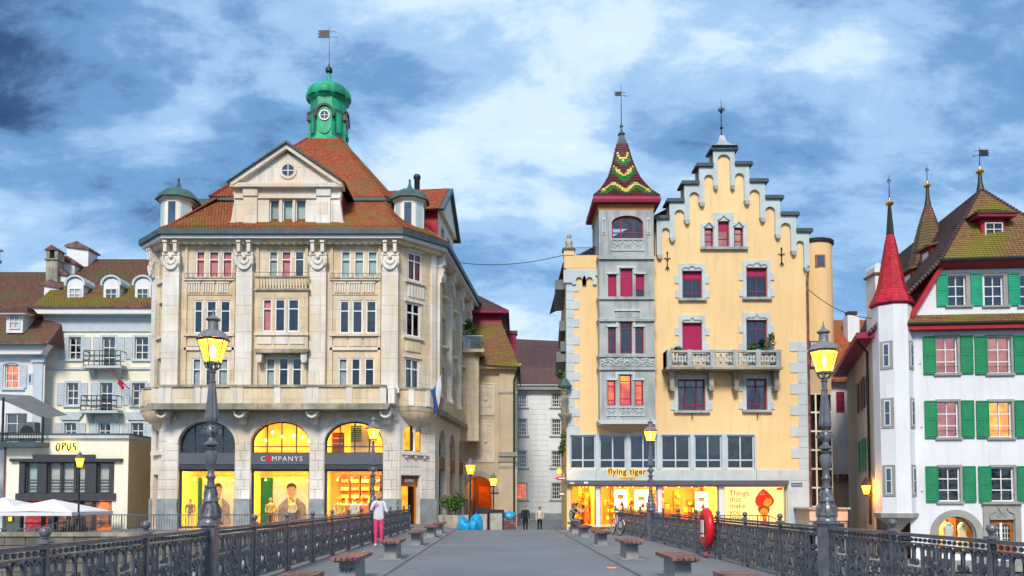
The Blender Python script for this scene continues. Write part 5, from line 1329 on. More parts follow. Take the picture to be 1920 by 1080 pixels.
def tracery(Fc, a, b, za, zb, n):
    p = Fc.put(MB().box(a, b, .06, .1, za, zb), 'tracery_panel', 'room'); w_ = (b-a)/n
    for q in range(n):
        u = a+w_*(q+.5); t_ = MB()
        t_.ribbon([(u-w_/2, za), (u, zb), (u+w_/2, za)], .05, .12, .02).ribbon([(u-w_/2, zb), (u, za), (u+w_/2, zb)], .05, .12, .02); t_.ball((u, .0, (za+zb)/2), .08, 7, 5)
        t_.build('tracery', 'blue_stone', p)
    Fc.put(MB().box(a-.05, b+.05, -.06, .08, zb, zb+.06).box(a-.05, b+.05, -.06, .08, za-.06, za), 'tracery_rail', 'blue_stone', p)
tracery(OT, OR['t'][0], OR['t'][1], za+.05, zb-.06, 3)
za, zb = OT.hit(1175, 778)[1], OT.hit(1175, 765)[1]
for k in '123': tracery(OT, OR['r'+k][0]-.02, OR['r'+k][1]+.02, za, zb, 1)
OT.put(MB().prism([(-.12, zo0), (OT.L+.12, zo0), (OT.L+.12, zo0-.1), (OT.L, zo0-.22), (0, zo0-.22), (-.12, zo0-.1)], -.14, .85), 'oriel_base', 'blue_stone')
pts = [(-.0, zo0-.22), (OT.L, zo0-.22), (OT.L*.75, zo0-.5), (OT.L*.5, zo0-.68), (OT.L*.25, zo0-.5)]
OT.put(MB().rings([[(x, .02, zo0-.22) for x in (0, OT.L)]+[(OT.L, .85, zo0-.22), (0, .85, zo0-.22)], [(.6, .5, zo0-.45), (OT.L-.6, .5, zo0-.45), (OT.L-.6, .85, zo0-.45), (.6, .85, zo0-.45)], [(1.2, .8, zo0-.65), (OT.L-1.2, .8, zo0-.65), (OT.L-1.2, .85, zo0-.65), (1.2, .85, zo0-.65)]]), 'oriel_corbel', 'tan_plaster')
for u in (.08, OT.L-.5):                                               # blind lancets beside the top window
    lz0, lz1 = OT.hit(1175, 440)[1], OT.hit(1175, 408)[1]
    l_ = OT.put(MB().box(u+.1, u+.3, -.05, .02, lz0, lz1), 'colonnette_panel', 'blue_stone')
    MB().lathe([(.06, lz0+.1), (.04, lz0+.2), (.045, lz1-.25), (.08, lz1-.15)], u+.2, -.06, 8).build('colonnette', 'grey_stone', l_, smooth=40)
# spire: concave pyramid of coloured glazed tiles
for k, c in dict(glaze_red=(.13, .018, .02), glaze_yellow=(.75, .62, .12), glaze_green=(.03, .17, .03), glaze_dark=(.07, .02, .025)).items(): mat(k, c, .3, .25, 8, spec=.6)
ucx, ucy = (oA+oB)/2-10.5, .75
prof = [(1.86, 366), (1.45, 356), (1.16, 344.5), (.92, 333), (.74, 321), (.59, 307), (.46, 294), (.36, 281), (.27, 268)]
Zs = lambda p, r=0.0: ZP(p, YD+.75-r)
cn = lambda r, z: [(ucx-r, ucy-r, z), (ucx+r, ucy-r, z), (ucx+r, ucy+r, z), (ucx-r, ucy+r, z)]
row0 = 0
for (r0, p0), (r1, p1) in zip(prof, prof[1:]):
    q0, q1 = cn(r0, Zs(p0, r0)), cn(r1, Zs(p1, r1))
    sl_ = math.hypot(r0-r1, Zs(p1, r1)-Zs(p0, r0)); nr = max(1, int(sl_/.13))
    def colf(u, v, r, k, r0=r0, r1=r1, row0=row0):
        x = (u-.5)*2*(r0+(r1-r0)*v)/.13; g_ = row0+r
        tri = abs(((x+5) % 10)-5)
        if g_ < 2: return 0
        for c0 in (2.5, 11, 18.5):
            d_ = g_-c0-tri*.95
            if 0 <= d_ < 1.5: return 1
            if -2.6 <= d_ < 0: return 2
        return 0 if (g_ % 3) else 3
    tiles(T, 'spire', [(q0[i], q0[(i+1) % 4], q1[(i+1) % 4], q1[i]) for i in range(4)], ['glaze_red', 'glaze_yellow', 'glaze_green', 'glaze_dark'], .13, .13, base='glaze_dark', lift=.03, colf=colf)
    row0 += nr
hip = MB()
for i in range(4):
    for (r0, p0), (r1, p1) in zip(prof, prof[1:]):
        a, b = Vector(cn(r0, Zs(p0, r0))[i]), Vector(cn(r1, Zs(p1, r1))[i]); n_ = max(2, int((b-a).length/.16))
        for k in range(n_): hip.tube([a.lerp(b, k/n_), a.lerp(b, (k+.85)/n_)], [.075, .05], 6)
tag(hip.build('hip_tiles', 'glaze_red', T, smooth=True), kind='stuff')
MB().rings([cn(.30, Zs(269, .30)), cn(.2, Zs(260, .2)), cn(.13, Zs(252, .13)), cn(.2, Zs(250, .2)), cn(.09, Zs(247, .09)), cn(.05, Zs(238, .05)), cn(.1, Zs(236, .1)), cn(.05, Zs(233, .05))]).build('spire_tip', 'slate_metal', T)
vane(T, ucx, ucy, Zs(236), Zs(158), Zs(176), .42, -1)
ev = MB().rings([cn(1.60, Zs(382, 1.60)), cn(1.92, Zs(378.5, 1.92)), cn(1.95, Zs(373, 1.95)), cn(1.9, Zs(368, 1.9)), cn(1.8, Zs(364.5, 1.8))]).build('spire_eave', 'magenta_paint', T)
mat('orange_paint', (.5, .2, .03), .6, .1)
MB().rings([cn(1.6, Zs(394, 1.6)), cn(1.62, Zs(382, 1.62))]).build('soffit_band', 'orange_paint', ev)
# parapet at the left with small statue and iron rail
pz = YF.hit(1090, 458)[1]
YF.put(MB().box(-.1, 2.05, -.02, .5, zW-.9, zW-.15), 'parapet', 'yellow_plaster')
YF.box('parapet_pier', 'yellow_plaster', -.12, .48, -.5, .06, zW-.15, zW+.15); YF.box('parapet_cap', 'slate_metal', -.2, .56, -.55, .12, zW+.15, zW+.27)
fz = YF.hit(1090, 520)[1]
for k in range(2): YF.put(MB().ribbon([(.75+.6*k-.3, fz-.45), (.75+.6*k-.3, fz-.2)]+list(reversed(arc(.75+.6*k, fz-.2, .3, .3, 0, PI, 10)))+[(.75+.6*k+.3, fz-.45)], .22, .2, -.05), 'corbel_arch', 'blue_stone')
YF.box('corbel_band', 'blue_stone', -.1, 1.95, 0, .12, fz+.08, fz+.4)
YF.put(MB().prism([(-.15, fz-.35), (.45, fz-.35), (.45, fz+.4), (-.15, fz+.4)], -.16, .1), 'corner_corbel', 'blue_stone')
rl = MB().tube([(.6, 0, zW+.3), (1.95, 0, zW+.3)], .018, 5).tube([(.6, 0, zW-.1), (1.95, 0, zW-.1)], .018, 5)
for q in range(12): u = .6+q*.12; rl.tube([(u, 0, zW-.1), (u+.06, 0, zW+.1), (u, 0, zW+.3)], .012, 4)
YF.put(rl, 'parapet_rail', 'iron')
MB().lathe([(.26, 0), (.26, .12), (.17, .15), (.2, .3), (.22, .42), (.15, .56), (.08, .62), (.13, .7), (.14, .8), (.09, .9), (.01, .93)], 0, 0, 12).build('statue', 'weathered_stone', T, (xA-10.5+.2, .2, zW+.27), smooth=50)
# window band, fascia, shop front
for k, r in enumerate(BR):
    YF.window(*r, (.5,), (.26,), 'paleblue_paint', ['room', 'room', 'room_blue', 'room', 'room_blue', 'room'][k], .06, .08, bar=.08)
YF.box('band_frame', 'paleblue_paint', BR[0][0]-.15, BR[-1][1]+.1, -.02, .05, BR[0][3], BR[0][3]+.1)
for k in range(7):
    a = BR[k-1][1] if k else BR[0][0]-.15; b = BR[k][0] if k < 6 else BR[5][1]+.12
    YF.put(MB().cham(a, b, -.07, .02, BR[0][2]-.05, BR[0][3], .01), 'band_mullion', 'paleblue_paint')
zf1, zf0 = YF.hit(1250, 881)[1], YF.hit(1250, 901)[1]
for k, (a, b) in enumerate(((1062, 1117.5), (1117.5, 1280), (1280, 1418), (1418, 1513.5))):
    u0, u1 = YF.hit(a, 890)[0], YF.hit(b, 890)[0]; YF.put(MB().cham(u0+.01, u1-.01, -.07, .02, zf0, zf1-.0, .008), 'fascia_panel', 'blue_stone')
u0, u1 = YF.hit(1060, 904)[0], YF.hit(1475, 904)[0]
aw = YF.box('awning_box', 'fascia_grey', u0, u1, 0, .35, YF.hit(1250, 909)[1], zf0)
YF.put(MB().box(.15, .4, -.354, -.35, zf0-.18, zf0-.12), 'print_mark', 'white_paint', aw); YF.put(MB().box(.95, 1.2, -.354, -.35, zf0-.18, zf0-.08), 'print_mark', 'white_paint', aw)
YF.put(MB().cham(u1, YF.L, -.07, .02, -.6, zf0-.01, .01), 'corner_pier', 'blue_stone')
sgp = YF.hit(1175, 893)
for b_, m_, y, e in ((.035, 'lit_sign', -.085, .005), (.012, 'black_iron', -.125, .012)):  # bolder emissive copy behind the black letters draws their halo of light
    emis('lit_sign', (1.0, .55, .06), .8)
    text(T, 'lettering', 'flying tiger', .46, m_, (YF.loc[0]+sgp[0], y, sgp[1]+.12), ext=e, bold=b_, spacing=1.1)
    text(T, 'lettering', 'copenhagen', .15, m_, (YF.loc[0]+sgp[0], y, sgp[1]-.14), ext=e, bold=b_*.5, spacing=1.3)
SRZ = YF.hit(1250, 911)[1]
for k, r in enumerate(SRt): YF.window(r[0], r[1], -.05, r[3], (), (), 'zinc' if k else 'gold', None, .1, .06, 0, 'shop_glass', 'shop_window' if k else 'shop_door')
for k in range(3): YF.box('shop_pier', 'white_paint', SRt[k][1], SRt[k+1][0], -.1, .04, -.1, SRZ)
YF.box('stall_riser', 'shelf_brown', .1, SRt[3][1], -.1, .06, -.6, -.06)
mat('shop_cream', (.85, .62, .22), .8, .08, 1.5); mat('shop_orange', (.75, .22, .03), .8, .25, 2.0)
ri = YF.put(MB().box(.15, YF.L-1.4, 5.0, 5.1, -.2, 3.2).box(.15, YF.L-1.4, .5, 5.0, -.2, -.1), 'shop_interior', 'shop_cream')
YF.put(MB().box(.15, YF.L-1.4, .5, 5.0, 2.75, 2.9), 'ceiling', 'shop_cream', ri)
for u in (.15, SRt[0][1]+.05, SRt[3][0]-.15): YF.put(MB().box(u, u+.08, .5, 5.0, -.1, 2.75), 'partition', 'shop_cream', ri)
for u, p in ((SRt[0][0]+.7, 170), ((SRt[1][0]+SRt[1][1])/2, 300), ((SRt[2][0]+SRt[2][1])/2, 300)): area('shop_light', ri, (u, 2.0, 2.7), 2.2 if p > 200 else 1.0, 1.6, p, (1.0, .50, .08))
rnd = random.Random(4)
emis('lightbox', (1.0, .80, .35), 1.6); emis('poster_glow', (1.0, .62, .20), .95)
for k, (a, b, nn) in enumerate(((SRt[0][0]+.5, SRt[0][1]-.1, 4), (SRt[1][0]+.2, SRt[1][1]-.1, 9), (SRt[2][0]+.1, SRt[2][1]-.1, 9))):
    for q in range(nn):
        u = a+(b-a)*(q+.5)/nn; w_ = (b-a)/nn*.42; h = rnd.uniform(1.0, 2.5); y = rnd.uniform(2.6, 4.4)
        s = YF.put(MB().box(u-w_, u+w_, y, y+.5, -.1, h), 'shelf_unit', ['shop_orange', 'shelf_brown', 'shop_orange', 'shop_cream'][rnd.randrange(4)], ri)
        for z in [x*.45+.3 for x in range(int(h/.45))]:
            for j in range(3): MB().box(u-w_+.05+j*w_*.62, u-w_+.05+j*w_*.62+w_*.5, y-.14, y, z, z+rnd.uniform(.1, .3)).build('goods', ['flower_red', 'print_pale', 'print_green', 'shop_orange', 'gold', 'print_shirt'][rnd.randrange(6)], s)
    for q in range(4):
        u = a+(b-a)*(q+.5)/4; pd = YF.put(MB().tube([(u, 1.2, 2.75), (u, 1.2, 2.5)], .01, 4), 'pendant_cord', 'dark_frame', ri)
        MB().lathe([(.16, 2.28), (.13, 2.4), (.05, 2.5)], u, 1.2, 10).build('pendant_shade', 'gold', pd, smooth=40); MB().ball((u, 1.2, 2.3), .06, 7, 5).build('bulb', 'bulb', pd)
for px0, px1, py0, py1 in ((1152, 1176, 918, 952), (1190, 1216, 918, 955), (1304, 1328, 922, 957)):
    a, b, c, d = YF.rect(px0, py0, px1, py1, -.5); lb = YF.put(MB().box(a, b, .5, .53, c, d), 'light_box', 'lightbox', ri)
    MB().prism([(a+(b-a)*.4, c+.1), (a+(b-a)*.75, c+.1), (a+(b-a)*.6, c+.45)], .49, .5).build('print', 'flower_red', lb)
    MB().box(a+(b-a)*.25, a+(b-a)*.7, .49, .5, c+.5, c+.75).build('print', 'print_shirt', lb)
# poster in the last window: words and a head in a red turban
a, b, c, d = SRt[3][0]+.06, SRt[3][1]-.06, -.05, SRZ-.06
po = YF.put(MB().box(a, b, .25, .28, c, d), 'window_poster', 'poster_glow')
for q, wd in enumerate(('Things', 'that', 'make', 'you', 'smile')): text(po, 'lettering', wd, .44, 'shelf_brown', (a+.3, .245, d-.5-q*.36), ext=.003, align='LEFT')
pc = lambda X, Y: (a+(b-a)*X, d-(d-c)*Y)
mat('turban_red', (.62, .012, .006), .6, .15, 3); mat('skin_warm', (.55, .19, .035), .6, .15, 3)
sh = lambda pts, m_, y: MB().prism([pc(*p) for p in pts], y, .25).build('print', m_, po)
emis('turban_glow', (.75, .02, .004), .8); emis('skin_glow', (.8, .26, .015), .7); emis('skin_dark', (.35, .05, .005), .7); emis('logo_red', (.8, .02, .01), .9)
sh([(.66, .04), (.72, .10), (.80, .22), (.845, .33), (.83, .42), (.77, .50), (.70, .53), (.60, .53), (.545, .46), (.52, .38), (.53, .28), (.59, .14)][::-1], 'turban_glow', .243)
sh([(.665, .36), (.72, .28), (.79, .30), (.80, .40), (.74, .50), (.66, .46)][::-1], 'skin_glow', .239)
sh([(.57, .52), (.60, .48), (.68, .46), (.75, .50), (.77, .55), (.75, .66), (.59, .66), (.57, .58)][::-1], 'skin_dark', .240)
sh([(.60, .60), (.64, .54), (.69, .53), (.73, .57), (.74, .66), (.72, .76), (.68, .82), (.64, .78), (.61, .70)][::-1], 'skin_glow', .236)
sh([(.64, .78), (.71, .78), (.715, .86), (.77, .92), (.74, .95), (.60, .95), (.61, .90), (.65, .86)][::-1], 'turban_glow', .238)
for x in (.645, .70): sh([(x-.016, .655), (x, .648), (x+.016, .655), (x, .668)][::-1], 'shelf_brown', .233)
sh([(.672, .66), (.680, .66), (.688, .705), (.668, .705)][::-1], 'skin_dark', .233); sh([(.653, .735), (.675, .73), (.70, .735), (.676, .752)][::-1], 'turban_glow', .233)
for y0 in (.115, .17): sh([(.60, y0), (.68, y0), (.68, y0+.022), (.60, y0+.022)][::-1], 'print_pale', .236)
sh([(.88, .03), (.99, .0), (.99, .07), (.90, .085)][::-1], 'logo_red', .243); MB().ribbon([(a+(b-a)*(.83+.012*i), d-.16-.07*(i % 2)) for i in range(7)], .03, .006, .242).build('logo_mark', 'white_paint', po)
# street name plate
pl = YF.hit(1493, 909); np_ = YF.put(MB().box(pl[0]-.31, pl[0]+.31, -.1, -.06, pl[1]-.1, pl[1]+.1), 'street_name_plate', 'flag_blue')
text(np_, 'lettering', 'Reusssteg', .13, 'white_paint', (pl[0], -.102, pl[1]-.04), ext=.003)
# side walls, roof, eaves on the left lane, round stair tower and glazed bay at the right
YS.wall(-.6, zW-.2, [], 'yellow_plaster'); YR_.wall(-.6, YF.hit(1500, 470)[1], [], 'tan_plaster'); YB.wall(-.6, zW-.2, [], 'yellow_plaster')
for py, o in ((520, .6), (600, .35), (640, .3), (660, .55)):
    z = YF.hit(1062, py)[1]; YS.put(MB().prism([(9, z-.3), (14.5, z-.3), (14.3, z+.35), (9, z+.35)], -o, .0), 'lane_eave', 'slate_metal')
rq = [(-6.2, .6, zg-.2), (6.6, .6, zg-.2)]
zr = YF.hit(1357, 330)[1]
xm = (U[4]+U[5])/2+YF.loc[0]
for s in (0, 1):
    x0 = YF.loc[0]-.1 if s == 0 else YF.loc[0]+YF.L+.5
    p = [(x0, 14, zg-.1), (x0, .8, zg-.1), (xm, .8, zr), (xm, 14, zr)]
    tiles(T, 'roof', [p if s == 0 else [p[1], p[0], p[3], p[2]]], 'tile_brown', base='tile_brown')
MB().box(YF.L+YF.loc[0]-.8, YF.L+YF.loc[0]+.45, 2.2, 4, YF.hit(1500, 450)[1], YF.hit(1500, 415)[1]).build('dormer', 'magenta_paint', T)
tx, ty = XP(1530, 600, 49.5)-10.5, 3.6
zt0, zt1 = ZP(700, 49.5), ZP(462, 49.5)
rt = MB().lathe([(1.05, zt0), (1.05, zt1)], tx, ty, 24).build('stair_tower', 'yellow_plaster', T, smooth=30)
MB().lathe([(1.05, zt1), (1.16, zt1+.05), (1.18, zt1+.22), (1.0, zt1+.3)], tx, ty, 24).build('tower_rim', 'black_iron', rt, smooth=40)
wz = ZP(498, 49.5); ww = MB().box(-.3, .3, -.06, .05, wz-.35, wz+.4).build('tower_window', 'oak', rt, (tx-.05, ty-1.03, 0)); MB().box(-.22, .22, -.08, -.06, wz-.28, wz+.33).build('pane', 'room_blue', ww)
MB().tube([(xB-10.5+.12, -.15, ZP(500, 46)), (xB-10.5+.05, -.12, ZP(530, 46)), (xB-10.5+.05, -.12, -.3)], .07, 8).build('drainpipe', 'wood_red', T, smooth=True)
gb = thing('glazed_bay', 'tall glazed stair bay in the alley beside the yellow building', 'building', (XP(1540, 850, 50), 50, -1.5))
GBF = Face(gb, (XP(1516, 850, 48.4), 48.4), (XP(1561, 850, 48.4), 48.4))
gz0, gz1 = GBF.hit(1540, 950)[1], GBF.hit(1540, 738)[1]
for c_ in range(3):
    for r__ in range(6):
        u0, u1 = GBF.L*c_/3, GBF.L*(c_+1)/3; z0, z1 = gz0+(gz1-gz0)*r__/6, gz0+(gz1-gz0)*(r__+1)/6
        GBF.window(u0, u1, z0, z1, (), (), 'cream_plaster', 'shelf_brown' if r__ < 5 else 'room', 0, .05)
GBF.put(MB().box(0, GBF.L, .3, 2.5, -1.5, gz1+2.9), 'bay_core', 'peach_plaster'); GBF.box('bay_base', 'peach_plaster', -.2, GBF.L+.2, -.3, .1, -1.5, gz0)
GBF.put(MB().box(0, GBF.L, 0, .3, gz1, gz1+3.0), 'bay_wall', 'tan_plaster')
w_ = GBF.rect(1517, 640, 1540, 690); GBF.put(MB().box(w_[0], w_[1], -.1, 0, w_[2], w_[3]), 'bay_window', 'magenta_paint'); GBF.put(MB().box(w_[0]+.08, w_[1]-.08, -.12, -.1, w_[2]+.08, w_[3]-.08), 'pane', 'curtain_white')
# ================================================================ white house with green shutters
WD = 40.0
wx = XP(1703, 800, WD)
T = thing('white_house', 'white plaster house with green shutters, red spired corner turret and mossy roof', 'house', (wx+5, WD, -1.5))
O = (wx+5, WD)
WF = Face(T, (wx, WD), (wx+12, WD-1.1))
SW = Face(T, (wx+2.6, 53), (wx-1.35, WD+.75))            # alley side, seen from the left
zsk = WF.hit(1800, 612)[1]
cols = [((1754, 1795), (1851, 1895)), ((1757, 1797), (1854, 1897)), ((1759, 1800), (1858, 1901))]
rows = [(632, 700), (753, 820), (876, 940)]
arch = WF.rect(1757, 968, 1830, 1052); door = WF.rect(1855, 974, 1903, 1054)
hol, wn = [], []
for k, (ya, yb) in enumerate(rows):
    for j, (a, b) in enumerate(cols[k]):
        r = WF.rect(a, ya, b, yb); hol.append(r); wn.append((r, k, j))
    w_ = wn[-1][0]; d_ = wn[-1][0][0]-wn[-2][0][0]
    r = (w_[0]+d_, w_[1]+d_, w_[2], w_[3]); hol.append(r); wn.append((r, k, 2))
archr = (arch[0], arch[1], -1.2, arch[3], (arch[1]-arch[0])/2)
WF.wall(-1.6, zsk+.3, hol+[archr, (door[0], door[1], -1.4, door[3])], 'white_plaster')
mat('shutter_green', (0.0, 0.24, 0.095), .5, .12, 2.5)
def shutter(Fc, u0, u1, z0, z1, m='shutter_green', o=.05, slats=16, parent=None):
    w_ = u1-u0
    s = Fc.put(MB().box(u0, u0+.06, -o-.04, -o, z0, z1).box(u1-.06, u1, -o-.04, -o, z0, z1).box(u0+.06, u1-.06, -o-.04, -o, z0, z0+.08).box(u0+.06, u1-.06, -o-.04, -o, z1-.08, z1).box(u0+.06, u1-.06, -o-.04, -o, (z0+z1)/2-.03, (z0+z1)/2+.03), 'shutter', m)
    mb = MB(); n_ = slats
    for q in range(n_):
        z = z0+.1+(z1-z0-.2)*q/n_; h = (z1-z0-.2)/n_
        mb.add([(u0+.06, -o-.035, z), (u1-.06, -o-.035, z), (u1-.06, -o-.005, z+h*1.1), (u0+.06, -o-.005, z+h*1.1)], [(0, 1, 2, 3)])
    tag(mb.build('louvres', m, s), kind='stuff')
    return s
bk = {(0, 0): 'lit_pink', (0, 1): 'lit_pink', (1, 0): 'lit_pink', (1, 1): 'lit_amber', (0, 2): 'room', (1, 2): 'room', (2, 2): 'room'}
for r, k, j in wn:
    a, b, c, d = r
    WF.window(*r, (.5,), (.33, .66), 'white_paint', bk.get((k, j), 'room'), .12, .055, bar=.05)
    WF.put(MB().box(a-.06, b+.12, -.04, .02, d, d+.12).box(b, b+.12, -.035, .02, c, d), 'window_frame', 'taupe_stone'); WF.box('sill', 'taupe_stone', a-.12, b+.15, -.05, .12, c-.12, c-.001)
    sw = .60
    shutter(WF, a-sw-.01, a-.01, c-.04, d+.05); shutter(WF, b+.13, b+.13+sw, c-.04, d+.05)
    for u in (a-sw-.12,): WF.put(MB().tube([(u, -.02, c+.5), (u-.12, -.05, c+.5)], .012, 4), 'shutter_hook', 'black_iron')
    gdr = MB().tube([(a, -.04, c+.32), (b, -.04, c+.32)], .012, 5); WF.put(gdr, 'guard_bar', 'black_iron')
# arched shop window
m_ = (arch[0]+arch[1])/2; rr = (arch[1]-arch[0])/2; zs_ = arch[3]-rr
WF.put(MB().ribbon([(arch[0]-.16, -1.5), (arch[0]-.16, zs_)]+list(reversed(arc(m_, zs_, rr+.16, rr+.16, 0, PI, 20)))+[(arch[1]+.16, -1.5)], .34, .16, -.02), 'arch_surround', 'taupe_stone')
WF.window(arch[0], arch[1], -1.2, arch[3], (), (), 'oak', None, .3, .07, rr, 'shop_glass', 'shop_window')
ri = WF.put(MB().box(arch[0]-.8, arch[1]+.8, 2.6, 2.7, -1.5, 3).box(arch[0]-.8, arch[1]+.8, .5, 2.6, -1.4, -1.3).box(arch[0]-.8, arch[1]+.8, .5, 2.6, 1.6, 1.7).box(arch[0]-.8, arch[0]-.7, .5, 2.6, -1.3, 1.6).box(arch[1]+.7, arch[1]+.8, .5, 2.6, -1.3, 1.6), 'shop_interior', 'shelf_brown')
for q in range(4): WF.put(MB().box(arch[0]+.1+q*.5, arch[0]+.45+q*.5, 2.3, 2.6, -1.2, 1.2), 'wall_panel', ['shop_orange', 'oak', 'shop_cream', 'oak'][q], ri)
area('shop_light', ri, (m_, 1.2, 1.5), 1.4, 1.0, 60, (1.0, .55, .15))
area('shop_light', ri, (m_-.1, .8, 1.5), .5, .4, 40, (1.0, .85, .55))
# door with carved head
mat('door_brown', (.34, .11, .025), .45, .2, 4, .1, 20)
WF.put(MB().box(door[0]-.28, door[0]-.001, -.08, .1, -1.5, door[3]+.75).box(door[1]+.001, door[1]+.28, -.08, .1, -1.5, door[3]+.75).box(door[0]-.001, door[1]+.001, -.075, .1, door[3], door[3]+.75), 'door_surround', 'taupe_stone')
WF.put(MB().ribbon([(door[0]+.02, door[3]+.05), (door[0]+.05, door[3]+.3), (door[0]+.3, door[3]+.42), (door[0]+.4, door[3]+.6), (door[0]+.55, door[3]+.38), ((door[0]+door[1])/2, door[3]+.33), (door[1]-.55, door[3]+.38), (door[1]-.4, door[3]+.6), (door[1]-.3, door[3]+.42), (door[1]-.05, door[3]+.3), (door[1]-.02, door[3]+.05)], .06, .08, -.1).ribbon(curl((door[0]+door[1])/2-.14, door[3]+.22, .12, .05, 0, 1, 12), .04, .05, -.09).ribbon(curl((door[0]+door[1])/2+.14, door[3]+.22, .12, .05, PI, -1, 12), .04, .05, -.09), 'carved_head', 'taupe_stone')
WF.box('cornice', 'taupe_stone', door[0]-.35, door[1]+.35, 0, .2, door[3]+.75, door[3]+.85)
dd = WF.put(MB().box(door[0]+.02, door[1]-.02, .12, .2, -1.4, door[3]-.02), 'door', 'door_brown')
dm_ = (door[0]+door[1])/2
for a, b, c, d in ((-.5, .5, -1.3, -.75), (-.5, .5, door[3]-.28, door[3]-.1)): WF.put(MB().cham(dm_+a, dm_+b, .09, .13, c, d, .02), 'door_panel', 'door_brown', dd)
WF.put(MB().prism(arc(dm_, .05, .42, .34, 0, PI, 12)+[(dm_-.42, -.65), (dm_+.42, -.65)], .1, .12), 'door_glass', 'room', dd)
WF.put(MB().box(dm_-.06, dm_+.06, .08, .1, -.65, .36), 'door_mullion', 'white_paint', dd); gl_ = MB()
for q in (-.3, -.18, .18, .3): gl_.box(dm_+q-.012, dm_+q+.012, .085, .1, -.62, .2)
for z in (-.4, -.15, .1): gl_.box(dm_-.38, dm_+.38, .083, .1, z-.012, z+.012)
WF.put(gl_, 'door_grille', 'white_paint', dd)
# skirt roof, attic storey, half-hip roof
zk0, zk1 = WF.hit(1800, 607, .5)[1], WF.hit(1800, 592)[1]
WF.put(MB().prism([(-.1, zk0-.25), (12.2, zk0-.25), (12.2, zk0), (-.1, zk0)], -.5, .02), 'skirt_soffit', 'red_paint')
WF.put(MB().prism([(-.15, zk0), (12.2, zk0), (12.2, zk0+.08), (-.15, zk0+.08)], -.62, .02), 'gutter', 'black_iron')
def lw(Fc, u, o, z): return (Fc.loc[0]+Fc.e.x*u+Fc.n.x*o, Fc.loc[1]+Fc.e.y*u+Fc.n.y*o, z-T.location.z)
tiles(T, 'skirt_roof', [(lw(WF, -.15, .6, zk0+.08), lw(WF, 12.2, .6, zk0+.08), lw(WF, 12.2, -.05, zk1+.1), lw(WF, .05, -.05, zk1+.1))], 'tile_moss', base='tile_moss')
za = WF.hit(1850, 492)[1]
aw_ = [WF.rect(a, 517, b, 573) for a, b in ((1777, 1811), (1846, 1881), (1912, 1948))]
ut = WF.hit(1768, 492)[0]
WF.wall(zk1, za, [r for r in aw_], 'white_plaster', ut, 11, name='attic_wall')
WF.put(MB().prism([(.25, zk1), (ut, zk1), (ut, za)], .0, .3), 'attic_wall', 'white_plaster')
WF.put(MB().prism([(.02, zk1-.1), (.28, zk1-.1), (ut+.08, za), (ut-.18, za)], -.28, .0), 'barge_board', 'red_paint')
mat('shutter_teal', (0.0, 0.36, 0.20), .5, .12, 2.5)
for k, r in enumerate(aw_):
    a, b, c, d = r
    WF.window(*r, (.5,), (.33, .66), 'white_paint', 'room_blue', .12, .055, bar=.05)
    WF.put(MB().box(a-.1, b+.2, -.04, .02, d, d+.14).box(b, b+.2, -.035, .02, c, d), 'window_frame', 'taupe_stone'); WF.box('sill', 'taupe_stone', a-.15, b+.3, -.05, .12, c-.1, c-.001)
    if k == 0: shutter(WF, a-.56, a-.02, c-.02, d+.1, 'shutter_teal')
    shutter(WF, b+.22, b+.76, c-.02, d+.1, 'shutter_teal')
# half hip
zh = WF.hit(1850, 486, .5)[1]
apx = (XP(1838, 354, 41.8)-O[0], 1.8, ZP(354, 41.8)+1.5)
rgt = (apx[0]+3.2, -.9-.55, zh+1.5); lft = lw(WF, ut-.35, .55, zh)
bkr = (apx[0]+1.4, 14.0, apx[2])
eL0 = (wx-1.7-O[0], .3, 10.0+1.5); eL1 = (wx+2.25-O[0], 13, 10.0+1.5)
tiles(T, 'half_hip_roof', [(lft, rgt, apx, apx)], 'tile_moss', base='tile_moss')
tiles(T, 'main_roof', [(eL1, eL0, lft, tuple(Vector(bkr).lerp(Vector(eL1), .48))), (tuple(Vector(bkr).lerp(Vector(eL1), .48)), lft, apx, bkr)], 'tile_purple', base='tile_brown')
MB().add([rgt, (rgt[0]+4, -1.5, 11.5), (rgt[0]+8, 14, 11.5), bkr, apx], [(0, 1, 2, 3, 4)]).build('far_roof_slope', 'tile_moss', T)
a_, b_ = Vector(lft), Vector(rgt)
MB().add([a_, b_, b_-Vector((0, 0, .12)), a_-Vector((0, 0, .12)), a_+Vector((0, .5, -.35)), b_+Vector((0, .5, -.35))], [(0, 1, 2, 3), (3, 2, 5, 4)]).build('hip_eave', 'red_paint', T)
MB().tube([a_-Vector((.1, .05, .02)), b_-Vector((0, .05, .02))], .09, 6).build('gutter', 'black_iron', T)
rid = MB()
for A_, B_, n_ in ((lft, apx, 34), (rgt, apx, 34), (eL0, lft, 26)):
    for k in range(n_): rid.tube([Vector(A_).lerp(Vector(B_), k/n_), Vector(A_).lerp(Vector(B_), (k+.85)/n_)], [.12, .08], 6)
tag(rid.build('ridge_tiles', 'tile_purple', T, smooth=True), kind='stuff')
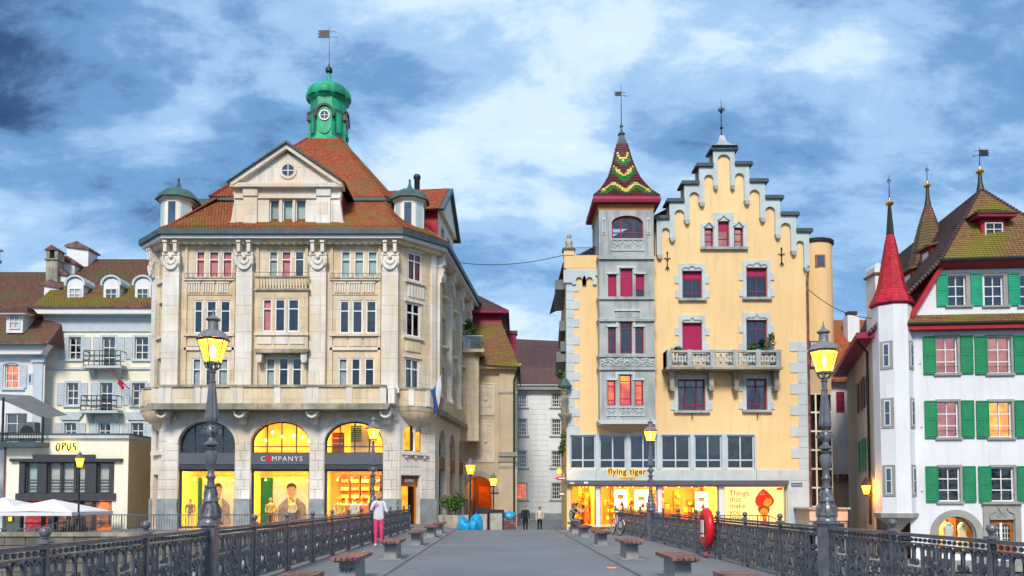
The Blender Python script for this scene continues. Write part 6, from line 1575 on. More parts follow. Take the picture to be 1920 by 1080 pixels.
# red dormer in the half hip
df = Face(T, (XP(1840, 430, 40.0), 40.0), (XP(1884, 430, 40.0), 40.0))
dz0, dz1 = df.hit(1862, 460)[1], df.hit(1862, 408)[1]
df.put(MB().box(0, df.L, .0, 2.2, dz0, dz1), 'dormer', 'red_paint'); r = df.rect(1846, 418, 1879, 455)
df.window(*r, (.5,), (.33, .66), 'white_paint', 'room_blue', -.08, .05)
df.put(MB().prism([(-.35, dz1-.05), (df.L+.4, dz1-.05), (df.L+.4, dz1+.1), (-.35, dz1+.1)], -.35, 2.2), 'dormer_eave', 'magenta_paint')
q0, q1 = dz1+.1+1.5, dz1+.62+1.5; X0, X1 = df.loc[0]-.45, df.loc[0]+df.L+.5
tiles(T, 'dormer_roof', [((X0, -.4, q0), (X1, -.4, q0), (X1-.75, .5, q1), (X0+.75, .5, q1)), ((X0, 2, q0), (X0, -.4, q0), (X0+.75, .5, q1), (X0+.75, 2, q1)), ((X1, -.4, q0), (X1, 2, q0), (X1-.75, 2, q1), (X1-.75, .5, q1))], 'tile_brown', base='tile_brown')
# finial with gold ball and banner
def finial(T_, x, y, z, z1, zb, zf, zt, r=.13, gold=True, style=0, d=1):
    f = MB().lathe([(r, z), (r*.55, (z+zb)/2), (r*.45, zb-.1)], x, y, 8).build('spike', 'black_iron', T_, smooth=40)
    MB().lathe([(.05, zb-.12), (.16, zb-.06), (.21, zb+.02), (.16, zb+.1), (.06, zb+.16), (.04, zb+.3)], x, y, 12).build('gold_ball', 'gold', f, smooth=40)
    vane(T_, x, y, zb+.2, zt, zf, .55 if style == 0 else .28, d, style)
H = lambda py, Y: ZP(py, Y)+1.5
finial(T, apx[0], apx[1], apx[2]-.1, 0, H(323, 41.8), H(287, 41.8), H(274, 41.8), .2)
# corner turret with red spire
tx, ty = XP(1677, 770, 40.3)-O[0], .35
o8 = lambda rr, z, x=tx, y=ty: [(x+rr*math.cos(R(22.5+45*i)), y+rr*math.sin(R(22.5+45*i)), z) for i in range(8)]
tz0, tz1 = H(962, 40), H(570, 40)
tt = MB().rings([o8(.93, tz0), o8(.93, tz1)]).build('turret', 'white_plaster', T)
MB().rings([o8(.03, tz0-1.25), o8(.2, tz0-.9), o8(.5, tz0-.55), o8(.88, tz0-.28), o8(1.0, tz0-.22), o8(1.03, tz0)]).build('turret_corbel', 'taupe_stone', tt)
for ya, yb in ((643, 687), (750, 798), (876, 926)):
    for k, (a, w_) in enumerate(((R(-135), .34), (R(-90), 0), (R(-45), .34))):
        if not w_: continue
        rr_ = .93*math.cos(R(22.5)); z0, z1 = H(yb, 39.6), H(ya, 39.6)
        s = MB().box(-.3, .3, -.04, .02, z0-.12, z1+.12).build('turret_window', 'taupe_stone', tt, (tx+math.cos(a)*rr_, ty+math.sin(a)*rr_, 0), a+PI/2)
        MB().box(-.15, .15, -.06, -.04, z0, z1).build('frame', 'white_paint', s); MB().box(-.1, .1, -.07, -.06, z0+.06, (z0+z1)/2-.02).build('pane', 'room_blue', s); MB().box(-.1, .1, -.07, -.06, (z0+z1)/2+.02, z1-.06).build('pane', 'room_blue', s)
sp = [(1.04, 572), (1.0, 566), (.86, 556), (.73, 545), (.62, 530), (.50, 505), (.38, 480), (.25, 452), (.17, 440)]
qs_ = []
for (r0, p0), (r1, p1) in zip(sp, sp[1:]):
    A8, B8 = o8(r0, H(p0, 40.3)), o8(r1, H(p1, 40.3)); qs_ += [(A8[i], A8[(i+1) % 8], B8[(i+1) % 8], B8[i]) for i in range(8)]
mat('red_spire_dark', (0.42, 0.012, 0.025), 0.5, 0.2, 2.0)
tiles(T, 'red_spire', qs_, ['red_spire', 'red_spire_dark'], .12, .12, base='red_spire', lift=.02, colf=lambda u, v, r, k: 0 if random.random() < .6 else 1)
MB().rings([o8(.95, tz1-.1), o8(1.06, tz1), o8(1.06, tz1+.08)]).build('spire_eave', 'magenta_paint', tt)
MB().rings([o8(.19, H(440, 40.3)), o8(.1, H(395, 40.3)), o8(.08, H(386, 40.3))]).build('spire_tip', 'black_iron', tt)
finial(T, tx, ty, H(390, 40.3), 0, H(382, 40.3), H(338, 40.3), H(328, 40.3), .08, style=1)
# rear pointed turret
bx, by = XP(1741, 450, 46)-O[0], 6
rz0 = H(520, 46)
R8 = lambda rr, z: [(bx+rr*math.cos(R(22.5+45*i)), by+rr*math.sin(R(22.5+45*i)), z) for i in range(8)]
qq = []
for (r0, p0), (r1, p1) in zip([(1.15, 505), (.82, 460), (.5, 420), (.19, 388)], [(.82, 460), (.5, 420), (.19, 388), (.13, 384)]):
    A8, B8 = R8(r0, H(p0, 46)), R8(r1, H(p1, 46)); qq += [(A8[i], A8[(i+1) % 8], B8[(i+1) % 8], B8[i]) for i in range(8)]
tiles(T, 'rear_spire', qq, 'tile_brown', base='tile_brown'); MB().rings([R8(1.05, H(640, 46)), R8(1.05, H(505, 46))]).build('rear_turret', 'white_plaster', T)
finial(T, bx, by, H(388, 46), 0, H(349, 46), H(318, 46), H(308, 46), .2, style=1)
# side dormers on the left slope (red cheeks)
for px, py, Y in ((1752, 470, 44), (1718, 512, 45.5)):
    x, z = XP(px, py, Y)-O[0], H(py, Y); d_ = MB().box(x-.5, x+1.4, Y-40-.6, Y-40+.6, z-1.2, z+.1).build('side_dormer', 'red_paint', T)
    MB().prism([(x-.75, z+.02), (x+1.6, z+.55), (x+1.6, z+.65), (x-.75, z+.14)], Y-40-.8, Y-40+.8).build('dormer_roof', 'tile_brown', d_)
    MB().box(x-.53, x-.5, Y-40-.3, Y-40+.3, z-.8, z-.15).build('pane', 'white_paint', d_)
# alley wall
ww = [(9.5, 10.6), (6.8, 7.8)]
sh_ = []
for za_, zb_ in ((6.6, 8.3), (3.1, 4.9)):
    for a, b in ww: sh_.append((a, b, za_, zb_))
sh_ += [(10.6, 11.1, -.9, .6), (8.4, 8.8, -.9, .3), (6.2, 6.6, -.9, .3)]
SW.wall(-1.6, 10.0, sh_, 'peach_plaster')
for k, h in enumerate(sh_):
    if k < 4:
        SW.window(*h, (.5,), (.5,), 'taupe_stone', 'room', .15, .06)
        for u0, u1 in ((h[0]-.6, h[0]-.02), (h[1]+.02, h[1]+.6)): shutter(SW, u0, u1, h[2]-.03, h[3]+.03, 'shelf_brown' if k < 2 else 'green_paint')
    else: SW.window(*h, (), (), 'shelf_brown', 'oak', .1, .05)
zz_ = 10.0
SW.put(MB().prism([(-.5, zz_-.25), (SW.L+.4, zz_-.25), (SW.L+.4, zz_+.05), (-.5, zz_+.05)], -.8, .1), 'alley_eave', 'magenta_paint')
SW.put(MB().tube([(12.2, -.7, zz_-.2), (11.6, -.12, zz_-.7), (11.6, -.12, 6), (11.6, -.12, .2)], .07, 7), 'drainpipe', 'black_iron', None, True)
BKW = Face(T, (wx+12, WD-1.1), (wx+13, 53)); BKW.wall(-1.6, 10, [], 'white_plaster')
ch = MB().box(XP(1647, 560, 47)-O[0]-.45, XP(1647, 560, 47)-O[0]+.45, 6.4, 7.6, 10, H(520, 47)).build('chimney', 'white_plaster', T)
cxx = XP(1647, 560, 47)-O[0]; cz = H(520, 47)
MB().box(cxx-.55, cxx+.55, 6.3, 7.7, cz, cz+.12).build('chimney_cap', 'wood_red', ch)
for q in (-.25, .25): MB().prism(arc(cxx+q, cz+.4, .22, .3, 0, PI, 8)+[(cxx+q-.22, cz+.12), (cxx+q+.22, cz+.12)], 6.4, 7.6).build('chimney_hood', 'white_plaster', ch)
# alley wall lamp
wl_ = thing('wall_lantern', 'lit amber wall lantern on an iron bracket in the alley', 'lantern', (XP(1624, 912, 41.3), 41.3, ZP(930, 41.3)))
MB().tube([(1.0, -.1, -.0), (.45, 0, .02), (0, 0, .0)], .022, 6).tube([(1.0, -.1, -.5), (.7, -.06, -.35), (.45, 0, .02)], .018, 5).build('bracket', 'black_iron', wl_)
sq = lambda r, z: [(r*math.cos(R(45+90*i)), r*math.sin(R(45+90*i)), z) for i in range(4)]
MB().rings([sq(.08, 0), sq(.1, .08)]).build('base', 'black_iron', wl_); MB().rings([sq(.27, .55), sq(.2, .7), sq(.08, .85), sq(.03, .98)]).build('cap', 'black_iron', wl_)
MB().rings([sq(.12, .1), sq(.24, .54)], False).build('glass', 'lantern_glass', wl_); MB().ball((0, 0, .33), .07, 8, 6).build('bulb', 'bulb', wl_)
lamp('lamp_light', wl_, (0, -.05, .33), 240, (1.0, .40, .06))
# low shop pavilion and houses closing the alley
T = thing('alley_kiosk', 'small peach kiosk with teal window at the mouth of the alley', 'kiosk', (XP(1585, 980, 44), 44, -1.5))
KF = Face(T, (XP(1518, 980, 43.8), 43.8), (XP(1590, 980, 43.8), 43.8)); kz = KF.hit(1570, 955)[1]
KF.put(MB().box(0, KF.L, .0, 2, kz-.62, kz), 'kiosk_top', 'peach_plaster'); KF.put(MB().box(-.1, KF.L+.1, -.15, 2.1, kz, kz+.1), 'kiosk_roof', 'zinc'); KF.put(MB().box(0, KF.L, .1, 2, -1.5, kz-.62), 'kiosk_body', 'zinc')
mat('teal_panel', (.18, .50, .50), .4, .15, 1.5); KF.window(.12, KF.L-.12, -1.4, kz-.7, (.5,), (), 'zinc', 'teal_panel', .05, .06)
T = thing('alley_house', 'pale house with brown tiled roof and red shutters closing the alley', 'house', (XP(1580, 800, 60), 60, -1.5))
AF = Face(T, (XP(1545, 700, 58), 58), (XP(1660, 700, 58), 58)); z1 = AF.hit(1590, 712)[1]
wnd = [AF.rect(1577, 803, 1594, 842), AF.rect(1583, 735, 1598, 772)]
AF.wall(-1.6, z1, wnd, 'white_plaster')
AF.window(*wnd[0], (.5,), (.33, .66), 'white_paint', 'room_blue', .1, .06); AF.window(*wnd[1], (), (), 'magenta_paint', 'magenta_blind', .1, .06)
shutter(AF, wnd[0][1]+.05, wnd[0][1]+.55, wnd[0][2], wnd[0][3], 'wood_red'); shutter(AF, wnd[1][0]-.6, wnd[1][0]-.02, wnd[1][2], wnd[1][3], 'magenta_paint')
zr_ = ZP(600, 63)
tiles(T, 'roof', [(tuple(Vector((AF.loc[0]-.5, -2.6, z1+1.4))), (AF.loc[0]+AF.L+1, -2.6, z1+1.4), (AF.loc[0]+AF.L+1, 3, zr_+1.5), (AF.loc[0]-.5, 3, zr_+1.5))], 'tile_red', base='tile_brown')
AF.box('eave', 'wood_red', -.5, AF.L+1, 0, .6, z1-.25, z1-.05); AF.put(MB().box(0, AF.L, .02, 3, -1.6, z1), 'core', 'white_plaster')
ca = XP(1598, 595, 61)-T.location.x; MB().box(ca-.45, ca+.45, .8, 1.6, 8, ZP(592, 61)+1.5).build('chimney', 'white_plaster', T); MB().box(ca-.35, ca+.35, .9, 1.5, ZP(592, 61)+1.5, ZP(584, 61)+1.5).build('chimney_cap', 'black_iron', T)
AF.box('passage_wall', 'peach_plaster', -.2, AF.L, 0, .5, -1.6, AF.hit(1585, 905)[1]); AF.box('canopy', 'wood_red', AF.L*.1, AF.L*.75, 0, 1.2, AF.hit(1585, 905)[1], AF.hit(1585, 890)[1])
# ================================================================ houses on the left
CD = 56.0
T = thing('cream_house', 'cream house with pale grey shutters, three arched dormers and two iron balconies', 'house', (XP(180, 700, CD), CD, -1))
HF = Face(T, (XP(82, 700, CD), CD), (XP(300, 700, CD), CD))
ze = HF.hit(180, 590)[1]
wr = [[HF.rect(a, 632, b, 674) for a, b in ((129, 152), (192, 216), (253, 278))], [HF.rect(a, 718, b, 760) for a, b in ((125, 147), (188, 211), (248, 272))], [HF.rect(a, 793, b, 836) for a, b in ((121, 143), (185, 207), (246, 269))]]
wr[0][1] = (wr[0][1][0], wr[0][1][1], wr[0][1][2]-.55, wr[0][1][3]); wr[1][1] = (wr[1][1][0], wr[1][1][1], wr[1][1][2]-.55, wr[1][1][3])
HF.wall(-1.5, ze, [r for q in wr for r in q], 'cream_plaster')
for k, q in enumerate(wr):
    for j, r in enumerate(q):
        a, b, c, d = r
        HF.window(*r, (.5,), (.33, .66), 'white_paint', 'room_blue', .12, .07, bar=.06)
        HF.put(MB().box(a-.14, a-.001, -.06, .02, c, d).box(b+.001, b+.14, -.06, .02, c, d).box(a-.14, b+.14, -.06, .02, d, d+.16), 'surround', 'paleblue_paint')
        HF.box('sill', 'paleblue_paint', a-.2, b+.2, -.05, .14, c-.14, c-.001)
        for u0, u1 in ((a-.66, a-.16), (b+.16, b+.66)): shutter(HF, u0, u1, max(c, d-1.7), d, 'paleblue_paint', .03, 12)
        if k == 2 and j != 1: HF.put(MB().prism([(a-.55, d+.75), (b+.55, d+.75), (b+.45, d+.55), (b+.2, d+.2), (a-.2, d+.2), (a-.45, d+.55)], -.16, .02), 'hood', 'paleblue_paint')
HF.box('frieze', 'paleblue_paint', -.05, HF.L, 0, .1, HF.hit(180, 622)[1], ze); HF.box('string_course', 'paleblue_paint', 0, HF.L, 0, .12, HF.hit(180, 693)[1], HF.hit(180, 689)[1])
HF.put(MB().prism([(-.1, ze-.1), (HF.L, ze-.1), (HF.L, ze+.35), (-.4, ze+.35), (-.4, ze+.2)], -.75, .1), 'eave', 'white_paint'); HF.box('gutter', 'wood_red', -.45, HF.L, .6, .9, ze+.3, ze+.42)
for (pa, pb, pt, pm) in ((158, 227, 658, 686), (153, 220, 742, 770)):
    a, b, c, d = HF.rect(pa, pt, pb, pm, .8)
    bl = HF.put(MB().prism([(a-.1, c-.16), (b+.1, c-.16), (b+.1, c), (a-.1, c)], -.95, 0), 'balcony_slab', 'blue_stone')
    for u in (a+.35, b-.35): HF.put(MB().add([(u-.12, 0, c-.16), (u+.12, 0, c-.16), (u+.12, -.7, c-.16), (u-.12, -.7, c-.16), (u-.12, 0, c-.8), (u+.12, 0, c-.8)], [(0, 1, 2, 3), (3, 2, 5, 4), (0, 3, 4), (1, 5, 2)]), 'bracket', 'blue_stone', bl)
    rl = MB(); y = -.88
    rl.tube([(a, 0, d), (a, y, d), (b, y, d), (b, 0, d)], .03, 5); rl.tube([(a, 0, c+.06), (a, y, c+.06), (b, y, c+.06), (b, 0, c+.06)], .02, 5)
    n_ = 7; hh_ = d-c
    for q in range(n_+1): u = a+(b-a)*q/n_; rl.box(u-.02, u+.02, y-.02, y+.02, c, d)
    for q in range(n_):
        u = a+(b-a)*(q+.5)/n_; w2 = (b-a)/n_*.42
        for s in (1, -1): rl.ribbon(curl(u+s*w2*.45, c+hh_*.68, w2*.5, .03, PI if s > 0 else 0, s*1.3, 14), .03, .03, y); rl.ribbon(curl(u+s*w2*.45, c+hh_*.3, w2*.5, .03, PI if s > 0 else 0, -s*1.3, 14), .03, .03, y)
    HF.put(rl, 'balcony_rail', 'black_iron', bl)
zr1 = ZP(486, 61.5)
x0, x1 = HF.loc[0], HF.loc[0]+HF.L
tz = T.location.z
tiles(T, 'roof', [((x0-.4, -.9, ze+.4-tz), (x1, -.9, ze+.4-tz), (x1, 1.6, ZP(535, 57.6)-tz), (x0-.2, 1.6, ZP(535, 57.6)-tz))], 'tile_moss', base='tile_moss')
tiles(T, 'upper_roof', [((x0-.2, 1.6, ZP(535, 57.6)-tz), (x1, 1.6, ZP(535, 57.6)-tz), (x1, 5.5, zr1-tz), (x0+.6, 5.5, zr1-tz))], 'tile_brown', base='tile_brown')
for px in (140, 208, 267):
    d0 = Face(T, (XP(px-14, 550, 56.1), 56.1), (XP(px+16, 550, 56.1), 56.1)); za, zb = d0.hit(px, 577)[1], d0.hit(px, 534)[1]; w_ = d0.L
    d0.put(MB().prism([(0, za), (w_, za), (w_, zb)]+arc(w_/2, zb, w_/2, .5, 0, PI, 12)+[(0, zb)], 0, 3), 'dormer', 'white_plaster')
    r = d0.rect(px-10, 541, px+12, 573); d0.window(*r, (.5,), (.33, .66), 'white_paint', 'curtain_white' if px == 140 else 'room_blue', -.08, .06)
    d0.put(MB().ribbon([(-.05, zb-.05)]+list(reversed(arc(w_/2, zb, w_/2+.12, .62, 0, PI, 14)))+[(w_+.05, zb-.05)], .14, 3.2, 1.45), 'dormer_roof', 'paleblue_paint')
    d0.box('dormer_sill', 'slate_metal', -.05, w_+.05, 0, .12, za-.1, za+.02)
for q in range(28): pass
# stepped party wall and chimneys
pw = thing('party_wall', 'stepped white party wall with tiled caps between the two left houses', 'wall', (XP(110, 560, 57), 57, 8))
for k, (a, b, yt) in enumerate(((83, 112, 535), (98, 124, 512), (113, 140, 490), (126, 166, 463))):
    Y = 57+k*1.1; X0, X1 = XP(a, yt, Y)-pw.location.x, XP(b, yt, Y)-pw.location.x; z = ZP(yt, Y)-8
    s = MB().box(X0, X1, k*1.1-.0, k*1.1+1.4, -4, z).build('step', 'white_plaster', pw)
    MB().prism([(X0-.15, z), (X1+.15, z-.25), (X1+.15, z-.1), ((X0+X1)/2, z+.42), (X0-.15, z+.12)], k*1.1-.15, k*1.1+1.55).build('tile_cap', 'wood_red', s)
chx = XP(101, 510, 58)-pw.location.x
ch = MB().box(chx-.42, chx+.42, .7, 1.6, -1, ZP(487, 58)-8).build('chimney', 'weathered_stone', pw)
zc = ZP(487, 58)-8
for q in (-.3, .3): MB().box(chx+q-.12, chx+q+.12, .7, 1.6, zc, zc+.62).build('chimney_leg', 'weathered_stone', ch)
MB().prism([(chx-.55, zc+.62), (chx+.55, zc+.62), (chx, zc+1.0)], .6, 1.7).build('chimney_cap', 'wood_red', ch); MB().box(chx-.52, chx+.52, .6, 1.7, zc-.1, zc).build('chimney_ledge', 'weathered_stone', ch)
# far-left house
T = thing('end_house', 'white house with a grey pilaster and one lit window at the picture edge', 'house', (XP(30, 700, 55), 55, -1))
EF = Face(T, (XP(-140, 700, 55), 55), (XP(84, 700, 55), 55)); tz = -1
ze = EF.hit(50, 648)[1]; r = EF.rect(9, 684, 34, 728); r2 = EF.rect(10, 775, 50, 830)
EF.wall(-1.5, ze, [r, r2], 'white_plaster')
EF.window(*r, (.5,), (.33, .66), 'white_paint', 'lit_orange', .12, .07); EF.window(*r2, (.5,), (.33, .66), 'white_paint', 'room_blue', .12, .07)
shutter(EF, r[1]+.12, r[1]+.62, r[2], r[3], 'paleblue_paint', .03, 12); shutter(EF, r[0]-.6, r[0]-.1, r[2], r[3], 'paleblue_paint', .03, 12)
EF.put(MB().ribbon(list(reversed(arc((r[0]+r[1])/2, r[3]-.05, .62, .25, 0, PI, 10))), .16, .1, -.03), 'window_head', 'paleblue_paint'); EF.box('sill', 'paleblue_paint', r[0]-.2, r[1]+.5, 0, .14, r[2]-.14, r[2])
a, b, c, d = EF.rect(62, 680, 80, 830); pl_ = EF.put(MB().cham(a, b, -.1, .02, -1.5, d, .02), 'pilaster', 'paleblue_paint'); EF.box('pilaster_capital', 'paleblue_paint', a-.12, b+.12, 0, .2, d, d+.3)
wp = EF.hit(57, 710); EF.put(MB().box(wp[0]-.18, wp[0]+.18, -.04, 0, wp[1]-.38, wp[1]+.38), 'plaque', 'paleblue_paint'); EF.put(MB().box(wp[0]-.05, wp[0]+.05, -.06, -.04, wp[1]-.25, wp[1]+.25), 'plaque_mark', 'dark_frame')
EF.put(MB().prism([(0, ze-.7), (EF.L, ze-.7), (EF.L+.3, ze-.3), (EF.L+.5, ze), (0, ze)], -.6, .1), 'cornice', 'white_paint')
x1 = EF.loc[0]+EF.L
zrr = ZP(510, 62); A0 = (x1-14, -1.0, ze+1); B0 = (x1+.8, -1.0, ze+1); B1 = (x1-.2, 1.0, ZP(600, 56)+1); A1 = (x1-14, 1.0, ZP(600, 56)+1)
tiles(T, 'roof', [(A0, B0, B1, A1), (A1, B1, (x1-.1, 7, zrr+1), (x1-14, 7, zrr+1))], 'tile_brown', base='tile_brown')
MB().add([B0, (x1+.9, 7, ze+1), (x1-.1, 7, zrr+1), B1], [(0, 1, 2, 3)]).build('roof_return', 'tile_brown', T); EF.box('gutter', 'wood_red', 0, EF.L+.8, .9, 1.1, ze-.05, ze+.08)
d0 = Face(T, (XP(12, 600, 54.6), 54.6), (XP(43, 600, 54.6), 54.6)); za, zb = d0.hit(25, 624)[1], d0.hit(25, 588)[1]
d0.put(MB().box(0, d0.L, 0, 3, za, zb), 'dormer', 'white_plaster'); d0.window(*d0.rect(18, 592, 38, 617), (.5,), (.5,), 'white_paint', 'curtain_white', -.08, .06)
X0, X1, q0, q1 = d0.loc[0]-.5, d0.loc[0]+d0.L+.6, zb+1.0, zb+1.75
tiles(T, 'dormer_roof', [((X0, -.9, q0), (X1, -.9, q0), ((X0+X1)/2+.1, .8, q1), ((X0+X1)/2-.1, .8, q1)), ((X1, -.9, q0), (X1, 3, q0), ((X0+X1)/2+.1, 3, q1), ((X0+X1)/2+.1, .8, q1))], 'tile_brown', base='tile_brown'); d0.box('dormer_eave', 'white_paint', -.4, d0.L+.4, -.3, .4, zb-.12, zb-.02)
ax = XP(12, 470, 63); an = thing('antenna', 'thin roof antenna with a ball on the house at the picture edge', 'antenna', (ax, 62.2, ZP(520, 62.2)))
MB().tube([(0, 0, 0), (0, 0, 2.3)], .025, 5).ball((0, 0, 1.25), .16, 8, 6).box(-.03, .25, -.01, .01, 2.0, 2.2).build('mast', 'iron', an)
# restaurant annex
OD = 50.0
T = thing('restaurant_annex', 'cream restaurant annex with dark framed windows and a glowing brush-lettered sign', 'building', (XP(120, 900, OD), OD, -1.05))
PF = Face(T, (XP(8, 900, OD), OD), (XP(240, 900, OD), OD)); PS = Face(T, (XP(240, 900, OD), OD), (XP(240, 900, OD)+.35, OD+5.5))
zt = PF.hit(120, 822)[1]; z_m = PF.hit(120, 925)[1]
u0, u1, zlo, zhi = PF.rect(36, 866, 214, 925)
wa = [(36, 66), (66, 85), (85, 166), (166, 180), (180, 213)]
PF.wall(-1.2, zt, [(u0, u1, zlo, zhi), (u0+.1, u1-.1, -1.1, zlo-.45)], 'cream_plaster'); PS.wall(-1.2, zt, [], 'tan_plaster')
PF.put(MB().prism([(-.15, zt), (PF.L+.1, zt), (PF.L+.1, zt+.22), (-.15, zt+.22)], -.2, 5.5), 'parapet', 'blue_stone'); PF.box('parapet_cap', 'fascia_grey', -.2, PF.L+.15, -5.4, .26, zt+.22, zt+.3)
lx = [XP(q, 895, OD)-XP(8, 900, OD) for q in (36, 47, 70, 88, 113, 139, 160, 181, 205, 214)]
for k in range(9):
    a, b = lx[k], lx[k+1]
    if k in (0, 8, 2) or k == 6: PF.put(MB().cham(a, b, -.05, .3, zlo, zhi, .02), 'dark_pier', 'dark_frame')
    else: PF.window(a, b, zlo, zhi, (.5,) if False else (), (.22, .42), 'dark_frame', 'curtain_white' if k != 1 else 'blind_pale', .1, .08, bar=.08)
PF.box('transom', 'dark_frame', u0-.15, u1+.15, -.2, .12, zlo-.45, zlo)
PF.put(MB().prism([(u0-.5, zhi), (u1+.5, zhi), (u1+.55, zhi+.2), (PF.hit(178, 860)[0], zhi+.2), (PF.hit(178, 860)[0]+.05, zhi+.45), (PF.hit(65, 860)[0]-.05, zhi+.45), (PF.hit(65, 860)[0], zhi+.2), (u0-.55, zhi+.2)], -.2, .05), 'stepped_cornice', 'dark_frame')
for q, (a, b, bk_) in enumerate(((38, 78, 'lit_bar_red'), (80, 100, 'room'), (102, 125, 'lit_dim'), (127, 150, 'room'), (152, 172, 'lit_dim'), (174, 212, 'lit_bar'))):
    emis('lit_dim', (.35, .10, .03), .5, (.03, .02, .015), 1.5); emis('lit_bar', (.9, .22, .03), .7, (.10, .04, .02), 2.2)
    emis('lit_bar_red', (.45, .006, .004), .8, (.2, .002, .002), 2)
    ua_, ub_, _, _ = PF.rect(a, 950, b, 990); PF.window(ua_, ub_, -1.1, zlo-.47, (), (.45,), 'dark_frame', bk_, .12, .08, gap=.5)
sg = PF.hit(125, 838)
strokes = dict(O=[[(.20, .92), (.06, .55), (.10, .12), (.28, .02), (.42, .35), (.40, .78), (.24, .98)]], P=[[(.10, .0), (.18, .95)], [(.12, .9), (.40, .95), (.44, .7), (.16, .48)]], U=[[(.08, .95), (.10, .3), (.22, .05), (.38, .25), (.42, .98)]], S=[[(.42, .92), (.16, .88), (.14, .62), (.40, .45), (.36, .12), (.04, .06)]])
emis('sign_halo', (1.0, .72, .12), 2.0)
so = PF.box('sign', 'fascia_grey', sg[0]-.02, sg[0]+.02, 0, .02, sg[1]-.02, sg[1]+.02)
for k, chh in enumerate('OPUS'):
    for st in strokes[chh]:
        P_ = [(sg[0]-.62+k*.34+x*.62, sg[1]-.26+z*.52) for x, z in st]
        fine_ = [tuple(Vector(P_[i]).lerp(Vector(P_[i+1]), t/4)) for i in range(len(P_)-1) for t in range(4)]+[P_[-1]]
        n_ = len(fine_)
        PF.put(MB().ribbon(fine_, .13, .02, -.06), 'letter_glow', 'sign_halo', so); PF.put(MB().ribbon(fine_, .075, .04, -.12, [.7+.6*math.sin(PI*i/(n_-1)) for i in range(n_)]), 'letter', 'black_iron', so)
lamp('sign_light', T, (PF.loc[0]+sg[0], -.4, sg[1]+1.05), 4, (1.0, .6, .15), .3)
np_ = PF.hit(20, 973); nb = PF.put(MB().box(np_[0]-.17, np_[0]+.17, -.06, 0, np_[1]-.2, np_[1]+.2), 'menu_case', 'dark_frame'); PF.put(MB().box(np_[0]-.12, np_[0]+.12, -.07, -.06, np_[1]-.14, np_[1]+.14), 'menu', 'lit_sign', nb)
PF.put(MB().tube([(.05, -.08, zt-.2), (.05, -.08, -1)], .05, 6), 'drainpipe', 'wood_red')
# roof terrace with awning on the annex edge
T = thing('roof_terrace', 'roof terrace with sloping grey awning and iron railing above the annex', 'terrace', (XP(-30, 815, 49.6), 49.6, ZP(828, 49.6)))
xr = XP(84, 790, 49.6)-T.location.x; x0_ = -3.5
MB().box(x0_, xr+.1, -.3, 2.5, -.35, -.05).build('terrace_slab', 'slate_metal', T)
mat('awning_grey', (.17, .18, .19), .9, .1, 2)
zA = ZP(752, 49.6)-T.location.z; zB = ZP(785, 49.6)-T.location.z; xa_ = XP(10, 760, 49.6)-T.location.x
MB().add([(x0_, -.2, zA+.2), (xa_, -.2, zA), (xr, -.2, zB), (xr, 2.6, zB+.5), (xa_, 2.6, zA+.7), (x0_, 2.6, zA+.9)], [(0, 1, 4, 5), (1, 2, 3, 4)]).build('awning', 'awning_grey', T)
for x, z in ((xa_, zA+.2), (xr, zB+.1)): MB().box(x-.05, x+.05, -.25, -.15, -.05, z).build('post', 'black_iron', T)
rl = MB(); rl.box(x0_, xr, -.24, -.2, .0, .05); rl.box(x0_, xr, -.24, -.2, .5, .55)
for q in range(int((xr-x0_)/.16)): rl.box(x0_+q*.16, x0_+q*.16+.02, -.235, -.205, .05, .5)
rl.build('railing', 'black_iron', T)
hx = XP(48, 798, 49.6)-T.location.x; fan = MB().box(hx-.6, hx+.4, .3, .9, -.05, 1.25).build('cooling_unit', 'iron', T); MB().lathe([(.42, 0), (.42, .05), (.001, .06)], 0, 0, 16).build('fan', 'black_iron', fan).matrix_local = Matrix.Translation((hx-.08, .3, .62)) @ Matrix.Rotation(R(90), 4, 'X')
# red banner pole from the cream house
fp_ = thing('red_banner', 'furled red banner on a slanting pole in front of the cream house', 'flag', (XP(204, 692, 55.2), 55.2, ZP(692, 55.2)))
MB().tube([(0, 0, 0), (2.0, -1.2, -1.55)], .04, 6).build('pole', 'magenta_paint', fp_)
mb = MB(); vs_ = [];
for j in range(7):
    for i in range(5): s, t = i/4, j/6; vs_.append((.95+.5*s+.06*math.sin(7*t+3*s), -.55-.3*s+.08*math.sin(9*s), -.70-.4*s-(.62-.3*abs(s-.4))*t))
mb.add(vs_, [(j*5+i, j*5+i+1, (j+1)*5+i+1, (j+1)*5+i) for j in range(6) for i in range(4)]).build('banner_cloth', 'red_paint', fp_, smooth=True)
# ================================================================ gate house and white building closing the street
GD = 62.0
T = thing('gate_house', 'tan gate house with mossy mansard roof, stucco panels and a lit archway', 'building', (-1, GD, -.6))
GFc = Face(T, (-2.95, GD), (XP(966, 850, GD), GD)); GR = Face(T, (XP(966, 850, GD), GD), (XP(966, 850, GD)+.4, 72)); tz = -.6
ze = GFc.hit(920, 690)[1]
mat('khaki_plaster', (.56, .48, .36), .9, .08, .8, .15, 30, streak=.2); mat('stucco', (.66, .59, .48), .85, .1, 1, .2, 20); mat('passage', (.75, .33, .12), .85, .08, 1)
a0, a1, _, az = GFc.rect(872, 893, 922, 993); ra = (a1-a0)/2
GFc.wall(-1.2, ze, [(a0, a1, -1.1, az, ra)], 'khaki_plaster', depth=1.2)
GFc.put(MB().ribbon(list(reversed(arc((a0+a1)/2, az-ra, ra+.22, ra+.22, 0, PI, 20))), .4, .2, -.04), 'archivolt', 'taupe_stone')
u, z = GFc.hit(925, 940)[0], az-ra; GFc.put(MB().cham(u-.2, u+.75, -.15, .02, z-.25, z+.05, .03), 'impost', 'taupe_stone')
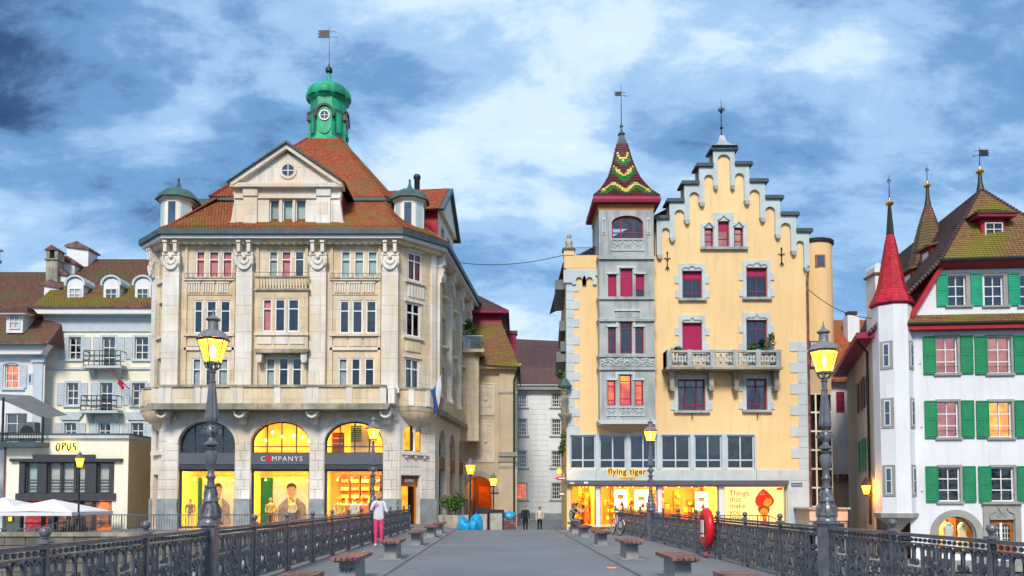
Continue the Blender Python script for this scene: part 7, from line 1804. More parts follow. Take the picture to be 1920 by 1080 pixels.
pb = GFc.put(MB().box(a0-.3, a1+.6, 5.0, 5.2, -1.2, 6).box(a1+.0, a1+.15, 1.2, 5, -1.2, 5).box(a0-.3, a0-.15, 1.2, 5, -1.2, 5).box(a0-.3, a1+.2, 1.2, 5, az+.05, az+.2), 'passage', 'passage')
GFc.put(MB().box(a0+.9, a1+.1, 4.2, 4.3, -1.1, 2.6), 'passage_door', 'shop_orange', pb)
lamp('passage_light', T, (GFc.loc[0]+(a0+a1)/2, 2.6, 3.2), 20, (1.0, .42, .10), .15)
u0, u1, z0, z1 = GFc.rect(936, 700, 967, 990); GFc.put(MB().cham(u0, u1, -.16, .02, -1.2, ze-.4, .03), 'pilaster', 'khaki_plaster')
for ya, yb, o in ((848, 856, .35), (856, 866, .25), (874, 880, .22), (735, 739, .2)): z0, z1 = GFc.hit(950, yb)[1], GFc.hit(950, ya)[1]; GFc.box('pilaster_mould', 'taupe_stone', u0-.06, u1+.12, 0, o, z0, z1)
GFc.put(MB().cham(u0-.05, u1+.1, -.24, .02, -1.2, GFc.hit(950, 880)[1], .03), 'pier', 'khaki_plaster')
for za_, zb_ in ((718, 780), (788, 868)):
    a, b, c, d = GFc.rect(893, za_, 928, zb_); p = GFc.put(MB().cham(a, b, -.05, .02, c, d, .03), 'stucco_panel', 'stucco'); m_ = (a+b)/2; rl = MB()
    rl.ribbon([(a+.1, c+.1), (b-.1, c+.1), (b-.1, d-.1), (a+.1, d-.1), (a+.1, c+.1)], .06, .05, -.06)
    for s in (1, -1):
        rl.ribbon(curl(m_+s*.28, c+(d-c)*.35, .26, .06, PI if s > 0 else 0, s*1.4, 18), .07, .06, -.06); rl.ribbon(curl(m_+s*.25, c+(d-c)*.68, .2, .05, PI if s > 0 else 0, -s*1.3, 16), .06, .06, -.06)
        rl.ribbon([(m_, d-.2), (m_+s*.25, d-.4), (m_+s*.42, d-.3)], .08, .06, -.06)
    rl.tube([(m_, -.06, c+.2), (m_, -.06, d-.25)], .05, 6).ball((m_, -.06, (c+d)/2), .14, 8, 5)
    tag(rl.build('stucco_ornament', 'limestone', p), kind='stuff')
GFc.box('frieze', 'khaki_plaster', -.1, GFc.L+.1, 0, .12, ze-.5, ze); GFc.put(MB().prism([(-.2, ze-.12), (GFc.L+.2, ze-.12), (GFc.L+.5, ze+.25), (-.2, ze+.25)], -.6, .2), 'cornice', 'sandstone')
x0, x1 = GFc.loc[0]-1.2, GFc.loc[0]+GFc.L
Q = lambda px, py, Y: (XP(px, py, Y)+1, Y-62, ZP(py, Y)-tz)
e0, e1 = (x0, -.8, ze+.28-tz), Q(975, 688, 61.2)
m0, m1 = (x0, 2.5, ZP(607, 64.5)-tz), Q(941, 607, 64.5)
tiles(T, 'lower_roof', [(e0, e1, m1, m0), (e1, (e1[0]+.3, 10, e1[2]), (m1[0]+.1, 10, m1[2]), m1)], 'tile_moss', base='tile_moss')
MB().add([m0, m1, (m1[0]-.1, 2.6, m1[2]+.95), (x0, 2.6, m0[2]+.95), (m1[0]+.3, 10, m1[2]), (m1[0]+.2, 10, m1[2]+.95)], [(0, 1, 2, 3), (1, 4, 5, 2)]).build('red_band', 'magenta_paint', T)
u0_, u1_ = (x0, 1.9, m0[2]+.95), (m1[0]+.55, 1.9, m1[2]+.95)
tiles(T, 'upper_roof', [(u0_, u1_, (x0+1.8, 6, m0[2]+3.4), (x0, 6, m0[2]+3.4)), (u1_, (u1_[0]+.2, 11, u1_[2]), (x0+1.9, 11, m0[2]+3.4), (x0+1.8, 6, m0[2]+3.4))], 'tile_purple', base='tile_brown')
MB().box(x0, u1_[0], 1.9, 2.4, u1_[2]-.18, u1_[2]).build('upper_eave', 'magenta_paint', T)
GR.wall(-1.2, ze, [], 'khaki_plaster')
MB().tube([(e1[0]-.1, -.7, ze-tz), (e1[0]-.45, -.3, ze-1.0-tz), (e1[0]-.45, -.25, .1)], .08, 7).build('drainpipe', 'black_iron', T, smooth=True)
cx = XP(958, 630, 67)+1; MB().box(cx-.45, cx+.45, 4.6, 5.4, 8, ZP(628, 67)-tz).build('chimney', 'magenta_paint', T); MB().box(cx-.55, cx+.55, 4.5, 5.5, ZP(628, 67)-tz, ZP(622, 67)-tz).build('chimney_cap', 'tile_brown', T)
# glazed balcony with plants on the townhouse's far end
gb = thing('planted_balcony', 'glass-fronted balcony with hanging plants behind the stone townhouse', 'balcony', (XP(876, 620, 60.5), 60.5, ZP(655, 60.5)))
MB().box(-.6, 1.3, -.8, 1.6, -.35, -.1).build('balcony_slab', 'sandstone', gb); MB().box(-.5, 1.2, -.78, -.74, -.1, .85).build('glass_screen', 'glass', gb); MB().box(-.55, 1.25, -.8, -.72, .85, .92).build('handrail', 'zinc', gb)
MB().box(-.6, .9, -.3, 1.6, -7, -.35).build('balcony_bay', 'sandstone', gb)
foliage('plant', 'leaf', gb, (0, 0, 0), [((.2, -.3, 1.2), (.7, .5, .8)), ((.8, -.5, .2), (.5, .4, .9)), ((.1, -.2, 1.9), (.4, .4, .5))], 700, .22, .3)
# long white building
T = thing('long_white_building', 'white coursed building with small paned windows under a dark purple roof', 'building', (4, 74, -.6))
VF = Face(T, (XP(958, 850, 74), 74), (10, 74)); ze = VF.hit(1000, 726)[1]
vr = [VF.rect(a, y0, b, y1) for y0, y1 in ((736, 763), (786, 816), (846, 876), (906, 936)) for a, b in ((969, 987), (1035, 1052))]
vr += [VF.rect(1098, y0, 1115, y1) for y0, y1 in ((736, 763), (786, 816))]
VF.wall(-1, ze, vr, 'white_plaster')
for k, r in enumerate(vr):
    a, b, c, d = r; VF.window(*r, (.25, .5, .75), (.25, .5, .75), 'white_paint', 'room' if k != 6 else 'lit_red', .12, .06, bar=.045)
    VF.put(MB().box(a-.14, a-.001, -.05, .02, c, d).box(b+.001, b+.14, -.05, .02, c, d).box(a-.14, b+.14, -.05, .02, d, d+.15), 'surround', 'blue_stone'); VF.box('sill', 'blue_stone', a-.25, b+.25, 0, .15, c-.13, c-.001)
zz = .3; k = 0
xs_ = sorted([0, VF.L]+[q for r in vr[:2] for q in (r[0]-.3, r[1]+.3)])
while zz < ze-.9:
    VF.put(MB().cham(0, vr[0][0]-.3, -.035, .01, zz, zz+.46, .012), 'course', 'white_plaster'); VF.put(MB().cham(vr[0][1]+.3, vr[1][0]-.3, -.035, .01, zz, zz+.46, .012), 'course', 'white_plaster'); zz += .48
VF.box('plinth', 'plinth_stone', 0, VF.L, 0, .1, -1, .25)
VF.put(MB().prism([(-.3, ze-.3), (VF.L, ze-.3), (VF.L, ze+.1), (-.5, ze+.1)], -.6, .1), 'cornice', 'taupe_stone')
x0, x1 = VF.loc[0]-1.5, VF.loc[0]+VF.L
tiles(T, 'roof', [((x0, -.8, ze+.72), (x1, -.8, ze+.72), (x1, 1.2, ZP(690, 75)+.6), (x0, 1.2, ZP(690, 75)+.6)), ((x0, 1.2, ZP(690, 75)+.6), (x1, 1.2, ZP(690, 75)+.6), (x1, 7.5, ZP(641, 81)+.6), (x0, 7.5, ZP(632, 81)+.6))], 'tile_purple', base='tile_brown')
VS = Face(T, (VF.A.x, 90), (VF.A.x, 74)); VS.wall(-1, ze, [], 'white_plaster')

# ================================================================ street furniture beyond the bridge
def post_lamp(px, Y, ybase, ytop, label, k=1.0, power=70, xx=None):
    X = XP(px, 930, Y); z0 = gz(X, Y) if xx is None else xx; zt = ZP(ytop, Y)-z0
    T = thing('post_lamp', label, 'street lamp', (X, Y, z0))
    MB().lathe([(.16, 0), (.16, .25), (.11, .35), (.10, .8), (.07, .9), (.055, 1.0), (.045, zt-1.35), (.07, zt-1.3), (.05, zt-1.25), (.04, zt-1.0)], 0, 0, 12).build('post', 'black_iron', T, smooth=40)
    h4 = lambda r, z: [(r*math.cos(R(60*i)), r*math.sin(R(60*i)), z) for i in range(6)]
    MB().rings([h4(.05, zt-1.0), h4(.15, zt-.9)]).build('lantern_base', 'black_iron', T)
    MB().rings([h4(.15, zt-.9), h4(.26, zt-.42)], False).build('lantern_glass', 'lantern_glass', T)
    f = MB()
    for i in range(6): c, s = math.cos(R(60*i)), math.sin(R(60*i)); f.tube([(.155*c, .155*s, zt-.9), (.265*c, .265*s, zt-.42)], .014, 4)
    f.build('lantern_frame', 'black_iron', T)
    MB().rings([h4(.3, zt-.42), h4(.24, zt-.34), h4(.12, zt-.22), h4(.1, zt-.1), h4(.03, zt-.05), h4(.02, zt)]).build('lantern_cap', 'iron', T)
    MB().ball((0, 0, zt-.66), .08, 8, 6).build('bulb', 'bulb', T); lamp('lamp_light', T, (0, 0, zt-.66), power, (1.0, .45, .1)); return T
post_lamp(148, 45, 1000, 846, 'lit post lamp on the quay in front of the restaurant annex', xx=-.3)
post_lamp(882, 43.6, 993, 858, 'lit dark post lamp standing among the blue rubbish bags', power=110)
post_lamp(925, 55, 993, 886, 'lit post lamp beside the rubbish containers at the gate house', power=90)
mat('bag_blue', (.0, .32, .62), .38, .15, 4, .6, 9, spec=.6)
def bag(x, y, r, h, label, sd, z=None):
    rn = random.Random(sd); mb = MB(); seg = 18; pr = [(.55, 0), (.95, .08), (1.0, .3), (.98, .52), (.9, .72), (.66, .86), (.3, .94), (.1, .97), (.2, 1.04), (.04, 1.01)]
    ph = [rn.uniform(0, 6) for _ in range(4)]
    mb.rings([[(r*q*(1+.10*math.sin(3*a+ph[0]+4*zz)+.06*math.sin(7*a+ph[1]))*math.cos(a), r*q*(1+.10*math.sin(3*a+ph[2]-3*zz))*math.sin(a), h*zz) for a in [2*PI*i/seg for i in range(seg)]] for q, zz in pr])
    o = mb.build('rubbish_bag', 'bag_blue', None, (x, y, gz(x, y) if z is None else z), rn.uniform(0, 6), 50); return tag(o, label, 'rubbish bag', 'blue rubbish bags')
XB = lambda px, Y: XP(px, 985, Y)
bag(XB(868, 42.2), 42.2, .30, .62, 'blue rubbish bag at the planter end of the pile', 1); bag(XB(873, 41.6), 41.6, .24, .42, 'small blue rubbish bag in front of the lamp post foot', 2); bag(XB(867, 43), 43, .26, .8, 'blue rubbish bag leaning highest behind the small ones', 5)
bag(XB(893, 42.3), 42.3, .34, .9, 'tall full blue rubbish bag beside the containers', 3); bag(XB(888, 41.7), 41.7, .25, .55, 'blue rubbish bag tucked against the tall full bag', 4)
mat('bin_paint', (.42, .42, .38), .7, .15, 3); mat('bin_lid', (.02, .02, .024), .5, .1)
def container(px, Y, w_, h, label, open_=False):
    X = XB(px, Y); T = thing('rubbish_container', label, 'container', (X, Y, gz(X, Y)))
    MB().prism([(-w_/2*.92, .14), (w_/2*.92, .14), (w_/2, h), (-w_/2, h)], -.4, .4).build('body', 'bin_paint', T)
    for s in (-1, 1): MB().box(s*w_/2*.9-.04, s*w_/2*.9+.04, -.44, -.4, .14, h).build('rib', 'bin_lid', T)
    for x in (-w_*.36, w_*.36):
        for y in (-.3, .3): MB().lathe([(.07, -.03), (.07, .03)], 0, 0, 10).build('wheel', 'bin_lid', T).matrix_local = Matrix.Translation((x, y, .07)) @ Matrix.Rotation(R(90), 4, 'Y')
    if open_: MB().add([(-w_/2-.05, -.45, h+.02), (w_/2+.05, -.45, h+.02), (w_/2+.05, .45, h+.3), (-w_/2-.05, .45, h+.3), (-w_/2-.05, -.45, h-.04), (w_/2+.05, -.45, h-.04)], [(0, 1, 2, 3), (4, 5, 1, 0)]).build('lid', 'bin_lid', T)
    else: MB().prism([(-w_/2-.05, h), (w_/2+.05, h), (w_/2, h+.14), (-w_/2, h+.14)], -.48, .45).build('lid', 'bin_lid', T)
    return T
container(905, 46.5, .66, 1.15, 'narrow pale container with tilted black lid behind the tall bag', True); container(930, 47, .9, 1.2, 'wide pale container with flat black lid before the gate house')
cr = thing('wooden_crate', 'brown wooden crate beside the gate house pier', 'crate', (XB(954, 47), 47, gz(XB(954, 47), 47)))
for k in range(5): MB().box(-.42, .42, -.32, .32, .02+k*.16, .16+k*.16).build('board', 'wood_red', cr)
bag(XB(955, 47), 47, .4, .42, 'flat blue rubbish bag lying on the wooden crate', 8, gz(XB(955, 47), 47)+.82)
# planter bush
px_, py_ = XP(851, 980, 45.5), 45.5
T = thing('planter', 'clipped leafy bush on stems in a grey stone planter by the shop', 'plant', (px_, py_, gz(px_, py_)))
MB().prism([(-.8, 0), (.8, 0), (.85, .75), (-.85, .75)], -.4, .4).build('pot', 'weathered_stone', T)
for q in (-.3, .05, .35): MB().tube([(q, 0, .7), (q+.05, .02, 1.1), (q*1.2, 0, 1.6)], [.035, .03, .02], 6).build('stem', 'bark', T)
foliage('foliage', 'leaf', T, (0, 0, 0), [((-.4, 0, 1.5), (.55, .45, .45)), ((.25, 0, 1.6), (.55, .45, .5)), ((0, -.1, 1.3), (.6, .45, .4))], 1500, .16)
# wire across the street, wire over the alley
def wire(p, q, sag, label):
    pts = [tuple(Vector(p).lerp(Vector(q), t/14)-Vector((0, 0, sag*4*(t/14)*(1-t/14)))) for t in range(15)]
    return tag(MB().tube([(a-p[0], b-p[1], c-p[2]) for a, b, c in pts], .022, 5).build('overhead_wire', 'black_iron', None, p), label, 'wire')
wire((XP(858, 492, 54), 54, ZP(492, 54)), (XP(1058, 478, 48), 48, ZP(478, 48)), .35, 'thin wire strung between the stone townhouse and the yellow building')
wire((XP(1516, 543, 46.2), 46.2, ZP(543, 46.2)), (XP(1640, 597, 41), 41, ZP(597, 41)), .4, 'thin wire running from the yellow building to the white house')
# corner statue and hanging signs on the yellow building's corner
T = thing('corner_statue', 'small stone saint statue under a canopy on the yellow corner', 'statue', (XP(1059, 760, 45.75), 45.75, ZP(800, 45.75)))
k_ = ZP(706, 45.75)-ZP(800, 45.75)
MB().lathe([(.03, 0), (.14, .2), (.2, .45), (.38, .62), (.4, .75)], 0, 0, 10).build('corbel', 'weathered_stone', T, smooth=40)
MB().lathe([(.22, .75), (.24, 1.0), (.16, 1.25), (.2, 1.45), (.24, 1.62), (.18, 1.75), (.07, 1.82), (.11, 1.9), (.12, 1.98), (.07, 2.07)], 0, 0, 12).ball((-.2, -.1, 1.5), .09, 7, 5).build('figure', 'weathered_stone', T, smooth=50)
MB().tube([(-.25, -.05, 1.1), (-.32, -.1, 1.75)], .03, 5).build('staff', 'weathered_stone', T)
MB().lathe([(.4, 2.25), (.42, 2.35), (.3, 2.5), (.15, 2.75), (.03, k_)], 0, 0, 8).build('canopy', 'dark_copper', T)
foliage('vine', 'leaf', T, (-.1, 0, k_), [((-.15, 0, .1), (.3, .2, .3))], 120, .2)
T = thing('hanging_sign', 'lit gold star inn sign on an iron bracket at the yellow corner', 'sign', (XP(1060, 880, 45.6), 45.6, ZP(885, 45.6)))
MB().tube([(.1, 0, .35), (-.9, 0, .35)], .02, 5).tube([(.1, 0, -.3), (-.5, 0, .33)], .015, 5).build('bracket', 'black_iron', T)
emis('star_glow', (1.0, .45, .05), 1.2)
MB().prism([((.20 if i % 2 else .10)*math.cos(PI*i/8)-.35, (.20 if i % 2 else .10)*math.sin(PI*i/8)+.05) for i in range(16)], -.05, .05).build('star', 'star_glow', T)
MB().prism([(-.62, -.36), (-.42, -.26), (.02, -.24), (.02, -.48), (-.42, -.46)], -.03, .03).build('arrow_board', 'magenta_paint', T); MB().box(-.38, -.02, -.04, -.03, -.38, -.34).build('lettering', 'white_paint', T)
lamp('sign_light', T, (-.35, -.3, .05), 18, (1.0, .5, .1), .15)
ps = XP(1056, 926, 45.7); T = thing('small_plate', 'small dark plate sign on the lane side of the yellow shop', 'sign', (ps, 45.7, ZP(926, 45.7))); MB().box(-.25, .1, -.02, .02, -.12, .12).build('plate', 'shelf_brown', T); MB().box(-.2, .05, -.026, -.02, -.05, .05).build('lettering', 'white_paint', T)
foliage('climber', 'leaf', None, (XP(1056, 835, 46.4), 46.4, ZP(835, 46.4)), [((0, 0, .2), (.22, .2, .8)), ((-.1, 0, -.3), (.2, .2, .5))], 260, .2)
tag(COL.objects[-1], 'green climbing plant on the lane corner of the yellow building', 'plant')
# ================================================================ quay fences, cafe
def bar_fence(name, label, P0, P1, h, n, mt='iron', arches=True):
    P0, P1 = Vector(P0), Vector(P1); d = P1-P0; L_ = math.hypot(d.x, d.y); T = thing(name, label, 'fence', P0, math.atan2(d.y, d.x)); s = d.z/L_
    for z, r in ((h, .022), (.1, .016)): MB().tube([(0, 0, z), (L_, 0, z+d.z)], r, 6).build('rail', mt, T)
    bm = MB().box(-.009, .009, -.009, .009, .1, h).mesh('fence_bar', mt)
    for k in range(n+1):
        x = L_*k/n; link('bar', bm, T, (x, 0, s*x))
        if k % 12 == 0: MB().box(-.025, .025, -.025, .025, -.1, h).build('post', mt, T, (x, 0, s*x))
    if arches:
        w_ = L_/n; am = MB().ribbon(list(reversed(arc(w_/2, h-.12, w_/2, .1, 0, PI, 6))), .014, .014).mesh('fence_arch', mt)
        for k in range(0, n): link('arch', am, T, (w_*k, 0, s*w_*k))
    return T
bar_fence('quay_fence', 'thin iron bar fence along the quay before the shop arches', (-22.6, 44.0, -.3), (-5.0, 44.0, -.3), .98, 120)
bar_fence('stair_fence', 'sloping iron bar fence beside the terrace steps', (-25.6, 44.0, -1.05), (-22.6, 44.0, -.3), .98, 20, arches=False)
bar_fence('terrace_fence', 'low iron bar fence round the cafe terrace', (-33.5, 44.0, -1.05), (-25.6, 44.0, -1.05), .98, 52)
bar_fence('shop_fence', 'thin iron fence in front of the red turban poster', (8.6, 44.05, -.32), (14.7, 44.05, -.32), .95, 40, 'black_iron', False)
bar_fence('stair_handrail', 'sloping iron handrail going down beside the yellow corner', (14.7, 44.05, -.32), (18.2, 44.05, -1.9), .95, 20, 'black_iron', False)
mat('canvas', (.78, .80, .82), .9, .04, 1)
def parasol(px, pyap, Y, half, drop, label):
    X = XP(px, pyap, Y); zt = ZP(pyap, Y)+1.05; T = thing('parasol', label, 'parasol', (X, Y, -1.05))
    MB().box(-.45, .45, -.45, .45, 0, .1).build('base', 'concrete', T); MB().tube([(0, 0, .1), (0, 0, zt)], .04, 8).build('pole', 'white_paint', T, smooth=True)
    c = [(half, half), (-half, half), (-half, -half), (half, -half)]
    for i in range(4):
        a, b = c[i], c[(i+1) % 4]; z = zt-drop; mb = MB()
        mb.add([(*a, z), (*b, z), (0, 0, zt), ((a[0]+b[0])*.47, (a[1]+b[1])*.47, z+.05)], [(0, 3, 2), (3, 1, 2)])
        mb.add([(*a, z), (*b, z), (b[0], b[1], z-.2), (a[0], a[1], z-.2)], [(0, 1, 2, 3)]); mb.build('canopy_panel', 'canvas', T)
        MB().tube([(0, 0, zt-.06), (a[0], a[1], z-.04)], .02, 5).build('rib', 'zinc', T)
    return T
parasol(100, 936, 46.6, 2.35, .72, 'white square parasol in front of the red-lit restaurant window')
parasol(8, 933, 47.5, 2.2, .72, 'white square parasol cut by the picture edge')
mat('teal_seat', (.12, .42, .42), .6, .15, 3)
def chair(x, y, rz, label, m='teal_seat'):
    T = thing('cafe_chair', label, 'chair', (x, y, -1.05), rz, 'cafe terrace chairs')
    for a in (-.2, .2):
        MB().tube([(a, -.2, 0), (a, -.2, .44)], .018, 5).build('leg', 'bark', T); MB().tube([(a, .2, 0), (a, .2, .45), (a, .26, .88)], .018, 5).build('leg', 'bark', T)
    for k in range(4): MB().box(-.22, .22, -.22+k*.11, -.13+k*.11, .44, .465).build('seat_slat', m, T)
    for k in range(4): MB().box(-.2, .2, .20+.016*k, .225+.016*k, .54+k*.09, .61+k*.09).build('back_slat', m, T)
    return T
def table(x, y, label):
    T = thing('cafe_table', label, 'table', (x, y, -1.05)); MB().box(-.38, .38, -.38, .38, .70, .74).build('tabletop', 'teal_seat', T); MB().tube([(0, 0, .03), (0, 0, .7)], .03, 6).build('leg', 'iron', T); MB().box(-.25, .25, -.25, .25, 0, .03).build('foot', 'iron', T)
for k, px in enumerate((70, 40, 5)):
    X = XP(px, 1000, 45.3); nmx = ('nearest the steps', 'between the parasol poles', 'at the picture edge')[k]
    table(X, 45.3, f'small teal cafe table {nmx}')
    chair(X-.75, 45.3, R(90), f'teal cafe chair at the table {nmx}, on its outer side'); chair(X+.75, 45.2, R(-90), f'teal slatted cafe chair on the bridge side of the table {nmx}')
# small plants at the restaurant
T = thing('restaurant_shrub', 'leafy potted shrub beside the parasol pole at the restaurant', 'plant', (XP(128, 990, 47.5), 47.5, -1.05))
MB().lathe([(.2, 0), (.28, .45), (.3, .48)], 0, 0, 12).build('pot', 'concrete', T); foliage('foliage', 'leaf', T, (0, 0, 0), [((0, 0, .75), (.5, .4, .4)), ((-.3, 0, .6), (.4, .3, .3))], 400, .15)

# ================================================================ lifebuoy, bicycle
yb_ = 20.6
T = thing('lifebuoy', 'red lifebuoy case hung on the bridge railing', 'lifebuoy', (XR-.19, yb_, 0))
mat('buoy_red', (.66, .008, .018), .32, .08, 3, spec=.6)
tor = MB(); ns = 28
for i in range(ns):
    pass
tor.rings([[(0.115*math.cos(2*PI*j/12)-.0, (.33+.15*math.sin(2*PI*j/12))*math.cos(2*PI*i/ns), .78+(.38+.15*math.sin(2*PI*j/12))*math.sin(2*PI*i/ns)) for j in range(12)] for i in range(ns+1)], False)
tor.build('ring', 'buoy_red', T, smooth=True)
MB().lathe([(.001, 0), (.36, .02), (.36, .06), (.001, .08)], 0, 0, 20).build('case_back', 'buoy_red', T, smooth=40).matrix_local = Matrix.Translation((.02, 0, .78)) @ Matrix.Rotation(R(-90), 4, 'Y') @ Matrix.Scale(1.1, 4, Vector((1, 0, 0)))
for z, h in ((.92, .06), (.74, .12), (.6, .05)): MB().box(-.125, -.1, -.12+.0, .12, z-h, z+h).build('white_patch', 'white_paint', T)
MB().box(-.03, .0, -.16, .16, .02, .2).build('notice_plate', 'magenta_paint', T); MB().box(-.035, -.03, -.13, .13, .06, .16).build('notice_print', 'curtain_pink', T); MB().tube([(.02, 0, .1), (.02, 0, 1.15)], .02, 6).build('mount', 'iron', T)
T = thing('bicycle', 'bicycle with a white-wrapped saddle leaning on the far bridge railing', 'bicycle', (XP(1158, 1000, 34), 33.4, 0.004), R(6))
T.rotation_euler = (0, R(6), R(8))
mat('bike_white', (.75, .72, .76), .4, .05); mat('rubber', (.015, .015, .017), .7, .1)
def wheel(y, rz=0):
    cir = lambda r, n: [(0, r*math.cos(2*PI*k/n), .34+r*math.sin(2*PI*k/n)) for k in range(n)]
    w_ = MB().tube(cir(.325, 28), .022, 7, True).build('wheel', 'rubber', T, (0, y, 0), rz, True); MB().tube(cir(.30, 28), .009, 5, True).build('rim', 'zinc', w_)
    sp = MB()
    for k in range(14): a = 2*PI*k/14; sp.tube([(.02*(-1)**k, 0, .34), (0, .3*math.cos(a), .34+.3*math.sin(a))], .003, 3)
    tag(sp.build('spokes', 'zinc', w_), kind='stuff'); MB().tube([(-.05, 0, .34), (.05, 0, .34)], .02, 6).build('hub', 'zinc', w_)
    MB().tube([(0, .35*math.cos(a), .34+.35*math.sin(a)) for a in [R(20+14*k) for k in range(11)]], .02, 5).build('mudguard', 'bike_white', w_)
wheel(0, R(12)); wheel(1.05)
fr = MB()
for a, b, r in (((0, .1, .85), (0, .45, .32), .02), ((0, .12, .72), (0, .62, .75), .018), ((0, .45, .32), (0, .66, .86), .018), ((0, .45, .32), (0, 1.05, .34), .012), ((0, .64, .74), (0, 1.05, .34), .012), ((.03, 0, .34), (.03, .1, .72), .012), ((-.03, 0, .34), (-.03, .1, .72), .012)): fr.tube([a, b], r, 6)
fr.build('frame', 'bike_white', T, smooth=True)
MB().tube([(0, .1, .72), (0, .08, .98)], .016, 6).tube([(-.3, .2, 1.0), (-.2, .06, 1.02), (0, .06, .99), (.2, .06, 1.02), (.3, .2, 1.0)], .014, 6).build('handlebar', 'zinc', T, smooth=True)
MB().ball((0, .7, .98), .12, 10, 6, .55).build('saddle', 'bike_white', T, smooth=True); MB().box(-.16, .16, -.14, .08, .78, .98).build('basket', 'dark_frame', T); MB().ball((0, -.12, .72), .05, 8, 6).build('headlight', 'magenta_paint', T, smooth=True)
MB().tube([(-.14, .45, .32), (.14, .45, .32)], .012, 5).box(-.2, -.1, .4, .5, .3, .33).box(.1, .2, .4, .5, .3, .33).build('pedals', 'rubber', T)

# ================================================================ people
for k, c in dict(skin=(.58, .34, .25), hair_blond=(.55, .36, .16), hair_dark=(.03, .02, .015), hair_brown=(.16, .08, .04), hair_grey=(.25, .22, .2), pink=(.80, .055, .20), pink_top=(.80, .22, .42), jacket_white=(.66, .67, .72), shoe_pale=(.70, .72, .60), black_cloth=(.012, .012, .015), cream_top=(.62, .56, .50), grey_shirt=(.20, .21, .23), jeans=(.12, .18, .30), eye=(.02, .015, .012), lips=(.5, .12, .12)).items(): mat(k, c, .8 if k != 'eye' else .3, .08, 6)
PEND = []
def person(label, loc, rz, J, mats, pick, hair, hl, face_dir, scale=1.0):
    """J: joint -> (x,y,z,r,parent); grown with a skin modifier into one continuous body"""
    names = list(J); me = bpy.data.meshes.new('person_skeleton')
    me.from_pydata([J[n][:3] for n in names], [(names.index(J[n][4]), names.index(n)) for n in names if J[n][4]], [])
    o = bpy.data.objects.new('person_skeleton', me); COL.objects.link(o)
    sk = o.modifiers.new('skin', 'SKIN'); sk.use_smooth_shade = True; o.modifiers.new('sub', 'SUBSURF').levels = 1
    sv = me.skin_vertices[0].data
    for i, n in enumerate(names): sv[i].radius = (J[n][3], J[n][3]*(.78 if n in ('pelvis', 'spine', 'chest') else 1)); sv[i].use_root = n == 'pelvis'
    PEND.append((o, label, loc, rz, J, mats, pick, hair, hl, face_dir, scale))
def hand(J, side, wrist, d, up):
    """five unequal fingers rooted in a palm; d = pointing direction, up = palm spread direction"""
    d, up = Vector(d).normalized(), Vector(up).normalized(); w = Vector(J[wrist][:3]); p = w+d*.06; J[side+'palm'] = (*p, .026, wrist); q = d.cross(up)
    for k, (l, o) in enumerate(((.075, .028), (.085, .010), (.08, -.010), (.062, -.028))):
        a = p+d*.03+up*o; b = a+d*l*.55+q*.012; c = b+d*l*.35+q*.028
        J[f'{side}f{k}a'] = (*a, .010, side+'palm'); J[f'{side}f{k}b'] = (*b, .009, f'{side}f{k}a'); J[f'{side}f{k}c'] = (*c, .007, f'{side}f{k}b')
    a = w+d*.035+up*.03; b = a+d*.035+up*.03; J[side+'ta'] = (*a, .011, side+'palm'); J[side+'tb'] = (*b, .009, side+'ta')
def standing(h=1.0, arms=None, stance=.09, shoulder=.18, bulk=1.0):
    J = dict(pelvis=(0, 0, .95, .155*bulk, None), spine=(0, 0, 1.13, .135*bulk, 'pelvis'), chest=(0, 0, 1.31, .155*bulk, 'spine'), neck=(0, .0, 1.47, .052, 'chest'), jaw=(0, -.015, 1.545, .072, 'neck'), crown=(0, -.005, 1.655, .082, 'jaw'))
    for s, a in ((1, 'r'), (-1, 'l')):
        J[a+'sh'] = (s*shoulder, .0, 1.405, .06*bulk, 'chest')
        el, wr = (arms or {}).get(a, ((s*(shoulder+.05), .02, 1.12), (s*(shoulder+.04), -.06, .88)))
        J[a+'el'] = (*el, .045, a+'sh'); J[a+'wr'] = (*wr, .03, a+'el')
        dd = Vector(wr)-Vector(el); hand(J, a, a+'wr', dd, (0, 1, .2) if abs(dd.normalized().z) > .7 else (0, .2, 1))
        J[a+'hip'] = (s*stance, 0, .87, .095*bulk, 'pelvis'); J[a+'kn'] = (s*stance*1.02, -.02, .50, .062*bulk, a+'hip'); J[a+'an'] = (s*stance, .02, .10, .042, a+'kn'); J[a+'to'] = (s*stance*1.15, -.14, .045, .038, a+'an')
    return J
J = standing(arms={'l': ((-.24, -.08, 1.14), (-.10, -.18, 1.36)), 'r': ((.24, .0, 1.14), (.27, -.24, 1.12))}, stance=.09, shoulder=.17, bulk=1.1)
def pick_w(c): return 3 if c.z < .10 else 1 if c.z < .90 else (0 if c.z > 1.46 else (4 if (c.x > .30 or (c.x < -.1 and c.y < -.12 and c.z > 1.2)) and c.y < -.1 else 2))
person('person in bright pink trousers and pale jacket standing by the bridge railing', (XP(710, 980, 25.6), 25.6, .004), R(8), J, ['skin', 'pink', 'jacket_white', 'shoe_pale', 'pink_top'], pick_w, 'hair_blond', .26, (-.25, -1))
pm = lambda c: 3 if c.z < .09 else 1 if c.z < .95 else (0 if c.z > 1.47 else (0 if c.z < .84 else 2))
def pick_m(c): return 1 if c.z < .93 and abs(c.x) < .19 else 0 if (c.z > 1.48 or (abs(c.x) >= .19 and c.z < .87)) else 2
xm = XP(985, 970, 52)
person('person in all black clothes walking on the street beyond the bridge', (xm, 52, gz(xm, 52)), 0, standing(shoulder=.20, bulk=1.08), ['skin', 'black_cloth', 'black_cloth'], pick_m, 'hair_grey', .04, (.2, -1), 1.02)
xm = XP(1012, 970, 52)
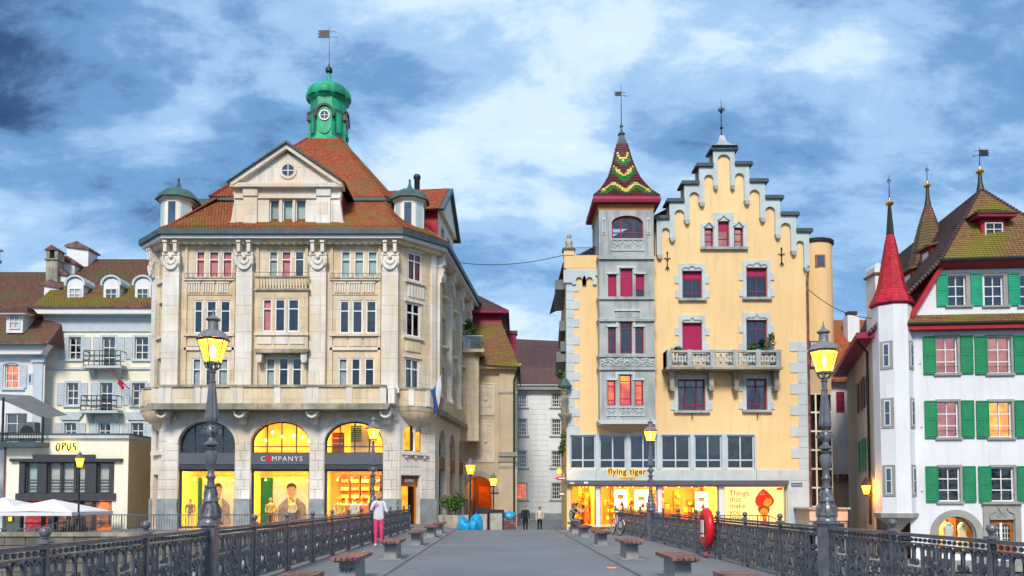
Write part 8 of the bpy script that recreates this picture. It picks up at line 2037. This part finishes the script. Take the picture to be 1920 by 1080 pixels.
person('person in pale top and black trousers walking on the street beyond the bridge', (xm, 52, gz(xm, 52)), 0, standing(shoulder=.19, arms={'r': ((.26, .03, 1.15), (.19, -.1, .98))}), ['skin', 'black_cloth', 'cream_top'], pick_m, 'hair_grey', .04, (-.2, -1), .98)
def seated(lean, armz):
    J = dict(pelvis=(0, 0, .12, .14, None), spine=(.05, 0, .30, .125, 'pelvis'), chest=(lean, 0, .47, .14, 'spine'), neck=(lean+.06, 0, .62, .05, 'chest'), jaw=(lean+.12, 0, .685, .07, 'neck'), crown=(lean+.13, 0, .79, .08, 'jaw'))
    for s, a in ((-1, 'r'), (1, 'l')):
        J[a+'sh'] = (lean+.02, s*.16, .565, .055, 'chest'); J[a+'el'] = (lean+.22, s*.17, .40, .042, a+'sh'); J[a+'wr'] = (lean+.38, s*.06, armz, .03, a+'el'); hand(J, a, a+'wr', (.5, -s*.2, .6), (0, s*-.3, 1))
        J[a+'hip'] = (.1, s*.09, .09, .09, 'pelvis'); J[a+'kn'] = (.46, s*.1, .07, .065, a+'hip'); J[a+'an'] = (.44, s*.1, -.36, .042, a+'kn'); J[a+'to'] = (.58, s*.11, -.43, .035, a+'an')
    return J
ps = lambda c: 1 if c.z < .16 else (0 if (c.z > .62 or c.x > .40) else 2)
person('person in grey shirt seated on the farthest bench raising a camera', (3.05, 35.9, .479), R(-8), seated(.10, .60), ['skin', 'jeans', 'grey_shirt'], ps, 'hair_brown', .22, (1, -.1))
person('dark haired person in black seated behind the one in grey', (3.2, 36.7, .479), R(-5), seated(.16, .50), ['skin', 'black_cloth', 'black_cloth'], ps, 'hair_dark', .08, (1, -.2))
dg = bpy.context.evaluated_depsgraph_get()
for o, label, loc, rz, J, mats, pick, hair, hl, fd, scale in PEND:
    me = bpy.data.meshes.new_from_object(o.evaluated_get(dg), depsgraph=dg); me.materials.clear(); me.name = 'person'
    for m_ in mats: me.materials.append(MATS[m_])
    for p in me.polygons: p.material_index = min(pick(p.center), len(mats)-1); p.use_smooth = True
    b = link('person', me, None, loc, rz, (scale,)*3); tag(b, label, 'person')
    bpy.data.objects.remove(o)
    f = Vector((fd[0], fd[1], 0)).normalized(); s = Vector((-f.y, f.x, 0)); c = Vector(J['crown'][:3]); j = Vector(J['jaw'][:3]); m_ = (c+j)/2
    h = MB(); n_, q_ = 14, 8
    ringsh = []
    for k in range(q_+1):
        t = k/q_; rg = []
        for i in range(n_):
            a = 2*PI*i/n_; back = -math.cos(a); ph = PI*(.02+(.58-.27*max(0, math.cos(a))**.7)*t)
            r = .104; dz = r*1.08*math.cos(ph); rad = r*math.sin(ph)
            drop = hl*max(0, t-.55)/.45*max(0, back*.7+.3)
            front = max(0, math.cos(a))*max(0, t-.45)*.09
            p = c+Vector((0, 0, -.005+dz-drop))+f*(math.cos(a)*rad-front-.012)+s*(math.sin(a)*rad*.95)
            rg.append(p)
        ringsh.append(rg)
    h.rings(ringsh, True); h.build('hair', hair, b, smooth=True)
    fm = MB()
    for sg_ in (-1, 1): fm.ball(tuple(m_+f*.078+s*(sg_*.030)+Vector((0, 0, .008))), .010, 6, 4)
    fm.build('eyes', 'eye', b)
    MB().ball(tuple(m_+f*.088-Vector((0, 0, .022))), .014, 6, 5, 1.5).build('nose', 'skin', b, smooth=True); MB().ball(tuple(m_+f*.074-Vector((0, 0, .058))), .020, 8, 4, .35).build('mouth', 'lips', b, smooth=True)
    for sg_ in (-1, 1): MB().ball(tuple(m_+s*(sg_*.082)-Vector((0, 0, .005))), .02, 6, 5, 1.4).build('ear', 'skin', b, smooth=True)
cmr = tag(MB().box(-.05, .05, -.07, .07, -.05, .05).build('camera_body', 'dark_frame', None, (3.62, 35.84, 1.2)), 'small black camera held up by the seated person in grey', 'camera'); cmr.name = 'held_camera'
MB().lathe([(.035, 0), (.035, .06)], 0, 0, 10).build('lens', 'black_iron', cmr).matrix_local = Matrix.Translation((.05, 0, 0)) @ Matrix.Rotation(R(90), 4, 'Y')
# ---- mannequins in the fashion shop
def mannequin(px, py, Y, body, legs, label):
    z0 = -.2; T = thing('mannequin', label, 'mannequin', (XP(px, py, Y), Y, z0), random.uniform(-.4, .4), 'shop window mannequins')
    J = standing(shoulder=.19)
    t = MB()
    t.rings([[(r*math.cos(a), r*.62*math.sin(a), z) for a in [2*PI*k/14 for k in range(14)]] for r, z in ((.17, .88), (.18, .98), (.15, 1.12), (.20, 1.3), (.21, 1.42), (.12, 1.49), (.06, 1.53))]); t.build('torso', body, T, smooth=50)
    MB().lathe([(.05, 1.5), (.05, 1.56), (.085, 1.62), (.095, 1.7), (.08, 1.78), (.02, 1.82)], 0, 0, 12).build('head', 'print_skin', T, smooth=True)
    for s in (-1, 1):
        MB().tube([(s*.21, 0, 1.42), (s*.27, .02, 1.15), (s*.24, -.1, .92)], [.065, .055, .04], 8).build('arm', body, T, smooth=True); MB().tube([(s*.09, 0, .92), (s*.1, 0, .5), (s*.09, .02, .08)], [.1, .075, .05], 8).build('leg', legs, T, smooth=True)
        MB().box(s*.09-.05, s*.09+.05, -.18, .07, 0, .09).build('shoe', 'shelf_brown', T)
    MB().lathe([(.25, 0), (.25, .02)], 0, 0, 16).build('stand', 'zinc', T)
mannequin(507, 945, 48.95, 'print_shirt', 'shelf_brown', 'mannequin in yellow top in front of the big poster, middle shop window')
mannequin(549, 950, 48.9, 'print_pale', 'jeans', 'mannequin in white shirt and jeans, middle shop window')
mannequin(357, 945, 48.95, 'print_blazer', 'print_pale', 'mannequin in dark jacket and pale trousers, first shop window')
mannequin(637, 945, 48.85, 'print_shirt', 'print_shirt', 'mannequin in yellow outfit before the white display table')
mannequin(664, 945, 48.8, 'white_paint', 'print_pale', 'mannequin in white beside the yellow one at the display table')
xw = lambda px, Y: XP(px, 990, Y)
for k, (px, m_) in enumerate(((1777, 'white_paint'), (1803, 'print_pale'))):
    T = thing('dress_form', ('white dress form with teal collar in the arched shop window', 'cream dress form beside the white one in the arched window')[k], 'dress form', (xw(px, 40.4), 40.35, -1.3))
    MB().rings([[(r*math.cos(a), r*.6*math.sin(a), z) for a in [2*PI*q/14 for q in range(14)]] for r, z in ((.42, .1), (.3, .7), (.2, 1.05), (.25, 1.35), (.22, 1.5), (.08, 1.6))]).build('dress', m_, T, smooth=50); MB().lathe([(.16, 1.5), (.13, 1.6), (.06, 1.66)], 0, 0, 12).build('collar', 'teal_panel', T, smooth=40); MB().tube([(0, 0, 0), (0, 0, .2)], .03, 6).build('stand', 'zinc', T)
# plants on the yellow building's balcony
for k, (px, py, rad, h) in enumerate(((1268, 650, .45, .3), (1411, 648, .35, .5), (1443, 640, .38, .95), (1424, 655, .4, .25))):
    X, Z = XP(px, py, 45.3), ZP(662, 45.3)
    o = foliage('balcony_plant', 'leaf', None, (X, 45.35, Z), [((0, 0, h*.5), (rad, .3, h*.6)), ((.1, 0, h*.9), (rad*.6, .25, h*.4))], 260, .16)
    tag(o, ('green plant at the closed-blind end of the stone balcony', 'leafy plant in front of the balcony door', 'tallest climbing plant beside the balcony door', 'low trailing plant under the tall balcony climber')[k], 'plant', 'plants on the stone balcony')
